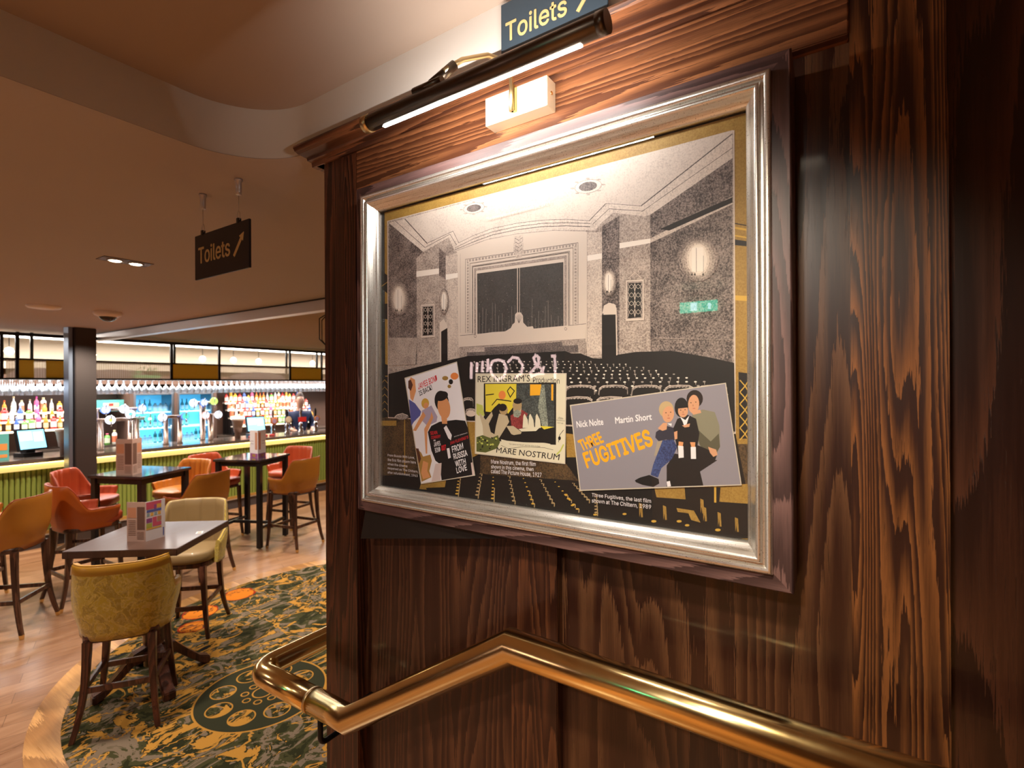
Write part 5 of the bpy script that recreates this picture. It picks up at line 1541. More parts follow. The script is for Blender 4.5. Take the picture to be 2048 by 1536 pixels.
# ------------------------------------------------------------------ shared materials
DK = (.030, .0085, .0045); LT = (.125, .040, .016)
M_post = wood('dark_ash_post', DK, LT, 'z', 1, 10, stretch=.05, ns=10)
M_panel = wood('dark_ash_panel', DK, (.09, .034, .015), 'z', 2, 11, rough=.36, stretch=.11, ns=5)
M_panel2 = wood('dark_ash_veneer', DK, (.10, .042, .018), 'z', 5, 11, rough=.36, stretch=.11, ns=5)
M_stile = wood('dark_ash_stile', DK, (.10, .034, .013), 'z', 3, 10, stretch=.05, ns=10)
M_stile_r = wood('dark_ash_wide_stile', DK, (.19, .070, .020), 'z', 4, 13, rough=.38, stretch=.045, ns=11)
M_rail_h = wood('ash_top_rail', (.10, .033, .014), (.27, .105, .040), 'y', 6, 8, rough=.34, stretch=.04, ns=9)
M_corn = wood('ash_cornice', (.07, .022, .010), (.24, .09, .035), 'y', 7, 9, rough=.35, stretch=.04, ns=9)
M_dkpanel = wood('shade_toned_ash', (.02, .006, .004), (.06, .02, .010), 'z', 8, 6)  # darker copy of the ash: the bay's shade is put into the colour
M_black = mat('black_paint', (.012, .011, .012), .35)
M_blackmetal = mat('black_metal', (.02, .02, .022), .35, .6)
M_greypost = mat('grey_steel_post', (.09, .075, .07), .35, .7)
M_steel = mat('brushed_steel', (.78, .77, .78), .38, 1)
M_chrome = mat('chrome', (.85, .85, .86), .08, 1)
def brass_mat(name, col, rough, scratch=.04):
    m = mat(name, col, rough, 1); t = NT(m); v = t.coord((1, 1, 1))
    n = t.noise(v, 14, 4, .6); t.link(t.math('ADD', t.math('MULTIPLY', n, scratch * 2), rough - scratch), t.b.inputs['Roughness'])
    t.base(t.mix(t.noise(v, 6, 3), col, tuple(c * .86 for c in col))); return m
M_brass = brass_mat('polished_brass', (.95, .74, .34), .17, .06)
M_satinbrass = brass_mat('satin_brass', (.80, .62, .34), .33, .04)
M_bronze = brass_mat('dark_bronze', (.13, .10, .075), .32, .04)
def plaster(name, col, bump=.15):
    m = mat(name, col, .85); t = NT(m); v = t.coord(); n = t.noise(v, 1.2, 3); t.base(t.mix(n, tuple(c * .93 for c in col), col)); t.bump(t.noise(v, 160, 2), bump, .0006); return m
M_ceil = plaster('matt_ceiling_paint', (.53, .47, .455))
M_ceil_hi = plaster('upper_ceiling_paint', (.44, .34, .27))
M_fascia = plaster('fascia_paint', (.66, .60, .54))
M_white = plaster('white_paint', (.8, .78, .75))
M_olive = plaster('olive_ceiling_paint', (.36, .26, .12))
# ------------------------------------------------------------------ floor, carpet, steps
def planks(name, c1, c2, rot=.0, pw=.14, rough=.28):
    m = mat(name, c1, rough); t = NT(m); v = t.coord(rot=(0, 0, rot))
    br = t.new('ShaderNodeTexBrick'); t.link(v, br.inputs[0]); br.inputs['Scale'].default_value = 1
    br.inputs['Brick Width'].default_value = 1.3; br.inputs['Row Height'].default_value = pw; br.inputs['Mortar Size'].default_value = .0015
    br.inputs['Color1'].default_value = (.2, .2, .2, 1); br.inputs['Color2'].default_value = (.8, .8, .8, 1); br.inputs['Mortar'].default_value = (0, 0, 0, 1)
    v2 = t.coord((.25, 2.2, 1), rot=(0, 0, rot)); g = t.noise(v2, 7, 5, .6, .8)
    k = t.math('ADD', t.math('MULTIPLY', br.outputs['Color'], .35), t.math('MULTIPLY', g, .75))
    col = t.ramp(k, [(.2, tuple(x * .6 for x in c1)), (.5, c1), (.85, c2)])
    t.base(t.mix(br.outputs['Fac'], col, tuple(x * .4 for x in c1)))
    t.link(t.math('ADD', t.math('MULTIPLY', g, .16), rough - .06), t.b.inputs['Roughness']); return m
M_floor = planks('timber_plank_floor', (.25, .125, .065), (.41, .235, .135), rot=.35)
M_border = wood('oak_border', (.36, .17, .055), (.52, .28, .10), 'y', 9, 3, rough=.3, pore=.3, size=1.3)
f = MB(); f.box(-7, 12, 1.3, 14, -.05, 0); o = f.build('floor', M_floor); tag(o, kind='structure')
CX, CY, CR = 2.75, 3.30, 1.82
def disc(name, r0, r1, z0, z1, m, n=128):
    b = MB(); vs = []; fs = []
    for i in range(n):
        a = 2 * PI * i / n; c, s_ = math.cos(a), math.sin(a)
        for r, z in ((r0, z0), (r0, z1), (r1, z1), (r1, z0)): vs.append((r * c, r * s_, z))
    for i in range(n):
        j = (i + 1) % n
        for k in range(4): fs.append((i * 4 + k, i * 4 + (k + 1) % 4, j * 4 + (k + 1) % 4, j * 4 + k))
    b.add(vs, fs); o = b.build(name, m); o.location = (CX, CY, 0); return o
o = disc('trim_1', CR, CR + .155, 0, .004, M_border); tag(o, kind='structure')
def carpet_material():
    m = mat('patterned_carpet', (.2, .2, .1), .95, spec=.1); t = NT(m)
    tc = t.new('ShaderNodeTexCoord'); v = tc.outputs['Object']
    dk = (.026, .027, .011); gr = (.058, .056, .022); tp = (.20, .15, .105); gold = (.50, .25, .045); navy = (.015, .014, .022); org = (.72, .22, .02)
    mp = t.new('ShaderNodeMapping'); t.link(v, mp.inputs[0]); mp.inputs['Rotation'].default_value = (0, 0, .5); mp.inputs['Scale'].default_value = (1, 1.3, 1)
    v1 = mp.outputs[0]
    a = t.noise(v1, 2.3, 5, .60, 1.3); b = t.noise(v1, 3.4, 5, .66, 1.2); c = t.noise(v1, 1.5, 4, .6, 1.6)
    marb = t.ramp(a, [(0, navy), (.36, dk), (.43, gr), (.50, tp), (.56, gr), (.60, dk), (.66, tp)], True)
    g1 = t.math('GREATER_THAN', b, .565); col = t.mix(g1, marb, gold)
    vein = t.math('LESS_THAN', t.math('ABSOLUTE', t.math('SUBTRACT', b, .565)), .012); col = t.mix(vein, col, dk)
    vein2 = t.math('LESS_THAN', t.math('ABSOLUTE', t.math('SUBTRACT', c, .5)), .012); col = t.mix(vein2, col, gold)
    sx = t.new('ShaderNodeSeparateXYZ'); t.link(v, sx.inputs[0]); X, Y = sx.outputs[0], sx.outputs[1]
    def dist(x, y):
        dx = t.math('SUBTRACT', X, x); dy = t.math('SUBTRACT', Y, y)
        return t.math('SQRT', t.math('ADD', t.math('MULTIPLY', dx, dx), t.math('MULTIPLY', dy, dy))), dx, dy
    for fx, fy, fr in ((1.92 - CX + .3, 4.80 - CY, .13), (2.45 - CX, 4.98 - CY + .02, .0), (1.75 - CX, 4.65 - CY, .0), (2.62 - CX, 4.90 - CY, .13), (2.05 - CX, 4.55 - CY, .10)):
        if not fr: continue
        d, _, _ = dist(fx, fy); w = t.math('ADD', d, t.math('MULTIPLY', t.math('SUBTRACT', b, .5), .12))
        col = t.mix(t.math('LESS_THAN', w, fr + .012), col, (.35, .03, .01)); col = t.mix(t.math('LESS_THAN', w, fr), col, org)
        col = t.mix(t.math('MULTIPLY', t.math('LESS_THAN', w, fr), vein), col, navy)
    mx, my = 1.86 - CX, 3.20 - CY
    d, dx, dy = dist(mx, my)
    inner = (.036, .037, .020)
    motif = col
    col = t.mix(t.math('LESS_THAN', d, .395), col, gold); col = t.mix(t.math('LESS_THAN', d, .383), col, inner)
    def petals(col, n, R, r, ring, fill, ph=0):
        ang = t.math('ARCTAN2', dy, dx); seg = 2 * PI / n
        fa = t.math('SUBTRACT', t.math('MODULO', t.math('ADD', ang, 4 * PI + seg / 2 + ph), seg), seg / 2)
        px = t.math('SUBTRACT', t.math('MULTIPLY', d, t.math('COSINE', fa)), R); py = t.math('MULTIPLY', d, t.math('SINE', fa))
        q = t.math('SQRT', t.math('ADD', t.math('MULTIPLY', px, px), t.math('MULTIPLY', py, py)))
        col = t.mix(t.math('LESS_THAN', q, r), col, gold)
        return t.mix(t.math('LESS_THAN', q, r - ring), col, fill)
    col = petals(col, 8, .255, .078, .008, motif, .2)
    col = petals(col, 8, .105, .026, .008, inner)
    col = t.mix(t.math('LESS_THAN', d, .062), col, gold); col = t.mix(t.math('LESS_THAN', d, .053), col, inner)
    fib = t.noise(v, 420, 2); col = t.mix(t.math('MULTIPLY', fib, .5), col, t.mix(.5, col, (0, 0, 0)))
    t.base(col); t.bump(fib, .6, .003); return m
b = MB(); b.lathe([(CR, 0), (CR, .005), (0.001, .006)], 128, cap=False, smooth=False); o = b.build('round_carpet', carpet_material()); o.location = (CX, CY, 0)
tag(o, 'round green, taupe and gold marbled carpet with a film reel medallion', 'carpet')
# raised landing and steps the photographer stands on
st = MB(); st.box(-3.0, 1.04, -3.0, .62, 0, .45); st.box(-3.0, 1.04, .62, .92, 0, .30); st.box(-3.0, 1.04, .92, 1.22, 0, .15)
o = st.build('floor_landing', planks('landing_boards', (.42, .20, .08), (.60, .33, .15)), bevel=.004); tag(o, kind='structure')
# ------------------------------------------------------------------ the timber partition (wall_picture)
ZT = 2.75
w = MB(); w.box(1.07, 1.10, -.131, 1.30, 0, ZT); o = w.build('wall_picture', M_panel); tag(o, kind='structure')
w = MB(); w.box(1.0701, 1.0699 - .0025, -.003, .57, 0, 2.62); o2 = w.build('wall_picture_veneer', M_panel2); tag(o2, kind='structure')
w = MB(); w.box(1.10, 1.17, -3, 1.40, 0, ZT); o = w.build('wall_back_lining', M_dkpanel); tag(o, kind='structure')
w = MB(); w.box(1.04, 1.19, 1.262, 1.42, 0, 2.722); o = w.build('trim_2', M_post, bevel=.003); tag(o, kind='structure')
w = MB(); w.box(1.04, 1.10, .568, .697, 0, 2.60); o = w.build('trim_3', M_stile, bevel=.002); tag(o, kind='structure')
w = MB(); w.box(1.04, 1.36, -.131, -.002, 0, ZT); o = w.build('trim_4', M_stile_r, bevel=.003); tag(o, kind='structure')
w = MB(); w.box(1.30, 1.36, -3, -.13, 0, ZT); o = w.build('wall_right', M_dkpanel); tag(o, kind='structure')
w = MB(); w.box(1.04, 1.10, -.001, 1.261, 2.597, 2.722); o = w.build('trim_5', M_rail_h, bevel=.002); tag(o, kind='structure')
# cornice
pr = [(1.10, 2.722), (1.036, 2.722), (1.034, 2.735), (1.018, 2.737), (1.016, 2.744), (.985, 2.746), (.972, 2.751), (.966, 2.760), (.968, 2.766), (1.10, 2.768)]
w = MB(); w.prism(pr, 'y', -.002, 1.475); o = w.build('trim_6', M_corn); tag(o, kind='structure')
w = MB(); w.prism([(1.20, 2.722), (1.04, 2.722), (1.04, 2.748), (1.20, 2.748)], 'y', 1.42, 1.455); o = w.build('trim_7', M_corn); tag(o, kind='structure')
# ------------------------------------------------------------------ ceilings with the curved fascia
ZL, ZH = 2.752, 2.912
def arc_path(r=.25, xf=1.0, yf=1.70, n=16):
    pts = [(-7.0, yf)]
    cx_, cy_ = xf - r, yf - r
    for i in range(n + 1):
        a = PI / 2 - (PI / 2) * i / n; pts.append((cx_ + r * math.cos(a), cy_ + r * math.sin(a)))
    pts.append((xf, -3.0)); return pts
path = arc_path()
b = MB(); vs = []
for x, y in path: vs += [(x, y, ZL), (x, y, ZH)]
b.add(vs, [(2 * i, 2 * i + 1, 2 * i + 3, 2 * i + 2) for i in range(len(path) - 1)], 0, True)
o = b.build('wall_fascia', M_fascia); tag(o, kind='structure')
b = MB(); b.add([(-7, -3, ZH), (1.0, -3, ZH)] + [(x, y, ZH) for x, y in path[::-1]], [tuple(range(len(path) + 2))]); o = b.build('ceiling_upper', M_ceil_hi); tag(o, kind='structure')
# low ceiling outside the curved edge (fan pieces keep it planar and hole free)
b = MB(); XB = 2.72
low = [(x, y, ZL) for x, y in arc_path(.25, 1.003, 1.703)] + [(1.4, -3.0, ZL), (1.4, 1.2, ZL), (XB, 1.2, ZL), (XB, 9.45, ZL), (-7, 9.45, ZL)]
b.prism([(x, y) for x, y, _ in low], 'z', ZL, ZL + .05); o = b.build('ceiling_low', M_ceil); tag(o, kind='structure')
b = MB(); b.box(2.80, 12, 1.0, 8.95, ZL, ZL + .05); o = b.build('ceiling_bay', M_olive); tag(o, kind='structure')
b = MB(); b.box(XB, XB + .09, .5, 9.05, ZL - .10, ZL + .05); b.box(XB - .006, XB, .5, 9.05, ZL - .012, ZL + .0, 1); o = b.build('steel_ceiling_beam', [M_steel, M_black])
tag(o, 'long polished steel beam along the low ceiling edge, running to the grey post', 'beam')
b = MB(); b.box(-7, 12, 9.3, 14, 2.86, 2.9); b.box(2.8, 12, 8.95, 9.3, 2.70, 2.90); o = b.build('ceiling_bar', M_white); tag(o, kind='structure')
# outer walls
M_wallwarm = plaster('warm_wall_paint', (.30, .17, .09))
for nm, a in (('wall_left', (-7.1, -7, -3, 14, 0, 3)), ('wall_rear', (-7, 1.4, -3.1, -3, 0, 3)), ('wall_far', (-7, 12, 11.0, 11.1, 0, 3)), ('wall_end', (12, 12.1, -3, 14, 0, 3)), ('wall_side', (1.36, 12, .9, 1.0, 0, 3))):
    b = MB(); b.box(*a); o = b.build(nm, M_wallwarm); tag(o, kind='structure')
# ------------------------------------------------------------------ the grey steel post
b = MB(); b.box(-.13, .13, -.13, .13, .012, 2.752)
p = empty('steel_post', (2.35, 8.13, 0), .15, 'grey boxed steel post standing from floor to ceiling in front of the bar', 'post')
b = MB(); b.box(-.10, .13, -.10, .13, .012, 2.752); b.build('post_casing', M_greypost, p, bevel=.006)
b = MB(); b.box(-.150, -.105, -.06, .06, .012, 2.752); b.build('steel_strip', mat('blued_steel', (.30, .36, .46), .35, .9), p, bevel=.004)
b = MB(); b.box(-.105, -.10, -.05, .05, .012, 2.75); b.build('shadow_gap', M_black, p)
b = MB(); b.box(-.19, .16, -.16, .16, 0, .012); b.build('base_plate', M_steel, p)
# ------------------------------------------------------------------ picture frame
D0 = .97; Y0, Y1, Z0, Z1 = .079, 1.178, 1.646, 2.566
M_frame = wood('frame_stained_wood', (.065, .034, .032), (.16, .088, .08), 'z', 11, 14, rough=.42, pore=.6, coat=0)
M_frameh = wood('frame_stained_wood_level', (.065, .034, .032), (.16, .088, .08), 'y', 12, 14, rough=.42, pore=.6, coat=0)
def silver(name, grain):
    m = mat(name, (.70, .66, .60), .30, .85); t = NT(m)
    sc = (1, 1, .02) if grain == 'z' else (1, .02, 1)
    v = t.coord(sc); n = t.noise(v, 260, 3, .6); n2 = t.noise(t.coord(), 500, 1, .5)
    col = t.ramp(n, [(.3, (.60, .54, .47)), (.5, (.80, .77, .71)), (.8, (.90, .88, .84))])
    col = t.mix(t.math('GREATER_THAN', n2, .70), col, (.12, .09, .07)); t.base(col)
    t.link(t.math('ADD', t.math('MULTIPLY', n, .2), .2), t.b.inputs['Roughness']); return m
M_silv, M_silh = silver('silver_leaf_upright', 'z'), silver('silver_leaf_level', 'y')
pic = empty('framed_picture', (1.07, .63, 2.1), 0, 'large dark wood and ribbed silver frame with a cinema print, on the wooden panelling', 'picture')
def ring_faces(prof, mats2):
    """mitred frame from (inset, x) profile; four sides with their own grain"""
    b = MB(); k = len(prof)
    corners = [lambda i: (Y1 - i, Z1 - i), lambda i: (Y0 + i, Z1 - i), lambda i: (Y0 + i, Z0 + i), lambda i: (Y1 - i, Z0 + i)]
    for s_ in range(4):
        c0, c1 = corners[s_], corners[(s_ + 1) % 4]
        vs = []
        for i, x in prof:
            (ya, za), (yb, zb) = c0(i), c1(i); vs += [(x - 1.07, ya - .63, za - 2.1), (x - 1.07, yb - .63, zb - 2.1)]
        b.add(vs, [(2 * j, 2 * j + 1, 2 * j + 3, 2 * j + 2) for j in range(k - 1)], 0 if s_ % 2 == 0 else 1, True)
    return b
def sharp(o, ang=.6):
    me = o.data; bm = bmesh.new(); bm.from_mesh(me)
    for e in bm.edges:
        if len(e.link_faces) == 2 and e.calc_face_angle(0) > ang: e.smooth = False
    bm.to_mesh(me); bm.free()
outer = [(.002, 1.069), (0, .975), (.0015, .9715), (.003, .970), (.030, .970), (.031, .975)]
o = ring_faces(outer, 0).build('outer_border', [M_frameh, M_frame], pic); sharp(o, .5)
sil = [(.030, .975), (.0305, .962), (.032, .958), (.035, .9565), (.039, .958), (.0415, .964), (.043, .9665), (.046, .9665), (.0475, .962), (.050, .9585), (.0535, .9585), (.057, .963), (.061, .972), (.066, .9795), (.0705, .984), (.0725, .986), (.0728, 1.0)]
o = ring_faces(sil, 0).build('silver_moulding', [M_silh, M_silv], pic); sharp(o, 1.0)
tag(o, 'ribbed silver moulding')
# glazing: thin clear sheet with a plain fresnel reflection
def glass_mat(name, tint=(1, 1, 1), ior=1.5, rough=0.0):
    m = bpy.data.materials.new(name); m.use_nodes = True; t = m.node_tree; t.nodes.clear()
    o = t.nodes.new('ShaderNodeOutputMaterial'); mx = t.nodes.new('ShaderNodeMixShader'); tr = t.nodes.new('ShaderNodeBsdfTransparent'); gl = t.nodes.new('ShaderNodeBsdfGlossy'); fr = t.nodes.new('ShaderNodeFresnel')
    fr.inputs[0].default_value = ior; tr.inputs[0].default_value = (*tint, 1); gl.inputs['Roughness'].default_value = rough
    ge = t.nodes.new('ShaderNodeNewGeometry'); m1 = t.nodes.new('ShaderNodeMath'); m1.operation = 'SUBTRACT'; m1.inputs[0].default_value = 1; t.links.new(ge.outputs['Backfacing'], m1.inputs[1])
    m2 = t.nodes.new('ShaderNodeMath'); m2.operation = 'MULTIPLY'; t.links.new(fr.outputs[0], m2.inputs[0]); t.links.new(m1.outputs[0], m2.inputs[1])
    t.links.new(m2.outputs[0], mx.inputs[0]); t.links.new(tr.outputs[0], mx.inputs[1]); t.links.new(gl.outputs[0], mx.inputs[2]); t.links.new(mx.outputs[0], o.inputs[0]); return m
b = MB(); b.box(.9915 - 1.07, .9935 - 1.07, Y0 + .072 - .63, Y1 - .072 - .63, Z0 + .072 - 2.1, Z1 - .072 - 2.1)
b.build('glass_pane', glass_mat('picture_glass'), pic)
b = MB(); b.box(.9995 - 1.07, 1.065 - 1.07, Y0 + .06 - .63, Y1 - .06 - .63, Z0 + .06 - 2.1, Z1 - .06 - 2.1); b.build('backing_board', M_black, pic)
# ------------------------------------------------------------------ printed artwork in the frame
INK = dict(mustard=('s', (.30, .17, .035), (.42, .26, .06), .5), mustardlight=(.62, .38, .06), ink=(.012, .010, .009), brownspeck=('s', (.03, .02, .012), (.15, .09, .04), .52), tan=(.42, .30, .15),
    cream=(.68, .58, .50), wallmid=('s', (.18, .14, .125), (.55, .46, .40), .48), walldark=('s', (.04, .03, .03), (.36, .29, .26), .53), pier=('s', (.34, .27, .24), (.68, .58, .50), .46), white=(.86, .78, .70),
    corn=('s', (.40, .33, .29), (.72, .62, .54), .42), shade=('s', (.05, .04, .04), (.25, .2, .18), .55), ceil=('s', (.44, .37, .33), (.66, .57, .50), .40), shade2=('s', (.25, .2, .18), (.5, .42, .37), .5),
    grey=('s', (.06, .05, .05), (.22, .18, .17), .5), curtain=('s', (.045, .042, .040), (.075, .070, .066), .5), dust=(.40, .35, .31), glow0=('s', (.07, .05, .05), (.42, .34, .30), .51), glow0b=('s', (.13, .10, .09), (.50, .42, .36), .49), glow1=('s', (.22, .17, .15), (.60, .5, .43), .46), glow2=('s', (.42, .35, .3), (.74, .64, .55), .42), glow3=(.80, .71, .62),
    seatgrey=('s', (.10, .08, .075), (.5, .43, .38), .5), border=(.62, .56, .45), postwhite=(.84, .82, .86), blue=(.10, .11, .36), tanskin=(.72, .33, .14), brownhair=(.10, .035, .02), lilac=(.42, .36, .48), orange=(.80, .25, .06),
    black=(.010, .009, .010), ochre=(.42, .24, .06), pinkwhite=(.66, .54, .52), red=(.66, .02, .03), parch=(.72, .68, .52), yellow=(.74, .62, .05), slate=('s', (.03, .035, .035), (.12, .14, .13), .55), amber=(.85, .42, .02),
    greygreen=('s', (.12, .14, .12), (.38, .42, .34), .5), parchdark=(.52, .44, .30), maroon=('s', (.16, .02, .02), (.34, .06, .06), .5), lime=(.50, .55, .12), olive=(.10, .12, .03), lavender=(.27, .255, .30), orangeyel=(.92, .42, .01),
    coat=(.24, .23, .16), coatshade=(.10, .095, .06), navy=(.03, .03, .05), sand=(.36, .31, .24), denim=('s', (.02, .03, .10), (.06, .10, .28), .5), blond=(.52, .38, .20), skin=(.66, .34, .19), darkhair=(.02, .012, .010), lips=(.45, .10, .07), skinshade=(.48, .22, .12))
inkm = {}
def ink(n):
    if n not in inkm:
        v = INK[n]; inkm[n] = speck('print_' + n, v[1], v[2], v[3]) if v[0] == 's' else mat('print_' + n, v, .55)
    return inkm[n]
FONTS = {}
def load_font():
    try:
        p = os.path.join(bpy.utils.system_resource('DATAFILES'), 'fonts', 'Inter.woff2')
        return bpy.data.fonts.load(p) if os.path.exists(p) else None
    except Exception: return None
FONTS['s'] = load_font(); FONTS['m'] = None
def text_verts(txt, w=0, font='s', res=3, extrude=0):
    """outline of a word; bolder cuts are overlaid with small shifts"""
    cu = bpy.data.curves.new('t', 'FONT'); cu.body = txt; cu.resolution_u = res; cu.extrude = extrude
    if FONTS.get(font): cu.font = FONTS[font]
    ob = bpy.data.objects.new('t', cu); C.objects.link(ob)
    me = bpy.data.meshes.new_from_object(ob.evaluated_get(bpy.context.evaluated_depsgraph_get()))
    v0 = [tuple(v.co) for v in me.vertices]; f0 = [tuple(p.vertices) for p in me.polygons]
    bpy.data.objects.remove(ob); bpy.data.curves.remove(cu); bpy.data.meshes.remove(me)
    vs, fs = [], []
    for i, (dx, dy) in enumerate([(0, 0)] if w <= 0 else [(0, 0), (w, 0), (-w, 0), (0, w), (0, -w), (w * .7, w * .7), (-w * .7, -w * .7)]):
        n = len(vs); vs += [(x + dx, y + dy, z + i * .0002) for x, y, z in v0]; fs += [tuple(k + n for k in f) for f in f0]
    return vs, fs
def art_x(layer): return .9990 - layer * 3.2e-6
def build_art():
    layer = 0; secs = []
    for ln in ART.strip().split('\n'):
        if ln[0] == '#': secs.append((ln[2:], [])); continue
        secs[-1][1].append(ln)
    names = iter(['film_poster'] * 3)
    lab = iter(['white film poster with a dark suited figure and red lettering', 'cream bordered film poster with a yellow and black scene', 'wide grey film poster with three seated people and orange title'])
    for name, items in secs:
        b = MB(); tb = MB(); used = []
        def mi(k):
            if k not in used: used.append(k)
            return used.index(k)
        tused = []; texts = []
        for ln in items:
            layer += 1; x = art_x(layer); head, _, txt = ln.partition('|'); tk = head.split(); k = tk[0]; m = ART_INK[int(tk[1])]
            P3 = lambda y, z: (x - 1.07, y / 1000 - .63, (z + 1700) / 1000 - 2.1)
            if k == 'p':
                q = list(map(float, tk[2:])); pts = [P3(q[i], q[i + 1]) for i in range(0, len(q), 2)]; b.add(pts, [tuple(range(len(pts)))], mi(m))
            elif k == 'e':
                n = int(tk[2]); oy, oz, ay, az, by, bz = map(float, tk[3:9])
                b.add([P3(oy + ay * math.cos(a) + by * math.sin(a), oz + az * math.cos(a) + bz * math.sin(a)) for a in [2 * PI * i / n for i in range(n)]], [tuple(range(n))], mi(m))
            elif k == 'l':
                w_ = float(tk[2]) / 2; q = list(map(float, tk[3:])); pts = [Vector((q[i], q[i + 1])) for i in range(0, len(q), 2)]
                L_ = []; R_ = []
                for i, p_ in enumerate(pts):
                    a = (p_ - pts[i - 1]).normalized() if i else (pts[1] - p_).normalized(); c = (pts[i + 1] - p_).normalized() if i < len(pts) - 1 else a
                    t_ = (a + c).normalized() if (a + c).length > 1e-4 else a; nrm = Vector((-t_.y, t_.x)) * (w_ / max(.5, a.dot(t_))); L_.append(p_ + nrm); R_.append(p_ - nrm)
                vs = [P3(*v) for v in L_] + [P3(*v) for v in R_]; n = len(pts)
                b.add(vs, [(i, i + 1, n + i + 1, n + i) for i in range(n - 1)], mi(m))
            else:
                q = list(map(float, tk[4:10])); vs, fs = text_verts(txt, float(tk[3]), tk[2], 2)
                xs = [v[0] for v in vs]; ys = [v[1] for v in vs]; x0, x1, y0, y1 = min(xs), max(xs), min(ys), max(ys)
                if m not in tused: tused.append(m)
                o_ = Vector(q[0:2]); a = Vector(q[2:4]) - o_; c = Vector(q[4:6]) - o_
                out = []
                for v in vs:
                    s1 = (v[0] - x0) / (x1 - x0); s2 = (v[1] - y0) / (y1 - y0); w2 = o_ + a * s1 + c * s2; p3_ = P3(w2.x, w2.y); out.append((p3_[0] - v[2] * .02, p3_[1], p3_[2]))
                tb.add(out, fs, 0)
                if name != 'caption_text': texts.append((tb, m)); tb = MB()
        if name == 'caption_text':
            tb.build('caption_text', [ink(k) for k in tused], pic, fix=False); continue
        o = b.build(name if name != 'print' else 'backing_print', [ink(k) for k in used], pic, fix=False)
        if name == 'film_poster': tag(o, next(lab))
        for t_, m_ in texts: t_.build('printed_text', ink(m_), o, fix=False)
build_art()
# ------------------------------------------------------------------ picture lamp
lamp = empty('picture_lamp', (1.04, .63, 2.66), 0, 'dark bronze tube picture lamp with lit strip and brass wall box, above the frame', 'lamp')
def L3(x, y, z): return (x - 1.04, y - .63, z - 2.66)
b = MB(); b.tube([L3(.80, .335, 2.61), L3(.80, .338, 2.61), L3(.80, .935, 2.608)], [.0165, .0185, .0185], 24); o = b.build('lamp_tube', M_bronze, lamp)
b = MB(); b.tube([L3(.80, .3345, 2.61), L3(.80, .352, 2.61)], .0195, 24); b.build('end_cap', M_bronze, lamp)
b = MB(); b.tube([L3(.80, .918, 2.608), L3(.80, .936, 2.608)], .0195, 24); b.build('end_cap', M_satinbrass, lamp)
M_led = mat('led_diffuser', (1, 1, 1), .5, emit=(1, .97, .93), estr=30)
b = MB(); b.box(*[v for p_ in zip(L3(.8005, .385, 2.5890), L3(.8080, .880, 2.5935)) for v in p_]); b.build('led_strip', M_led, lamp)
b = MB(); b.box(*[v for p_ in zip(L3(1.0, .565, 2.632), L3(1.04, .738, 2.70)) for v in p_]); o = b.build('wall_box', mat('lit_tone_satin_brass', (.92, .80, .56), .4, .45), lamp, bevel=.0012)  # satin brass made paler: LED light on the box is put into the colour
b = MB(); b.tube([L3(1.02, .566, 2.668), L3(1.02, .5635, 2.668)], .0042, 10); b.build('screw', M_brass, lamp)
b = MB(); b.box(*[v for p_ in zip(L3(.990, .646, 2.640), L3(1.0, .656, 2.70)) for v in p_]); b.build('rod_clip', M_brass, lamp)
arm = [(.990, .655, 2.640), (.990, .655, 2.70), (.99, .655, 2.735), (.98, .66, 2.748), (.96, .67, 2.752), (.93, .68, 2.748), (.865, .70, 2.71), (.82, .715, 2.668)]
b = MB(); b.tube([L3(*p_) for p_ in arm], .0055, 12); b.build('curved_arm', M_satinbrass, lamp)
b = MB(); b.tube([L3(.845, .705, 2.690), L3(.808, .738, 2.640)], .0105, 14); b.tube([L3(.80, .70, 2.633), L3(.80, .78, 2.633)], .0095, 12); b.build('knuckle', M_bronze, lamp)
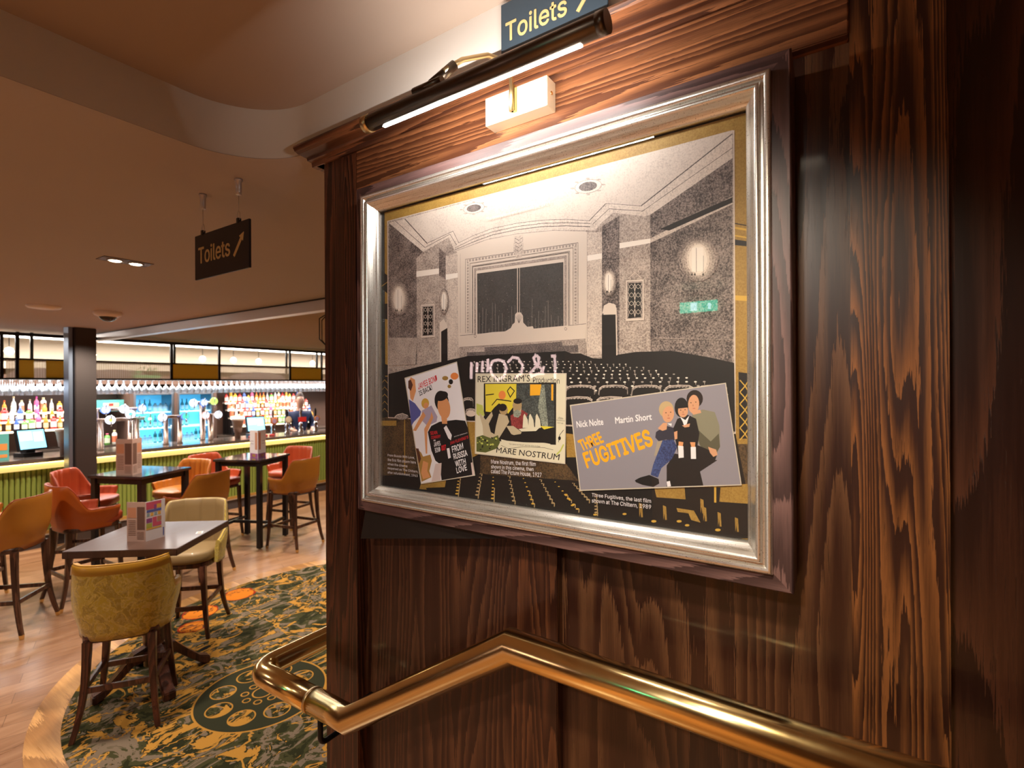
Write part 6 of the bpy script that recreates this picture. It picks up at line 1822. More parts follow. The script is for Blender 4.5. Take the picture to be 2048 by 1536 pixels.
# ------------------------------------------------------------------ signs
M_signgold = mat('gold_lettering', (.62, .45, .19), .45)
def toilet_sign(name, x, y_left, y_right, z0, z1, matb, thick, root, tx=(.075, .60), tz=(.34, .38)):
    """board facing -X, local to root"""
    r = root.location; b = MB(); b.box(x - r.x, x + thick - r.x, y_right - r.y, y_left - r.y, z0 - r.z, z1 - r.z); b.build('sign_board', matb, root, bevel=.001)
    Wd, H = y_left - y_right, z1 - z0
    vs, fs = text_verts('Toilets', .010, 's', 4, .02); xs = [v[0] for v in vs]; ys = [v[1] for v in vs]; zs = [v[2] for v in vs]
    b = MB(); out = []
    for v in vs:
        s1 = (v[0] - min(xs)) / (max(xs) - min(xs)); s2 = (v[1] - min(ys)) / (max(ys) - min(ys)); e = .0006 if v[2] > 0 else 0
        out.append((x - r.x - e - .0002 - v[2] * .02 * (v[2] > 0), y_left - r.y - Wd * (tx[0] + tx[1] * s1), z0 - r.z + H * (tz[0] + tz[1] * s2)))
    b.add(out, fs); b.build('lettering', M_signgold, root)
    a0 = (.745, tz[0] - .03); a1 = (.885, tz[0] + .34)
    dx, dy = (a1[0] - a0[0]) * Wd, (a1[1] - a0[1]) * H; L_ = math.hypot(dx, dy); ux, uy = dx / L_, dy / L_; nx, ny = -uy, ux; t_ = H * .035
    ah = H * .16
    P = [(a0[0] * Wd, a0[1] * H)]; bx, by = a0[0] * Wd, a0[1] * H; tx, ty = bx + dx * 1.22, by + dy * 1.22
    sh = [(bx + nx * t_, by + ny * t_), (tx - ux * ah + nx * t_, ty - uy * ah + ny * t_), (tx - ux * ah + nx * t_ * 2.6, ty - uy * ah + ny * t_ * 2.6), (tx, ty), (tx - ux * ah - nx * t_ * 2.6, ty - uy * ah - ny * t_ * 2.6), (tx - ux * ah - nx * t_, ty - uy * ah - ny * t_), (bx - nx * t_, by - ny * t_)]
    b = MB(); b.prism([(y_left - r.y - p_[0], z0 - r.z + p_[1]) for p_ in sh], 'x', x - r.x - .0018, x - r.x - .0002); b.build('arrow', M_signgold, root)
M_signblue = mat('slate_blue_board', (.035, .055, .075), .5); M_signdark = mat('dark_board', (.016, .010, .010), .45)
s1 = empty('toilets_sign', (.99, .55, 2.79), 0, 'slate blue Toilets sign with gold letters, on the plaster right above the picture lamp', 'sign')
toilet_sign('s', .985, .680, .412, 2.770, 2.895, M_signblue, .004, s1, (.05, .60), (.25, .37))
b = MB(); b.box(.989 - .99, 1.001 - .99, -.04, .04, .02, .08); b.build('fixing_pad', M_black, s1)
s2 = empty('toilets_sign', (.985, 1.96, 2.42), 0, 'dark Toilets sign with dull gold letters, hung on two wires from the ceiling', 'sign')
toilet_sign('s', .985, 2.157, 1.765, 2.422, 2.595, M_signdark, .008, s2)
M_wire = mat('steel_wire', (.5, .45, .42), .4, .8); M_cup = mat('fixing_cup', (.55, .48, .45), .4, .5)
for yy in (2.10, 1.84):
    b = MB(); b.lathe([(.009, .006), (.010, .02), (.0105, .054), (.014, .056), (.014, .064)], 14, 0, yy - 1.96, M=Matrix.Translation((.004, 0, ZL - 2.42 - .064))); b.build('ceiling_fixing', M_cup, s2)
    z = ZL - 2.42; b = MB(); b.tube([(.004, yy - 1.96, z - .06), (.004, yy - 1.96, .215)], .0012, 6)
    lp = [(.004, yy - 1.96 + .009 * math.sin(a), .198 + .018 * math.cos(a)) for a in [2 * PI * k / 12 for k in range(12)]]; b.tube(lp, .0011, 6, closed=True); b.build('wire', M_wire, s2)
    b = MB(); b.box(-.002, .010, yy - 1.966, yy - 1.954, .170, .190); b.build('clip', M_black, s2)
# ------------------------------------------------------------------ ceiling fittings
tw = empty('twin_downlight', (1.257, 3.6, ZL), 0, 'recessed twin ceiling downlight with two lit lenses in a dark plate', 'ceiling light')
b = MB(); b.box(-.125, .125, -.065, .065, -.004, 0); b.build('plate', mat('downlight_plate', (.22, .17, .16), .5, .4), tw, bevel=.001)
M_dl = mat('downlight_lens', (1, 1, 1), .5, emit=(1, .80, .55), estr=22)
for dx in (-.052, .052):
    b = MB(); b.lathe([(.040, -.004), (.040, -.009), (.033, -.009), (.033, -.0055), (.001, -.0055)], 20, dx, 0, cap=False); b.build('bezel', mat('bezel', (.3, .25, .22), .4, .5), tw)
    b = MB(); b.lathe([(.032, -.006), (.024, -.011), (.001, -.012)], 18, dx, 0, cap=False); b.build('lens', M_dl, tw)
b = MB(); b.lathe([(.125, 0), (.125, -.010), (.115, -.022), (.06, -.030), (.001, -.032)], 28, cap=False)
o = b.build('smoke_detector', mat('pale_plastic', (.85, .76, .72), .4)); o.location = (1.52, 6.17, ZL); tag(o, 'flat round pale detector disc on the low ceiling', 'detector')
cm = empty('dome_camera', (2.0, 6.16, ZL), 0, 'small dome camera with dark lens on the ceiling, right of the flat detector', 'camera')
b = MB(); b.lathe([(.115, 0), (.118, -.02), (.108, -.035), (.075, -.052)], 28, cap=False); b.build('housing', mat('camera_housing', (.85, .76, .72), .4), cm)
b = MB(); b.lathe([(.075, -.050), (.06, -.075), (.035, -.092), (.001, -.097)], 20, cap=False); b.build('dome', mat('dark_dome', (.02, .018, .02), .08), cm)
wl = empty('wire_lantern', (3.2, 4.31, 2.752), 0, 'thin black wire lantern frame hanging from the olive ceiling, mostly behind the wooden post', 'lantern')
for an in (0, PI / 2):
    c_, s__ = math.cos(an), math.sin(an); b = MB(); b.tube([(x * s__, x * c_, z) for x, z in ((0, -.02), (.03, -.045), (.10, -.09), (.10, -.29), (.04, -.34), (-.04, -.34), (-.10, -.29), (-.10, -.09), (-.03, -.045))], .005, 6, closed=True); b.build('wire_hoop', M_blackmetal, wl)
b = MB(); b.tube([(0, 0, 0), (0, 0, -.03)], .012, 8); b.build('ceiling_boss', M_blackmetal, wl)
# ------------------------------------------------------------------ brass handrail round the wall end
rail = empty('brass_handrail', (.93, 1.1, 1.07), 0, 'thick polished brass handrail wrapping the wall end, below the framed picture', 'handrail')
def R3(x, y, z): return (x - .93, y - 1.1, z - 1.07)
rr = .036
def bendpts(p0, p1, p2, r, n=10):
    p0, p1, p2 = map(Vector, (p0, p1, p2)); a = (p0 - p1).normalized(); c = (p2 - p1).normalized()
    ang = a.angle(c); t_ = r / math.tan(ang / 2); s_ = p1 + a * t_; e = p1 + c * t_; cen = p1 + (a + c).normalized() * (r / math.sin(ang / 2))
    out = []
    for i in range(n + 1):
        k = i / n; v = (s_ - cen).lerp(e - cen, k).normalized() * r; u = cen + v; out.append(u)
    return out
low = 1.068
c1, c2 = (.925, 1.625, low), (1.32, 1.625, low)
pts = [(.93, 1.33, low)] + bendpts((.93, 1.33, low), c1, c2, .06) + bendpts(c1, c2, (1.32, 1.1, low), .06) + [(1.32, 1.2, low)]
b = MB(); b.tube([R3(*p_) for p_ in pts], rr, 28); b.build('end_loop', M_brass, rail)
b = MB(); b.tube([R3(.93, 1.335, low), R3(.93, 1.325, low)], rr + .0012, 28); b.build('joint_ring', M_satinbrass, rail)
b = MB(); b.tube([R3(*p_) for p_ in [(.93, 1.33, low), (.93, 1.170, low), (.93, .620, 1.428), (.93, -.9, 1.412)]], rr, 32); b.build('rail_tube', M_brass, rail); 
for p_ in C.objects: pass
def bracket(y, z):
    b = MB(); b.tube([R3(.93, y, z - .03), R3(.93, y, z - .09), R3(.94, y, z - .1), R3(1.04, y, z - .1)], .009, 10); b.build('bracket', M_blackmetal, rail)
b = MB(); b.tube([R3(.932, 1.30, low - .03), R3(.932, 1.30, low - .075)] + [R3(*v) for v in bendpts((.932, 1.30, low - .05), (.932, 1.30, low - .12), (1.04, 1.30, low - .12), .02, 5)] + [R3(1.042, 1.30, low - .12)], .008, 12); b.build('bracket', M_blackmetal, rail)
b = MB(); b.lathe([(.001, 0), (.022, 0), (.022, .004), (.001, .004)], 18, M=Matrix.Translation(R3(1.036, 1.30, low - .12)) @ Matrix.Rotation(PI / 2, 4, 'Y'), cap=False); b.build('wall_rose', M_blackmetal, rail)
bracket(-.35, 1.40)
b = MB(); b.tube([R3(.94, 1.20, low), R3(1.041, 1.20, low)], .012, 12); b.build('wall_stub', M_blackmetal, rail)
ORD = 'first second third fourth fifth sixth seventh eighth ninth tenth eleventh twelfth'.split() + [str(k) + 'th' for k in range(13, 21)] + ['21st', '22nd', '23rd'] + [str(k) + 'th' for k in range(24, 60)]
# ------------------------------------------------------------------ seating
def leather(name, col, rough=.38, coat=.15):
    m = mat(name, col, rough, coat=coat); t = NT(m); v = t.coord(); n = t.noise(v, 3, 3); t.base(t.mix(n, tuple(c * .8 for c in col), col)); t.bump(t.noise(v, 140, 3), .12, .001); return m
M_red = leather('brick_red_leather', (.34, .050, .014)); M_orange = leather('burnt_orange_leather', (.40, .085, .010)); M_tan = leather('tan_orange_leather', (.40, .13, .015))
M_ochre = leather('mustard_tan_leather', (.38, .14, .015)); M_cream = leather('olive_cream_leather', (.33, .22, .095), .5); M_must = leather('mustard_leather', (.46, .23, .02))
def damask_mat():
    m = mat('gold_damask', (.42, .28, .05), .6); t = NT(m); tc = t.new('ShaderNodeTexCoord'); v = tc.outputs['Object']
    n1 = t.noise(v, 9, 4, .6, 2.2); n2 = t.noise(v, 26, 3, .6, 1.5)
    line = t.math('LESS_THAN', t.math('ABSOLUTE', t.math('SUBTRACT', n1, .5)), .022); l2 = t.math('LESS_THAN', t.math('ABSOLUTE', t.math('SUBTRACT', n2, .52)), .03)
    patch = t.math('GREATER_THAN', n1, .55)
    col = t.mix(patch, (.56, .40, .035), (.40, .28, .03)); col = t.mix(line, col, (.68, .52, .13)); col = t.mix(t.math('MULTIPLY', l2, .6), col, (.55, .42, .14))
    t.base(col); t.bump(n2, .3, .002)
    t.link(t.math('SUBTRACT', .75, t.math('MULTIPLY', patch, .35)), t.b.inputs['Roughness']); m.node_tree.nodes['Principled BSDF'].inputs['Sheen Weight'].default_value = .3; return m
M_damask = damask_mat()
M_leg = wood('walnut_leg', (.035, .014, .008), (.10, .042, .022), 'z', 21, 8, rough=.35)
M_leg2 = wood('mahogany_leg', (.05, .016, .010), (.13, .045, .025), 'z', 22, 8, rough=.30)
def sup(a, rx, ry, n=2.6):
    c, s_ = math.cos(a), math.sin(a); k = (abs(c) ** n + abs(s_) ** n) ** (-1 / n); return rx * k * c, ry * k * s_
def smooth(t): t = max(0, min(1, t)); return t * t * (3 - 2 * t)
def shell(zb, zback, zarm, rx, ry, lean=.05, th=.035, ang=2.25, n=100, k=9, flute=0, arm0=.75, arm1=1.35, low=.86, frontdrop=0, mat_in=0, mat_out=1, flare=0, rim=0):
    """tub back: front is +X; back at -X. a runs round the back"""
    b = MB(); outer = []; inner = []
    for i in range(n + 1):
        u = -1 + 2 * i / n; a = PI + u * ang; au = abs(u) * ang
        s_ = smooth((au - arm0) / (arm1 - arm0)); zt = zback * (1 - s_) + zarm * s_
        zt -= frontdrop * smooth((au - arm1) / (ang - arm1 + 1e-6))
        co = []; ci = []
        for j in range(k + 1):
            t = j / k; z = zb + (zt - zb) * t
            h = (z - zb) / (zback - zb); sc = low + (1 - low) * smooth(min(1, h * 2.2)) + lean * h
            x, y = sup(a, rx, ry); y *= 1 + flare * s_ * (1 - .3 * h); wob = (.013 * (1 - abs(math.sin(au * flute)) ** .5) if flute else 0)
            tt = th * (1 - .25 * t)
            rr_ = math.hypot(x, y); e = .010 * math.sin(PI * min(1, t * 1.0)) if j < k else 0
            co.append((x * sc, y * sc, z)); f_ = (rr_ * sc - tt + wob) / (rr_ * sc); ci.append((x * sc * f_, y * sc * f_, z))
        co[-1] = (co[-1][0], co[-1][1], co[-1][2]); outer.append(co); inner.append(ci)
    prof = []
    for co, ci in zip(outer, inner):
        mid = [(co[-1][0] * .75 + ci[-1][0] * .25, co[-1][1] * .75 + ci[-1][1] * .25, co[-1][2] + .011), (co[-1][0] * .3 + ci[-1][0] * .7, co[-1][1] * .3 + ci[-1][1] * .7, co[-1][2] + .010)]
        prof.append(co + mid + ci[::-1])
    m_ = len(prof[0]); vs = [v for p_ in prof for v in p_]; b.v = list(vs)
    for i in range(n):
        for j in range(m_):
            j2 = (j + 1) % m_; b.f.append((i * m_ + j, (i + 1) * m_ + j, (i + 1) * m_ + j2, i * m_ + j2)); b.m.append(mat_out if j <= k + 1 - rim else mat_in); b.sm.append(True)
    for i in (0, n): b.f.append(tuple(range(i * m_, (i + 1) * m_))); b.m.append(mat_out); b.sm.append(False)
    return b, prof
def sabre(b, x0, y0, z0, x1, y1, w0=.042, w1=.024, curve=.5, z1=0.0, n=7):
    pts = []
    for i in range(n + 1):
        t = i / n; k = t * (1 - curve) + curve * t * t * t; pts.append((x0 + (x1 - x0) * k, y0 + (y1 - y0) * k, z0 + (z1 - z0) * t, w0 + (w1 - w0) * t))
    vs = []
    for x, y, z, w in pts:
        h = w / 2; vs += [(x - h, y - h, z), (x + h, y - h, z), (x + h, y + h, z), (x - h, y + h, z)]
    fs = [(0, 1, 2, 3), tuple(range(len(vs) - 4, len(vs)))[::-1]]
    for i in range(n):
        for j in range(4): fs.append((i * 4 + j, i * 4 + (j + 1) % 4, (i + 1) * 4 + (j + 1) % 4, (i + 1) * 4 + j))
    b.add(vs, fs); return pts
def cushion(b, rx, ry, z0, z1, n=36, mi=0, dx=0, frontflat=1.0, p_=3.0, cham=.02):
    rings = []
    for z, s_ in ((z0, .93), (z0 + cham * .6, 1), (z1 - cham, 1), (z1 - cham * .35, .975), (z1, .88), (z1 + .006, .5), (z1 + .008, 0.02)):
        rings.append([(sup(2 * PI * i / n, rx * s_, ry * s_, p_)[0] + dx, sup(2 * PI * i / n, rx * s_, ry * s_, p_)[1], z) for i in range(n)])
    vs = [v for r in rings for v in r]; K = len(rings)
    b.add(vs, [(j * n + i, j * n + (i + 1) % n, (j + 1) * n + (i + 1) % n, (j + 1) * n + i) for j in range(K - 1) for i in range(n)] + [tuple(range(n))[::-1], tuple(range((K - 1) * n, K * n))], mi, True)
def make_stool(name, zs, zback, zarm, rx, ry, m_out, m_in, m_leg, tips=True, flute=0, low=.86, arm0=.75, arm1=1.35, ang=2.25, lean=.05, splay=.07, fr=.19, frontdrop=0, th=.035, seatm=None, stretch=.36, flare=0, rim=0):
    r = empty(name)
    b, prof = shell(zs - .03, zback, zarm, rx, ry, lean, th, ang, flute=flute, arm0=arm0, arm1=arm1, low=low, frontdrop=frontdrop, flare=flare, rim=rim)
    o = b.build('back_shell', [m_in, m_out], r)
    n = len(prof)
    pp = MB(); pp.tube([(p_[10][0] * 1.0, p_[10][1], p_[10][2] - .002) for p_ in prof[1:-1]], .0045, 6); pp.build('piping', m_in, o)
    b = MB(); cushion(b, rx * .90, ry * .88, zs, zs + .085, dx=rx * .06); b.build('seat', seatm or m_in, r)
    b = MB(); cushion(b, rx * .82, ry * .82, zs - .045, zs + .002, p_=4, cham=.006); b.build('seat_frame', m_leg, r)
    feet = []
    for sx_ in (1, -1):
        for sy_ in (1, -1):
            x0, y0 = sx_ * fr, sy_ * fr * .95; sp = splay if sx_ < 0 else splay * .35
            lb = MB(); p_ = sabre(lb, x0, y0, zs - .03, x0 + sx_ * sp, y0 + sy_ * splay * .55, curve=.8 if sx_ < 0 else .4, z1=.0 if not tips else .035, w1=.026 if not tips else .027)
            lo = lb.build('leg', m_leg, r, bevel=.003); e = p_[-1]
            if tips:
                tb = MB(); tb.frus((e[0], e[1], .036), (e[0] + sx_ * .004, e[1] + sy_ * .002, 0), .027, .027, .020, .020); tb.build('brass_tip', M_brass, lo)
            zq = zs * stretch; t = min(p_, key=lambda q: abs(q[2] - zq)); feet.append((t[0], t[1], zq))
    for i, j, dz in ((0, 1, 0), (2, 3, 0.03), (0, 2, -.03 + .06), (1, 3, .03)):
        sb = MB(); a, c = feet[i], feet[j]; sb.frus((a[0], a[1], a[2] + dz), (c[0], c[1], c[2] + dz), .034, .018, .034, .018); sb.build('stretcher', m_leg, r, bevel=.002)
    return r
def put(r, x, y, fx, fy, label, cat='bar stool', group=None):
    r.location = (x, y, 0); r.rotation_euler = (0, 0, math.atan2(fy, fx)); tag(r, label, cat, group); return r
G1 = 'leather tub bar stools around the high tables'
kw = dict(zs=.72, zback=1.10, zarm=.87, rx=.27, ry=.275, flute=11)
protoR = make_stool('bar_stool', m_out=M_orange, m_in=M_red, m_leg=M_leg, **kw)
put(protoR, 1.79, 6.06, .95, .05, 'burnt orange tub bar stool with red lining, its back turned, left of the brown table', group=G1)
def again(src, mo, mi_, ml=None):
    c = copy_tree(src)
    for ch in KIDS(c):
        if ch.name.startswith('back_shell') or ch.name.startswith('seat') and not ch.name.startswith('seat_frame'):
            ch.data = ch.data.copy()
            if len(ch.data.materials) == 2: ch.data.materials[0] = mi_; ch.data.materials[1] = mo
            else: ch.data.materials[0] = mi_
    return c
s = again(protoR, M_red, M_red); put(s, 2.05, 6.90, .75, -.65, 'red tub bar stool in front of the grey post, facing the left black table', group=G1)
s = again(protoR, M_red, M_red); put(s, 3.41, 6.93, .30, -.95, 'red tub bar stool behind the left side of the right black table, beside the bar', group=G1)
s = again(protoR, M_red, M_red); put(s, 4.33, 6.72, -.93, -.25, 'red tub bar stool at the far right of the right black table, facing its menu', group=G1)
protoO = again(protoR, M_ochre, M_tan); put(protoO, 2.86, 6.62, -.93, -.25, 'tan tub bar stool facing us from the right side of the left black table', group=G1)
s = again(protoO, M_ochre, M_tan); put(s, 2.64, 5.76, -.35, .93, 'tan tub bar stool with its back turned, directly behind the cream chair', group=G1)
s = again(protoO, M_ochre, M_tan); put(s, 3.82, 5.84, -.21, .97, 'tan tub bar stool with its back turned, in front of the right black table', group=G1)
s = again(protoO, M_ochre, M_tan); put(s, 1.17, 5.82, -.72, .69, 'tan tub bar stool cut by the left picture edge, back and brass foot tips showing', group=G1)
s = again(protoO, M_ochre, M_tan); put(s, 1.10, 6.78, .75, -.5, 'tan tub bar stool behind the leftmost one, only its back edge in the picture', group=G1)
# lower chairs at the brown pedestal table
kd = make_stool('dining_chair', .56, .965, .78, .235, .250, M_damask, M_must, M_leg2, tips=False, low=.88, arm0=1.05, arm1=1.25, ang=2.1, lean=.04, splay=.085, fr=.165, frontdrop=.03, th=.05, seatm=M_must, stretch=.40, flare=.05, rim=3)
put(kd, 1.31, 3.72, .56, .82, 'gold damask low chair with mustard leather edge, seen from behind, nearest the camera', 'chair')
kc = make_stool('dining_chair', .60, 1.02, .80, .235, .245, M_damask, M_cream, M_leg2, tips=False, low=.93, arm0=.95, arm1=1.5, ang=2.0, lean=.04, splay=.085, fr=.165, frontdrop=.06, th=.05, flute=6, stretch=.40, flare=.10)
put(kc, 2.02, 4.52, -.72, -.69, 'cream channel-backed chair with gold damask sides, right of the brown table', 'chair')
kd.location.z = kc.location.z = .0062
# ------------------------------------------------------------------ tables
M_top = planks('walnut_table_top', (.070, .036, .026), (.105, .058, .042), pw=.3, rough=.36); M_top.node_tree.nodes['Principled BSDF'].inputs['Coat Weight'].default_value = .08
def high_table(x, y, rot, S, H, lab):
    r = empty('high_table', (x, y, 0), rot, lab, 'table', 'black high tables')
    h = S / 2; b = MB(); b.box(-h, h, -h, h, H - .028, H); b.build('table_top', M_gloss, r, bevel=.004)
    b = MB()
    for s_ in (-1, 1): b.box(-h + .03, h - .03, s_ * (h - .045) - .012, s_ * (h - .045) + .012, H - .085, H - .028); b.box(s_ * (h - .045) - .012, s_ * (h - .045) + .012, -h + .03, h - .03, H - .085, H - .028)
    b.build('apron', M_black, r)
    for sx_ in (-1, 1):
        for sy_ in (-1, 1):
            cx_, cy_ = sx_ * (h - .045), sy_ * (h - .045); b = MB(); b.box(cx_ - .027, cx_ + .027, cy_ - .027, cy_ + .027, .015, H - .028); lo = b.build('leg', M_black, r, bevel=.002)
            b = MB(); b.lathe([(.018, 0), (.022, .006), (.012, .016)], 12, cx_, cy_); b.build('foot_glide', M_chrome, lo)
    for s_ in (-1, 1):
        b = MB(); b.box(-h + .045, h - .045, s_ * (h - .045) - .014, s_ * (h - .045) + .014, .24, .275); b.build('stretcher', M_black, r)
    b = MB(); b.box(-.016, .016, -h + .055, h - .055, .24, .275); b.build('stretcher', M_black, r)
    return r
M_gloss = mat('gloss_black_top', (.03, .028, .03), .10, coat=.5)
high_table(2.35, 6.33, math.radians(24), .64, 1.10, 'black high table with a folded menu, left of the two, in front of the bar')
high_table(3.62, 6.42, math.radians(26), .64, 1.10, 'black high table with a folded menu, right of the two, beside the wooden post')
t1 = empty('pedestal_table', (1.53, 3.94, 0), math.radians(38), 'square dark brown table on a mahogany pedestal, nearest the camera', 'table')
b = MB(); b.box(-.335, .335, -.335, .335, .955, 1.0); b.build('table_top', M_top, t1, bevel=.003)
b = MB(); b.box(-.16, .16, -.16, .16, .925, .955); b.build('top_plate', M_black, t1)
b = MB(); b.lathe([(.05, .925), (.05, .85), (.038, .80), (.038, .62), (.055, .50), (.072, .38), (.062, .28), (.045, .25), (.075, .235), (.08, .19), (.06, .17), (.06, .13)], 24); b.build('column', M_leg2, t1)
for k in range(4):
    a = PI / 4 + k * PI / 2; b = MB(); c, s_ = math.cos(a), math.sin(a)
    prev = None; pts = [(.04, .22, .09), (.12, .20, .075), (.20, .12, .06), (.27, .055, .055), (.31, .035, .062), (.335, .03, .05)]
    vs = []
    for d, z, hh in pts:
        w_ = .034; vs += [(c * d - s_ * w_, s_ * d + c * w_, z - hh / 2 + .001), (c * d + s_ * w_, s_ * d - c * w_, z - hh / 2 + .001), (c * d + s_ * w_, s_ * d - c * w_, z + hh / 2), (c * d - s_ * w_, s_ * d + c * w_, z + hh / 2)]
    n = len(pts); b.add(vs, [(0, 1, 2, 3), tuple(range(4 * n - 4, 4 * n))[::-1]] + [(i * 4 + j, i * 4 + (j + 1) % 4, i * 4 + 4 + (j + 1) % 4, i * 4 + 4 + j) for i in range(n - 1) for j in range(4)])
    lo = b.build('foot', M_leg2, t1, bevel=.006)
# menus
def menu(x, y, z, rot, lab, H=.24, W_=.15, open_=1.1, kind=0):
    r = empty('menu_card', (x, y, z), rot, lab, 'menu', 'folded menu cards on the tables')
    cols = [(.50, .32, .22), (.60, .08, .14), (.10, .14, .42), (.72, .45, .05), (.22, .34, .36), (.30, .06, .20), (.40, .50, .10)]
    for side in (0, 1):
        a = open_ / 2 if side else -open_ / 2
        Mx = Matrix.Rotation(a, 4, 'Z'); th = .0012
        m0 = M_paper if kind == 3 or (kind == 1 and side == 0) else M_kraft
        b = MB(); b.box(0, W_, -th, th, 0, H, 0, Mx); o = b.build('menu_leaf', m0, r)
        sg = -1 if side == 0 else 1
        rnd = random.Random(kind * 7 + side); b = MB(); used = []
        def q(x0, x1, z0, z1, mi):
            for s2 in (-1, 1):
                yy = s2 * (th + .0004); b.add([Mx @ Vector((x0 * W_, yy, z0 * H)), Mx @ Vector((x1 * W_, yy, z0 * H)), Mx @ Vector((x1 * W_, yy, z1 * H)), Mx @ Vector((x0 * W_, yy, z1 * H))], [(0, 1, 2, 3)], mi)
        if kind == 3:
            q(.02, .98, .0, .16, 5); q(.30, .75, .03, .13, 3); q(.08, .34, .30, .92, 0); q(.5, .9, .5, .51, 7); q(.5, .9, .6, .61, 7)
        elif m0 is M_paper:
            q(.02, .80, .90, .98, 1); q(.02, .42, .80, .90, 1); q(.42, .56, .78, .90, 5); q(.56, .80, .80, .90, 3); q(.05, .80, .72, .78, 2)
            for k in range(4): q(.05 + k * .19, .20 + k * .19, .62, .70, 3 if k % 2 else 4)
            q(.03, .32, .46, .57, 5); q(.34, .56, .44, .58, 1); q(.58, .80, .46, .58, 0); q(.02, .32, .32, .44, 6); q(.34, .80, .34, .44, 1); q(.02, .80, .28, .32, 3); q(.88, .94, .05, .26, 2)
        else:
            q(.04, .45, .30, .88, 7); q(.50, .95, .60, .86, 0)
            for k in range(9): q(.52, .92, .16 + k * .045, .175 + k * .045, 7)
            for k in range(6): q(.08, .46, .06 + k * .035, .072 + k * .035, 7)
        b.build('menu_print', [M_mc[k] for k in range(8)], o, fix=False)
    return r
M_paper = mat('white_card', (.74, .70, .72), .5); M_kraft = mat('brown_card', (.46, .30, .24), .6)
M_mc = [mat('menu_ink_%s' % nm, c, .5) for nm, c in zip('rust rose blue amber teal plum lime umber'.split(), [(.50, .22, .12), (.62, .10, .17), (.10, .13, .42), (.75, .42, .08), (.28, .38, .42), (.30, .08, .25), (.42, .45, .08), (.14, .07, .05)])]
# fold faces the camera: leaves spread left/back and right/back
def dirang(x, y, side=0): return math.atan2(y, x) + side
menu(1.43, 3.80, 1.0, dirang(1.43, 3.80, -.05), 'folded menu card on the brown pedestal table, colourful leaf on the right', kind=1, open_=1.9, W_=.125, H=.255)
menu(2.18, 6.10, 1.10, dirang(2.24, 6.0, .2), 'folded menu card on the left black table, brown leaf with a photograph', kind=2, open_=1.3, W_=.18, H=.37)
menu(3.56, 6.20, 1.10, dirang(3.5, 6.15, 0), 'tall folded menu card on the right black table, pale lilac leaves', kind=3, open_=1.2, W_=.16, H=.35)
def decal(x, y, z, rot, lab):
    b = MB(); b.box(-.03, .03, -.02, .02, 0, .0012, 0); b.box(-.022, .022, -.012, .012, .0012, .0014, 1); o = b.build('table_number_plate', [M_paper, M_kraft]); o.location = (x, y, z); o.rotation_euler = (0, 0, rot); tag(o, lab, 'label')
decal(1.72, 3.72, 1.0, 1.0, 'small pale table number plate on the right corner of the brown pedestal table')
# ------------------------------------------------------------------ the bar counter
BY = 8.45
M_green = mat('green_flute_paint', (.20, .24, .045), .45); M_ctop = mat('dark_stone_counter', (.10, .075, .06), .18, coat=.3); M_gold = mat('gold_edge', (.60, .36, .10), .35, .6)
M_strip = mat('counter_led', (.30, .22, .08), .6, emit=(1.0, .68, .22), estr=.72); M_kick = mat('dark_kick', (.06, .05, .05), .4)
bar = empty('bar_counter', (5.0, BY, 0), 0, 'long bar counter with fluted green front, glowing strip under its dark stone top', 'bar counter')
X0, X1 = -.5, 11
b = MB(); b.box(X0 - 5, X1 - 5, -.10, .62, 1.07, 1.12); b.build('counter_top', M_ctop, bar, bevel=.006)
b = MB(); b.box(X0 - 5, X1 - 5, .02, .55, 0, 1.07); b.build('carcass', M_black, bar)
b = MB(); b.box(X0 - 5, X1 - 5, -.055, -.045, .985, 1.068); b.box(X0 - 5, X1 - 5, -.045, .02, .985, .99); b.build('lit_strip', M_strip, bar)
nfl = 0; b = MB()
xx = X0
while xx < X1:
    w_ = .05; n = 5; vs = []
    for i in range(n + 1):
        a = PI * i / n; vs += [(xx - 5 + w_ / 2 - w_ * .47 * math.cos(a), .0 - .018 * math.sin(a), z) for z in (.20, .985)]
    b.add(vs, [(2 * i, 2 * i + 2, 2 * i + 3, 2 * i + 1) for i in range(n)], 0, True); xx += w_
b.build('fluted_front', M_green, bar, fix=False)
b = MB(); b.box(X0 - 5, X1 - 5, -.04, .02, .165, .205); b.build('gold_trim', M_gold, bar)
b = MB(); b.box(X0 - 5, X1 - 5, -.045, .02, .148, .165); b.build('steel_trim', M_steel, bar)
b = MB(); b.box(X0 - 5, X1 - 5, -.02, .02, 0, .148); b.build('kick_board', M_kick, bar)
# ------------------------------------------------------------------ gantry over the bar
M_gpanel = mat('olive_gold_panel', (.92, .78, .10), .5); M_gpanel.node_tree.nodes['Principled BSDF'].inputs['Emission Color'].default_value = (.3, .18, .02, 1)
def reeded():
    m = mat('reeded_glass', (.80, .78, .70), .45, trans=0); t = NT(m); v = t.coord(); n = t.new('ShaderNodeTexWave'); t.link(v, n.inputs[0]); n.inputs['Scale'].default_value = 12
    m2 = m.node_tree.nodes; b_ = t.b; b_.inputs['Alpha'].default_value = .45; t.base(t.mix(n.outputs[0], (.7, .64, .5), (.98, .94, .82))); t.bump(n.outputs[0], .5, .004); return m
M_reed = reeded()
GY = 8.78; ZB, ZTp = 2.105, 2.375
gan = empty('bar_gantry', (4.5, GY, ZB), 0, 'black hanging frame of olive gold and reeded glass panels above the bar', 'bar gantry')
b = MB(); b.box(-5, 6.5, -.02, .02, 0, .022); b.box(-5, 6.5, .50, .54, 0, .022); b.build('lower_rail', M_blackmetal, gan)
b = MB(); b.box(-5, 6.5, -.02, .02, ZTp - ZB - .02, ZTp - ZB); b.box(-5, 6.5, .50, .54, ZTp - ZB - .02, ZTp - ZB); b.build('upper_rail', M_blackmetal, gan)
def gx(x): return x - 4.5
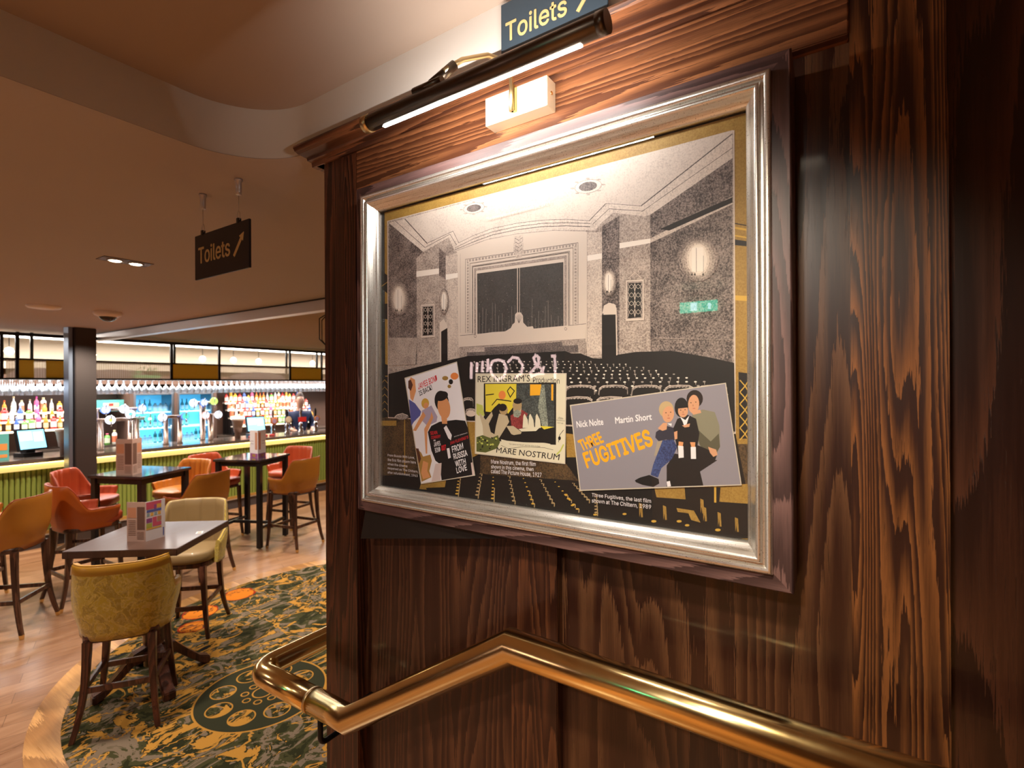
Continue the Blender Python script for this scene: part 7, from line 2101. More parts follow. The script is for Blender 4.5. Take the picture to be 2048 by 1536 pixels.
rods = [1.76, 1.90, 2.42, 3.66, 4.38, 5.67, 6.36, 1.0, 7.4]
for x in rods:
    for dy in (0, .52):
        b = MB(); b.box(gx(x + dy * .5) - .016, gx(x + dy * .5) + .016, dy - .016, dy + .016, 0, 2.86 - ZB if dy > .3 else 2.70 - ZB); b.build('hanger', M_blackmetal, gan)
b = MB(); b.box(-5, 6.5, -.03, .03, 2.66 - ZB, 2.70 - ZB); b.build('ceiling_rail', M_blackmetal, gan)
for x0, x1, m in ((1.80, 1.88, M_reed), (1.92, 2.06, M_gpanel), (2.06, 2.18, M_reed), (2.18, 2.40, M_gpanel), (2.44, 3.64, M_reed), (3.68, 4.36, M_gpanel), (4.40, 5.65, M_reed), (5.69, 6.34, M_gpanel), (6.38, 7.38, M_reed), (1.02, 1.74, M_gpanel)):
    b = MB(); b.box(gx(x0), gx(x1), -.006, .006, .022, ZTp - ZB - .02); b.build('panel', m, gan)
b = MB(); b.box(-5, 6.5, .05, .50, .0, .012); b.build('glass_shelf', glass_mat('shelf_glass'), gan)
M_wglass = bpy.data.materials.new('clear_drinking_glass'); M_wglass.use_nodes = True
t = M_wglass.node_tree; t.nodes.clear(); o_ = t.nodes.new('ShaderNodeOutputMaterial'); mx = t.nodes.new('ShaderNodeMixShader'); tr = t.nodes.new('ShaderNodeBsdfTransparent'); gl = t.nodes.new('ShaderNodeBsdfGlossy'); lw = t.nodes.new('ShaderNodeLayerWeight')
lw.inputs[0].default_value = .72; tr.inputs[0].default_value = (.93, .95, .97, 1); gl.inputs['Roughness'].default_value = .25
mu = t.nodes.new('ShaderNodeMath'); mu.operation = 'ADD'; mu.use_clamp = True; t.links.new(lw.outputs['Facing'], mu.inputs[0]); mu.inputs[1].default_value = .25
t.links.new(mu.outputs[0], mx.inputs[0]); t.links.new(tr.outputs[0], mx.inputs[1]); t.links.new(gl.outputs[0], mx.inputs[2]); t.links.new(mx.outputs[0], o_.inputs[0])
gb = MB(); gb.lathe([(.034, 0), (.034, -.003), (.006, -.008), (.004, -.05), (.006, -.085), (.028, -.105), (.041, -.135), (.042, -.165), (.034, -.205)], 12, cap=False); gproto = gb.build('wine_glass', M_wglass)
LG = 'stemmed glass hanging upside down in the gantry rack above the bar'; first = True
k = 0
for row in range(4):
    for i in range(60):
        x = 1.55 + i * .094 + row * .047; y = GY + .09 + row * .115
        g = gproto if first else gproto.copy()
        if not first: C.objects.link(g)
        first = False; g.location = (x, y, ZB + .001); tag(g, LG, 'glass', 'stemmed glasses hanging over the bar')
# ------------------------------------------------------------------ the back bar
BB = 10.35
M_bbwood = mat('back_bar_wood', (.13, .075, .055), .4); M_shelf = mat('pale_shelf', (.70, .62, .52), .4); M_shlit = mat('lit_shelf_edge', (1, 1, 1), .5, emit=(1.0, .78, .45), estr=2.0)
b = MB(); b.box(-.5, 11, BB + .34, BB + .42, 0, 2.2); o = b.build('wall_back_bar', M_bbwood); tag(o, kind='structure')
def cabinet(xa, xb, lab):
    r = empty('back_bar_cabinet', ((xa + xb) / 2, BB, 0), 0, lab, 'cabinet'); h = (xb - xa) / 2
    b = MB(); b.box(-h, h, -.20, .33, 0, 1.01); b.build('base_unit', M_black, r)
    b = MB(); b.box(-h, h, -.22, .33, 1.01, 1.05); b.build('worktop', M_ctop, r)
cabinet(-.5, 3.58, 'dark back bar cabinet behind the bar, left of the two lit fridges'); cabinet(5.03, 11, 'dark back bar cabinet behind the bar, right of the two lit fridges')
b = MB(); b.box(-.5, 11, BB - .05, BB + .33, 2.05, 2.16); o = b.build('back_bar_canopy', M_bbwood); tag(o, 'dark wooden canopy running above the bottle shelves and fridges', 'canopy')
for x, lab in ((3.62, 'left of the two fridges'), (4.30, 'between the two fridges'), (4.98, 'right of the two fridges')):
    b = MB(); b.box(x - .027, x + .027, BB - .215, BB + .32, 0, 2.045); o = b.build('upright_panel', M_bbwood); tag(o, 'dark wooden upright behind the bar, ' + lab, 'panel')
M_fridge = mat('fridge_glow', (.20, .55, .75), .5, emit=(.10, .48, .78), estr=.55); M_fridgeshelf = mat('fridge_shelf_lit', (.8, .9, 1), .4, emit=(.45, .85, 1.0), estr=1.6)
M_alu = mat('fridge_frame', (.25, .26, .28), .3, .8)
for xc, lab in ((3.96, 'left of two lit glass-door drinks fridges behind the bar'), (4.64, 'right of two lit glass-door drinks fridges behind the bar, beyond the tap cluster')):
    fr_ = empty('drinks_fridge', (xc, BB - .05, 0), 0, lab, 'fridge', 'lit glass-door fridges behind the bar')
    b = MB(); b.box(-.30, .30, .30, .34, .1, 1.86); b.build('lit_back', M_fridge, fr_)
    b = MB(); b.box(-.31, -.29, -.12, .34, .1, 1.9); b.box(.29, .31, -.12, .34, .1, 1.9); b.box(-.31, .31, -.12, .34, 1.86, 1.92); b.box(-.31, .31, -.12, .34, 0, .1); b.build('fridge_body', M_alu, fr_)
    for z in (.70, .98, 1.26, 1.54):
        b = MB(); b.box(-.285, .285, -.08, .30, z, z + .022); b.build('shelf', M_fridgeshelf, fr_)
    b = MB(); b.box(-.31, -.275, -.15, -.12, .1, 1.9); b.box(.275, .31, -.15, -.12, .1, 1.9); b.box(-.275, .275, -.15, -.12, 1.87, 1.9); d_ = b.build('door', M_alu, fr_)
    b = MB(); b.box(-.275, .275, -.137, -.133, .12, 1.87); b.build('door_glass', glass_mat('fridge_door_glass', (.85, .95, 1)), d_)
    b = MB(); b.tube([(.255, -.155, .9), (.255, -.17, .92), (.255, -.17, 1.3), (.255, -.155, 1.32)], .007, 8); b.build('door_handle', M_chrome, d_)
def bottle_proto(col, lab_col, cap_col, H=.30, R=.037, kind=0):
    m = mat('bottle_body', col, .15, coat=.4); ml = mat('bottle_label', lab_col, .5); mc = mat('bottle_cap', cap_col, .35)
    b = MB()
    if kind == 0: b.lathe([(R, 0), (R, H * .55), (R * .85, H * .63), (R * .38, H * .74), (R * .34, H * .93)], 12)
    elif kind == 1: b.lathe([(R, 0), (R, H * .68), (R * .6, H * .76), (R * .36, H * .80), (R * .36, H * .9)], 12)
    else: b.lathe([(R * 1.1, 0), (R * 1.2, H * .04), (R * 1.2, H * .62), (R * .55, H * .72)], 12); b.lathe([(R * .56, H * .72), (R * .56, H * .84)], 10, mi=2)
    if kind < 2: b.lathe([(R * .42, H * .90), (R * .42, H * 1.0)], 10, mi=2); b.lathe([(R * 1.02, H * .14), (R * 1.02, H * .46)], 12, mi=1, cap=False)
    else: b.lathe([(R * 1.22, H * .14), (R * 1.22, H * .5)], 12, mi=1, cap=False)
    return b.build('bottle', [m, ml, mc])
warmc = [('orange', (.80, .22, .02), (.9, .7, .4), (.8, .1, .02)), ('red', (.62, .03, .03), (.85, .75, .65), (.5, .02, .02)), ('amber', (.65, .30, .03), (.85, .80, .6), (.1, .05, .02)),
         ('green', (.12, .40, .06), (.80, .85, .6), (.7, .1, .2)), ('clear', (.62, .62, .60), (.8, .8, .8), (.6, .5, .3)), ('pink', (.70, .10, .25), (.9, .75, .8), (.6, .05, .3)), ('yellow', (.85, .58, .05), (.9, .85, .7), (.75, .4, .05)), ('blue', (.05, .12, .45), (.7, .75, .9), (.6, .6, .7)), ('white', (.80, .77, .70), (.75, .2, .1), (.8, .7, .4))]
protos = [(n_, bottle_proto(a, c_, d, H=.27 + .03 * (i % 3), R=.036 + .004 * (i % 2), kind=(0, 2, 1, 2, 0, 1, 2, 0, 2)[i])) for i, (n_, a, c_, d) in enumerate(warmc)]
usedp = set()
def place(i, x, y, z, label, group, sc=1.0, cat='bottle'):
    src = protos[i][1]
    if i in usedp: o = src.copy(); C.objects.link(o)
    else: o = src; usedp.add(i)
    o.location = (x, y, z); o.scale = (sc,) * 3; o.rotation_euler = (0, 0, random.random() * 6); tag(o, label, cat, group); return o
def shelf_unit(xa, xb, tiers, side, depth=.096, y0=BB - .02):
    h = (xb - xa) / 2; out = []
    for k, z in enumerate(tiers):
        yy = y0 + (len(tiers) - 1 - k) * -.10 + .12
        r = empty('display_step', ((xa + xb) / 2, yy, 1.05), 0, 'pale display shelf with a lit edge, %s step %s' % (STEP[k] if k < len(tiers) - 1 else 'top', side), 'shelf', 'stepped bottle shelves')
        b = MB(); b.box(-h, h, -depth / 2, depth / 2, z - 1.05 - .02, z - 1.05); b.build('shelf_board', M_shelf, r)
        b = MB(); b.box(-h, h, -depth / 2 - .003, -depth / 2, z - 1.05 - .026, z - 1.05 + .002); b.build('lit_edge', M_shlit, r)
        for s_ in (-1, 1): b = MB(); b.box(s_ * (h - .015) - .012, s_ * (h - .015) + .012, -depth / 2 + .004, depth / 2 - .004, 0, z - 1.05 - .02); b.build('riser', M_black, r)
        out.append((yy, z))
    return out
STEP = ('lowest', 'second', 'third', 'top')
random.seed(21)
def fill(xa, xb, rows, order, where, group, step=.088, sc=.8):
    for r_, (y, z) in enumerate(rows):
        x = xa + .05; k = 0; row = []
        while x < xb - .04:
            o_ = order[r_ % len(order)]; row.append((o_[k % len(o_)], x)); x += step * random.uniform(.85, 1.15); k += 1
        for k, (i, x) in enumerate(row):
            st_ = '' if len(rows) == 1 else ' on the %s step' % ('top' if r_ == len(rows) - 1 else STEP[r_])
            place(i, x, y, z, '%s bottle, %s from the left%s %s' % (protos[i][0], ORD[k], st_, where), group, sc * random.uniform(.82, 1.05))
rowsL = shelf_unit(1.45, 3.05, (1.36, 1.50, 1.62), 'left of the grey post')
fill(1.45, 3.05, rowsL, [[0, 1, 0, 2, 1, 8, 0, 0, 7, 3, 3, 5], [2, 0, 1, 0, 8, 0, 6, 1, 4, 7, 3, 5], [8, 4, 6, 0, 7, 8, 4, 0, 4, 8, 4, 5]], 'left of the grey post', 'bottles on the left display shelf')
rowsR = shelf_unit(5.30, 7.15, (1.22, 1.38, 1.54, 1.68), 'right of the fridges')
fill(5.30, 7.15, rowsR, [[8, 8, 8, 1, 1, 6, 2, 6, 6, 5, 0, 3, 3, 8], [8, 4, 8, 1, 1, 7, 6, 1, 6, 5, 0, 3, 6, 4], [8, 8, 1, 1, 7, 6, 1, 0, 0, 1, 3, 6, 0, 8], [1, 2, 6, 1, 7, 6, 5, 0, 0, 0, 4, 3, 4, 8]], 'right of the fridges', 'bottles on the right display shelf')
rowsM = [(BB - .02, 1.05)]
fill(3.06, 3.55, [(BB - .1, 1.05)], [[2, 8, 3, 8, 0]], 'on the back counter beside the left fridge', 'bottles beside the left fridge', .10, .85)
# cold drinks in the fridges
cold = [bottle_proto((.10, .35, .45), (.75, .88, .95), (.2, .5, .6), .24, .03, 0), bottle_proto((.55, .72, .80), (.9, .95, 1), (.3, .5, .7), .20, .034, 2), bottle_proto((.06, .22, .20), (.7, .85, .8), (.7, .7, .3), .25, .03, 1)]
cu = set()
for fi, xc in enumerate((3.96, 4.64)):
    for zi, z in enumerate((.722, 1.002, 1.282, 1.562)):
        for j in range(7):
            if fi == 1 and zi in (2,) and j > 2: continue
            i = (zi + (j > 3)) % 3
            o = cold[i].copy() if i in cu else cold[i]
            if i in cu: C.objects.link(o)
            cu.add(i); o.location = (xc - .24 + j * .08, BB - .05 + .02 + random.uniform(-.01, .02), z); o.scale = (.92,) * 3
            tag(o, '%s, %s from the left on the %s shelf of the %s lit fridge' % (('teal bottle', 'pale blue can', 'green bottle')[i], ORD[j], STEP[zi], ('left', 'right')[fi]), 'bottle' if i != 1 else 'can', 'drinks inside the lit fridges')
# ------------------------------------------------------------------ things on the counter
M_screen = mat('till_screen', (.1, .4, .6), .2, emit=(.30, .75, 1.0), estr=1.7); M_screen2 = mat('till_screen_panel', (.5, .7, .5), .2, emit=(.85, 1.0, .75), estr=1.5)
def till(x, y, rz, lab, tilt=.25, z=1.12):
    r = empty('till', (x, y, z), rz, lab, 'till', 'touch screen tills on the bar')
    b = MB(); b.box(-.11, .11, -.02, .16, 0, .05); b.prism([(.02, .05), (.14, .05), (.11, .22), (.06, .22)], 'x', -.05, .05); b.build('base', M_black, r, bevel=.004)
    Mt = Matrix.Translation((0, .0, .20)) @ Matrix.Rotation(-tilt, 4, 'X')
    b = MB(); b.box(-.165, .165, -.0, .035, -.12, .16, 0, Mt); b.build('screen_housing', M_black, r, bevel=.004)
    b = MB(); b.box(-.145, .145, -.003, .001, -.10, .14, 0, Mt); b.box(.02, .12, -.005, -.003, -.01, .11, 1, Mt); b.box(-.135, .0, -.005, -.003, .01, .12, 1, Mt); b.build('screen', [M_screen, M_screen2], r)
till(2.03, 8.72, .35, 'lit touch screen till on the bar left of the grey post')
till(5.00, 8.76, -.1, 'lit touch screen till on the bar in front of the right display shelf')
M_cup = mat('paper_cup', (.72, .58, .48), .6)
def cups(x, y, lab):
    r = empty('cup_stack', (x, y, 1.12), 0, lab, 'cup stack', 'stacks of paper cups on the bar')
    b = MB(); b.lathe([(.045, 0), (.045, .10), (.06, .105), (.085, .30)], 18); b.build('cup_holder', M_kraft, r)
    b = MB(); b.lathe([(.058, .104), (.088, .30), (.095, .302), (.095, .33), (.09, .33)], 20); b.build('cups', M_cup, r)
cups(2.32, 8.62, 'pale stack of paper cups on the bar just left of the grey post')
cups(4.62, 8.66, 'pale stack of paper cups on the bar beside the right till')
# illuminated tap clusters
M_fount = mat('tap_column', (.55, .42, .36), .25, .8)
def badge(name, cols, R=.06):
    b = MB(); Mx = Matrix.Rotation(PI / 2, 4, 'X'); b.lathe([(.001, 0), (R * .7, .0), (R, .012), (R, .022), (R * .9, .028), (.001, .030)], 20, M=Mx, cap=False, mi=0); b.lathe([(.001, .0305), (R * .8, .0305)], 20, M=Mx, cap=False, mi=1); b.lathe([(.001, .0312), (R * .4, .0312)], 14, M=Mx, cap=False, mi=2); return b
def emis(n, c, s_): return mat(n, c, .4, emit=c, estr=s_)
BC = [emis('badge_blue', (.15, .30, .9), .9), emis('badge_white', (.8, .88, 1), 1.3), emis('badge_teal', (.1, .75, .6), .9), emis('badge_yellow', (.95, .8, .15), 1), emis('badge_lime', (.6, .85, .2), 1), emis('badge_rose', (.9, .5, .45), .9)]
def tower(x0, x1, y, zt, n, lab, cl, bigcol=False):
    r = empty('beer_tap_tower', ((x0 + x1) / 2, y, 1.12), 0, lab, 'beer taps'); h = (x1 - x0) / 2; b = MB()
    b.tube([(-h, 0, zt), (h, 0, zt)], .025, 12)
    for s_ in ((-h * .6, h * .6) if not bigcol else (0,)): b.lathe([(.045, 0), (.035, .02), (.028 if not bigcol else .05, zt)], 14, s_, 0)
    b.build('column', M_fount, r)
    for i in range(n):
        xx = -h + 2 * h * i / (n - 1); g = badge('lens', None, .062); o = g.build('lit_badge', [BC[cl[i][0]], BC[cl[i][1]], BC[cl[i][2]]], r); o.location = (xx, -.028, zt + cl[i][3])
        b = MB(); b.tube([(xx, -.02, zt - .02), (xx, -.07, zt - .03), (xx, -.075, zt - .09)], .008, 8); b.tube([(xx, -.05, zt - .02), (xx, -.085, zt + .07)], .007, 8); b.build('tap', M_chrome, r)
tower(2.60, 3.32, 8.72, .42, 4, 'front tap tower with blue and white lit badges, just right of the grey post', [(0, 1, 1, 0), (1, 1, 3, 0), (1, 1, 2, .07), (2, 2, 1, -.01)])
tower(2.62, 3.30, 8.92, .56, 4, 'taller tap tower with blue lit badges, behind the front one right of the grey post', [(0, 1, 1, 0), (0, 1, 1, 0), (1, 1, 1, 0), (0, 1, 1, 0)])
tower(3.50, 3.82, 8.74, .42, 2, 'short tap tower with two pale lit badges in front of the left fridge', [(1, 1, 1, 0), (0, 2, 2, 0)])
tower(4.12, 4.32, 8.74, .42, 2, 'tap tower with two bright badges on a thick column before the right fridge', [(5, 1, 1, 0), (1, 1, 1, 0)], True)
tower(4.02, 4.34, 8.92, .62, 3, 'tap tower with lime and white lit badges behind the bronze column', [(1, 1, 1, 0), (0, 1, 1, 0), (4, 4, 4, .02)], True)
# cask hand pumps
clips = [((.80, .25, .10), (.45, .30, .45)), ((.75, .55, .35), (.75, .62, .45)), ((.75, .04, .03), (.75, .04, .03)), ((.80, .28, .05), (.45, .35, .55)), ((.45, .25, .15), (.75, .70, .55)), ((.75, .22, .15), (.65, .12, .10))]
words = ['orange and lilac', 'pale wooden', 'bright red', 'orange oval', 'brown and cream', 'coral']
for i, x in enumerate((5.10, 5.38, 5.66, 5.98, 6.30, 6.60)):
    x += .15
    r = empty('hand_pump', (x, 8.66, 1.12), 0, 'chrome hand pump with a %s pump clip on the bar' % words[i], 'hand pump', 'cask hand pumps on the right of the bar')
    b = MB(); b.lathe([(.05, 0), (.05, .03), (.03, .05), (.036, .10), (.026, .13), (.04, .17), (.02, .20)], 14); b.build('pump_body', M_chrome, r)
    b = MB(); b.lathe([(.012, .20), (.016, .26), (.022, .40), (.018, .44), (.012, .46)], 12); b.build('pump_handle', M_black if i % 2 else M_chrome, r)
    b = MB(); b.tube([(0, -.02, .12), (0, -.07, .11), (0, -.075, .03)], .008, 8); b.build('spout', M_chrome, r)
    Mx = Matrix.Translation((0, -.045, .26)) @ Matrix.Rotation(PI / 2, 4, 'X'); b = MB()
    if i == 2: b.box(-.085, .085, -.045, .045, 0, .008, 0, Mx)
    else: b.lathe([(.001, 0), (.065, 0), (.065, .008), (.001, .008)], 18, M=Mx, sy=1.1 if i != 3 else .8, cap=False); b.lathe([(.001, .009), (.04, .009)], 14, M=Mx, cap=False, mi=1)
    b.build('pump_clip', [mat('clip_face', clips[i][0], .4), mat('clip_centre', clips[i][1], .4)], r)
# small counter clutter
def small(name, x, y, z, mk, m, lab, cat): b = MB(); mk(b); o = b.build(name, m); o.location = (x, y, z); tag(o, lab, cat); return o
M_redc = mat('red_packets', (.62, .05, .04), .4); M_teal = mat('teal_card', (.12, .45, .42), .5); M_orc = mat('orange_card', (.75, .30, .08), .5)
for k, (dx, dy, dz) in enumerate(((-.1, .0, 0), (.02, .02, 0), (-.04, .01, .036), (.14, .0, 0), (-.22, .03, 0))):
    o = small('snack_packet', 5.16 + dx - .1, 8.60 + dy, 1.12 + dz, lambda b: b.lathe([(.048, 0), (.055, .012), (.04, .032), (.01, .035)], 10, sx=1, sy=.7), M_redc, 'red snack packet in the small heap on the bar beside the right till', 'packet'); o['group'] = 'red packets heaped on the bar'
small('menu_board', 1.72, 8.58, 1.12, lambda b: (b.box(-.06, .06, -.01, .01, 0, .32), b.box(-.045, .045, -.012, -.0105, .03, .07, 1), b.box(-.045, .045, -.012, -.0105, .12, .20, 1)), [M_teal, M_orc], 'teal and orange card stand on the bar at the left edge of the picture', 'card')
small('poster_card', 3.36, BB - .08, 1.62, lambda b: (b.box(-.19, .19, -.01, .01, 0, .17), b.box(-.1, .12, -.012, -.0105, .05, .12, 1), b.box(-.02, .04, -.0135, -.012, .07, .11, 2), b.box(-.17, .17, -.012, .42, -.02, 0)), [M_teal, mat('sand_ink', (.75, .6, .4), .5), M_redc], 'teal picture card standing on a ledge left of the fridges', 'card')
small('notice', 7.02, BB + .30, 1.50, lambda b: (b.box(-.12, .12, -.005, .015, 0, .27), b.box(-.10, .10, -.007, -.005, .15, .24, 1), b.box(-.03, .10, -.007, -.005, .02, .07, 2)), [M_paper, mat('notice_green', (.5, .7, .6), .5), mat('notice_rose', (.75, .4, .4), .5)], 'pale paper notice on the wall behind the bartender', 'notice')
# decorative things above the gantry, between the bar ceilings
M_warmglow = mat('amber_bulb', (1, .8, .5), .5, emit=(1, .72, .40), estr=6)
for k, (x, y) in enumerate(((2.95, 9.7), (4.55, 9.7), (5.1, 9.7), (5.65, 9.8), (6.8, 9.7), (2.0, 9.6))):
    r = empty('globe_pendant', (x, y, 2.86), 0, 'small glowing globe lamp above the bar gantry, %s from the left' % ORD[[1, 2, 3, 4, 5, 0][k]], 'lamp', 'globe lamps above the gantry')
    b = MB(); b.tube([(0, 0, 0), (0, 0, -.30)], .005, 6); b.build('cord', M_black, r)
    b = MB(); b.lathe([(.004, -.30), (.04, -.32), (.055, -.36), (.04, -.40), (.004, -.415)], 14); b.build('globe', M_warmglow, r)
M_arch = mat('dark_arch', (.05, .03, .03), .5)
for x, w_, pos_ in ((2.55, .36, 'leftmost'), (3.55, .5, 'middle one'), (6.1, .6, 'rightmost')):
    b = MB(); pts = [(-w_, -.02)] + [(w_ * math.cos(a), .13 * math.sin(a)) for a in [PI - PI * i / 12 for i in range(13)]] + [(w_, -.02)]
    b.prism(pts, 'y', -.03, .03); o = b.build('arched_panel', M_arch); o.location = (x, BB + .26, 2.181); tag(o, 'low dark arched panel on the back bar canopy, %s of the three' % pos_, 'panel', 'arched panels above the back bar')
M_bulk = mat('warm_bulkhead', (.50, .42, .32), .6)
b = MB(); b.box(-.5, 11, 10.78, 10.9, 2.30, 2.86); o = b.build('wall_bulkhead', M_bulk); tag(o, kind='structure')
b = MB(); b.box(-.5, 11, 9.62, 9.70, 2.70, 2.74); b2 = MB()
o = b.build('cove_light', mat('cove_led', (1, 1, 1), .5, emit=(1, .93, .85), estr=9)); tag(o, 'long white strip light running along the ceiling above the bar', 'ceiling light')
# plants of foliage tucked above the gantry
M_leaf = mat('dark_foliage', (.03, .10, .03), .6)
def leafy(x, lab):
    b = MB(); rnd = random.Random(int(x * 10))
    for i in range(60):
        p_ = Vector((rnd.uniform(-.22, .22), rnd.uniform(-.08, .08), rnd.uniform(0, .12))); d = Vector((rnd.uniform(-1, 1), rnd.uniform(-1, 1), rnd.uniform(-.2, 1))).normalized() * .05; s_ = d.cross(Vector((rnd.random(), rnd.random(), rnd.random()))).normalized() * .012
        b.add([p_, p_ + d * .5 + s_, p_ + d, p_ + d * .5 - s_], [(0, 1, 2, 3)])
    b.box(-.2, .2, -.06, .06, -.05, .0); o = b.build('trailing_plant', M_leaf, fix=False); o.location = (x, BB + .1, 2.212); tag(o, lab, 'plant')
leafy(3.95, 'low dark green plant on the back bar canopy above the left fridge'); leafy(4.85, 'low dark green plant on the back bar canopy, right of the copper lamp')
# ------------------------------------------------------------------ the bartender
M_navy = mat('navy_sweater', (.012, .018, .055), .8); M_skin = mat('skin', (.50, .27, .19), .5); M_hair = mat('brown_hair', (.10, .065, .05), .7); M_trouser = mat('dark_trousers', (.015, .015, .018), .8)
def skinned(name, nodes, edges, m, parent, sub=2, root=0):
    me = bpy.data.meshes.new(name); me.from_pydata([n_[0] for n_ in nodes], edges, []); me.materials.append(m)
    o = bpy.data.objects.new(name, me); C.objects.link(o); o.parent = parent
    o.modifiers.new('skin', 'SKIN'); sv = me.skin_vertices[0].data
    for i, n_ in enumerate(nodes): sv[i].radius = (n_[1], n_[2] if len(n_) > 2 else n_[1])
    sv[root].use_root = True; o.modifiers['skin'].use_smooth_shade = True
    s_ = o.modifiers.new('sub', 'SUBSURF'); s_.levels = sub; s_.render_levels = sub; return o
pe = empty('person', (6.38, 9.55, 0), math.radians(-108), 'person in a navy sweater standing behind the bar, beside the hand pumps', 'person')
nodes = [((0, 0, .95), .15, .12), ((0, 0, 1.15), .15, .11), ((0, 0, 1.35), .18, .12), ((0, 0, 1.48), .10, .08), ((.02, 0, 1.56), .055), ((.05, 0, 1.64), .075, .08), ((.06, 0, 1.74), .078, .088), ((.05, 0, 1.80), .055, .06),
         ((0, .19, 1.43), .06), ((.03, .25, 1.18), .045), ((.22, .20, 1.12), .036), ((.28, .18, 1.12), .03), ((0, -.19, 1.43), .06), ((.03, -.25, 1.18), .045), ((.22, -.20, 1.12), .036), ((.28, -.18, 1.12), .03),
         ((0, .09, .88), .095), ((.01, .10, .48), .06), ((0, .10, .08), .04), ((.10, .11, .03), .035), ((0, -.09, .88), .095), ((.01, -.10, .48), .06), ((0, -.10, .08), .04), ((.10, -.11, .03), .035)]
edges = [(0, 1), (1, 2), (2, 3), (3, 4), (4, 5), (5, 6), (6, 7), (2, 8), (8, 9), (9, 10), (10, 11), (2, 12), (12, 13), (13, 14), (14, 15), (0, 16), (16, 17), (17, 18), (18, 19), (0, 20), (20, 21), (21, 22), (22, 23)]
skinned('body', nodes, edges, M_skin, pe)
sw = [((0, 0, .93), .165, .135), ((0, 0, 1.15), .165, .125), ((0, 0, 1.35), .195, .135), ((0, 0, 1.47), .12, .095), ((.01, 0, 1.53), .068, .068), ((0, .20, 1.43), .075), ((.03, .26, 1.18), .058), ((.20, .21, 1.12), .048), ((0, -.20, 1.43), .075), ((.03, -.26, 1.18), .058), ((.20, -.21, 1.12), .048)]
skinned('sweater', sw, [(0, 1), (1, 2), (2, 3), (3, 4), (2, 5), (5, 6), (6, 7), (2, 8), (8, 9), (9, 10)], M_navy, pe)
skinned('trousers', [((0, 0, .95), .16, .13), ((0, .095, .84), .11), ((.01, .10, .48), .078), ((0, .10, .10), .062), ((0, -.095, .84), .11), ((.01, -.10, .48), .078), ((0, -.10, .10), .062)], [(0, 1), (1, 2), (2, 3), (0, 4), (4, 5), (5, 6)], M_trouser, pe)
skinned('hair', [((.01, 0, 1.66), .075, .09), ((.02, 0, 1.76), .098, .10), ((.04, 0, 1.84), .07, .075), ((.10, 0, 1.83), .035, .06)], [(0, 1), (1, 2), (2, 3)], M_hair, pe)
for s_ in (-1, 1):
    for f_ in range(4): skinned('finger', [((.27, s_ * (.205 - f_ * .018), 1.12), .011), ((.32, s_ * (.205 - f_ * .018), 1.115), .009), ((.345 - abs(f_ - 1.4) * .008, s_ * (.20 - f_ * .016), 1.10), .008)], [(0, 1), (1, 2)], M_skin, pe, 1)
    skinned('thumb', [((.25, s_ * .16, 1.12), .012), ((.28, s_ * .135, 1.115), .010), ((.305, s_ * .13, 1.11), .008)], [(0, 1), (1, 2)], M_skin, pe, 1)
b = MB()
for s_ in (-1, 1): b.lathe([(.001, -.008), (.007, -.004), (.007, .004), (.001, .008)], 8, M=Matrix.Translation((.132, s_ * .03, 1.725)), cap=False)
b.build('eyes', mat('eye', (.03, .02, .02), .2), pe)
b = MB(); b.add([(.135, 0, 1.725), (.158, 0, 1.69), (.138, .014, 1.685), (.138, -.014, 1.685)], [(0, 1, 2), (0, 3, 1), (1, 3, 2)], 0, True); b.build('nose', M_skin, pe)
b = MB(); b.box(.128, .136, -.022, .022, 1.650, 1.658); b.build('mouth', mat('lips', (.42, .14, .12), .5), pe)
for s_ in (-1, 1): b = MB(); b.lathe([(.001, -.025), (.012, -.012), (.014, .01), (.001, .025)], 8, M=Matrix.Translation((.05, s_ * .088, 1.70)), cap=False); b.build('ear', M_skin, pe)
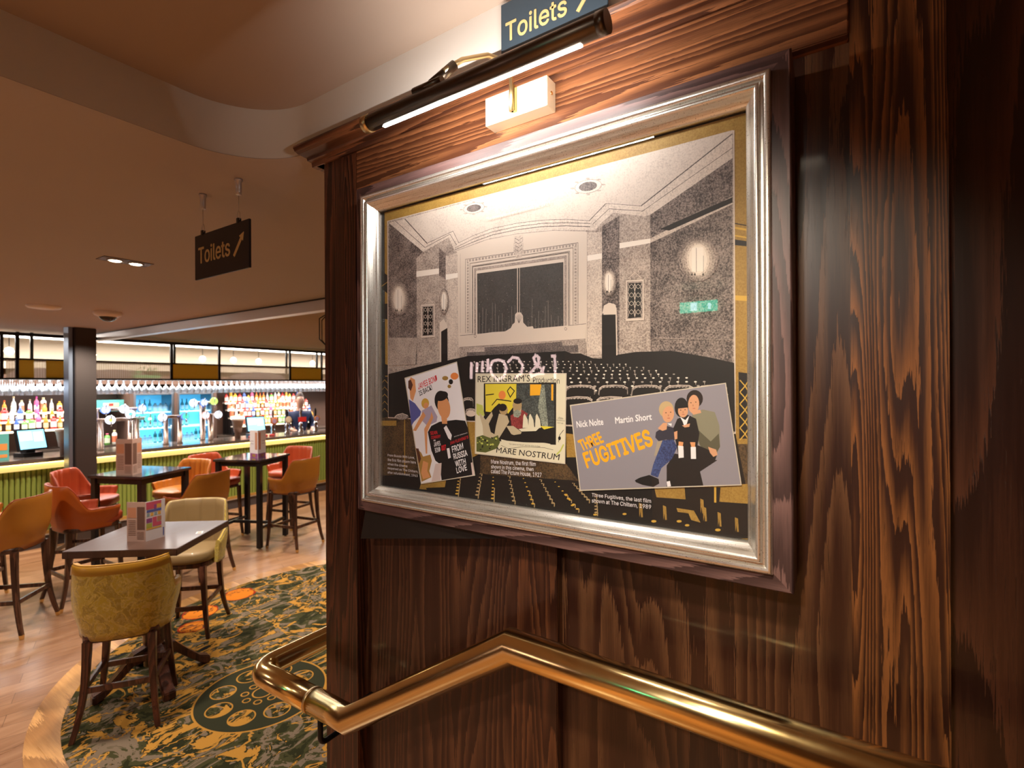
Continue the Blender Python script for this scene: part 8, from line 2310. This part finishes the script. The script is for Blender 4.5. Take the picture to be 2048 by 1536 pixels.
# ------------------------------------------------------------------ across the landing (seen as reflections in the glazing and the brass)
ex_ = empty('exit_sign', (-3.03, 1.19, 2.74), 0, 'green lit emergency exit sign across the landing, reflected in the picture glass', 'sign')
b = MB(); b.box(-.03, 0, -.17, .17, -.05, .05); b.build('sign_box', mat('exit_green', (.0, .35, .2), .4, emit=(.0, .62, .38), estr=15), ex_)
b = MB(); b.prism([(-.115, -.035), (-.09, -.035), (-.09, .0), (-.075, .0), (-.1025, .03), (-.13, .0), (-.115, .0)], 'x', .0005, .002); b.box(.0005, .002, .01, .07, -.038, .038); b.build('pictogram', mat('exit_white', (.8, 1, .95), .4, emit=(.4, .9, .9), estr=18), ex_)
ex_.location.x = -3.0
b = MB(); b.box(-3.1, -3.03, -3, 1.65, 0, ZH); o = b.build('wall_stair', M_wallwarm); tag(o, kind='structure')
# neon lettering on the far left pub wall, reflected in the glass
M_neon = mat('neon_tube', (1, .8, .8), .5, emit=(1.0, .70, .66), estr=16)
ne = empty('neon_sign', (-6.9, 6.0, 2.2), 0, 'pale pink neon tube lettering on the far wall, reflected in the picture glass', 'sign')
NS = [[(6.964, 2.517), (6.98, 2.154)], [(6.807, 2.512), (6.822, 2.299)], [(6.653, 2.541), (6.682, 2.296)], [(6.514, 2.581), (6.529, 2.293)],
      [(6.257, 2.551), (6.392, 2.522), (6.46, 2.392), (6.407, 2.236), (6.259, 2.124), (6.099, 2.188), (6.033, 2.36), (6.098, 2.513), (6.257, 2.551)],
      [(5.993, 2.488), (5.876, 2.592), (5.736, 2.566), (5.623, 2.414), (5.662, 2.246), (5.814, 2.163)],
      [(5.124, 2.237), (5.243, 2.239), (5.414, 2.179), (5.438, 2.263), (5.242, 2.446), (5.242, 2.57), (5.314, 2.614), (5.363, 2.554), (5.315, 2.448), (5.147, 2.299), (5.123, 2.381)],
      [(4.945, 2.581), (4.876, 2.588), (4.865, 2.435), (4.867, 2.131)]]
for s_ in NS:
    b = MB(); b.tube([(0, y - 6.0, z - 2.2) for y, z in s_], .028, 8); b.build('neon_stroke', M_neon, ne)
b = MB(); b.box(-.10, -.03, -1.3, 1.1, -.15, .5); b.build('backing_board', M_black, ne)
# tidy: drop empty slots and hand the render the active camera
SC.camera = camo
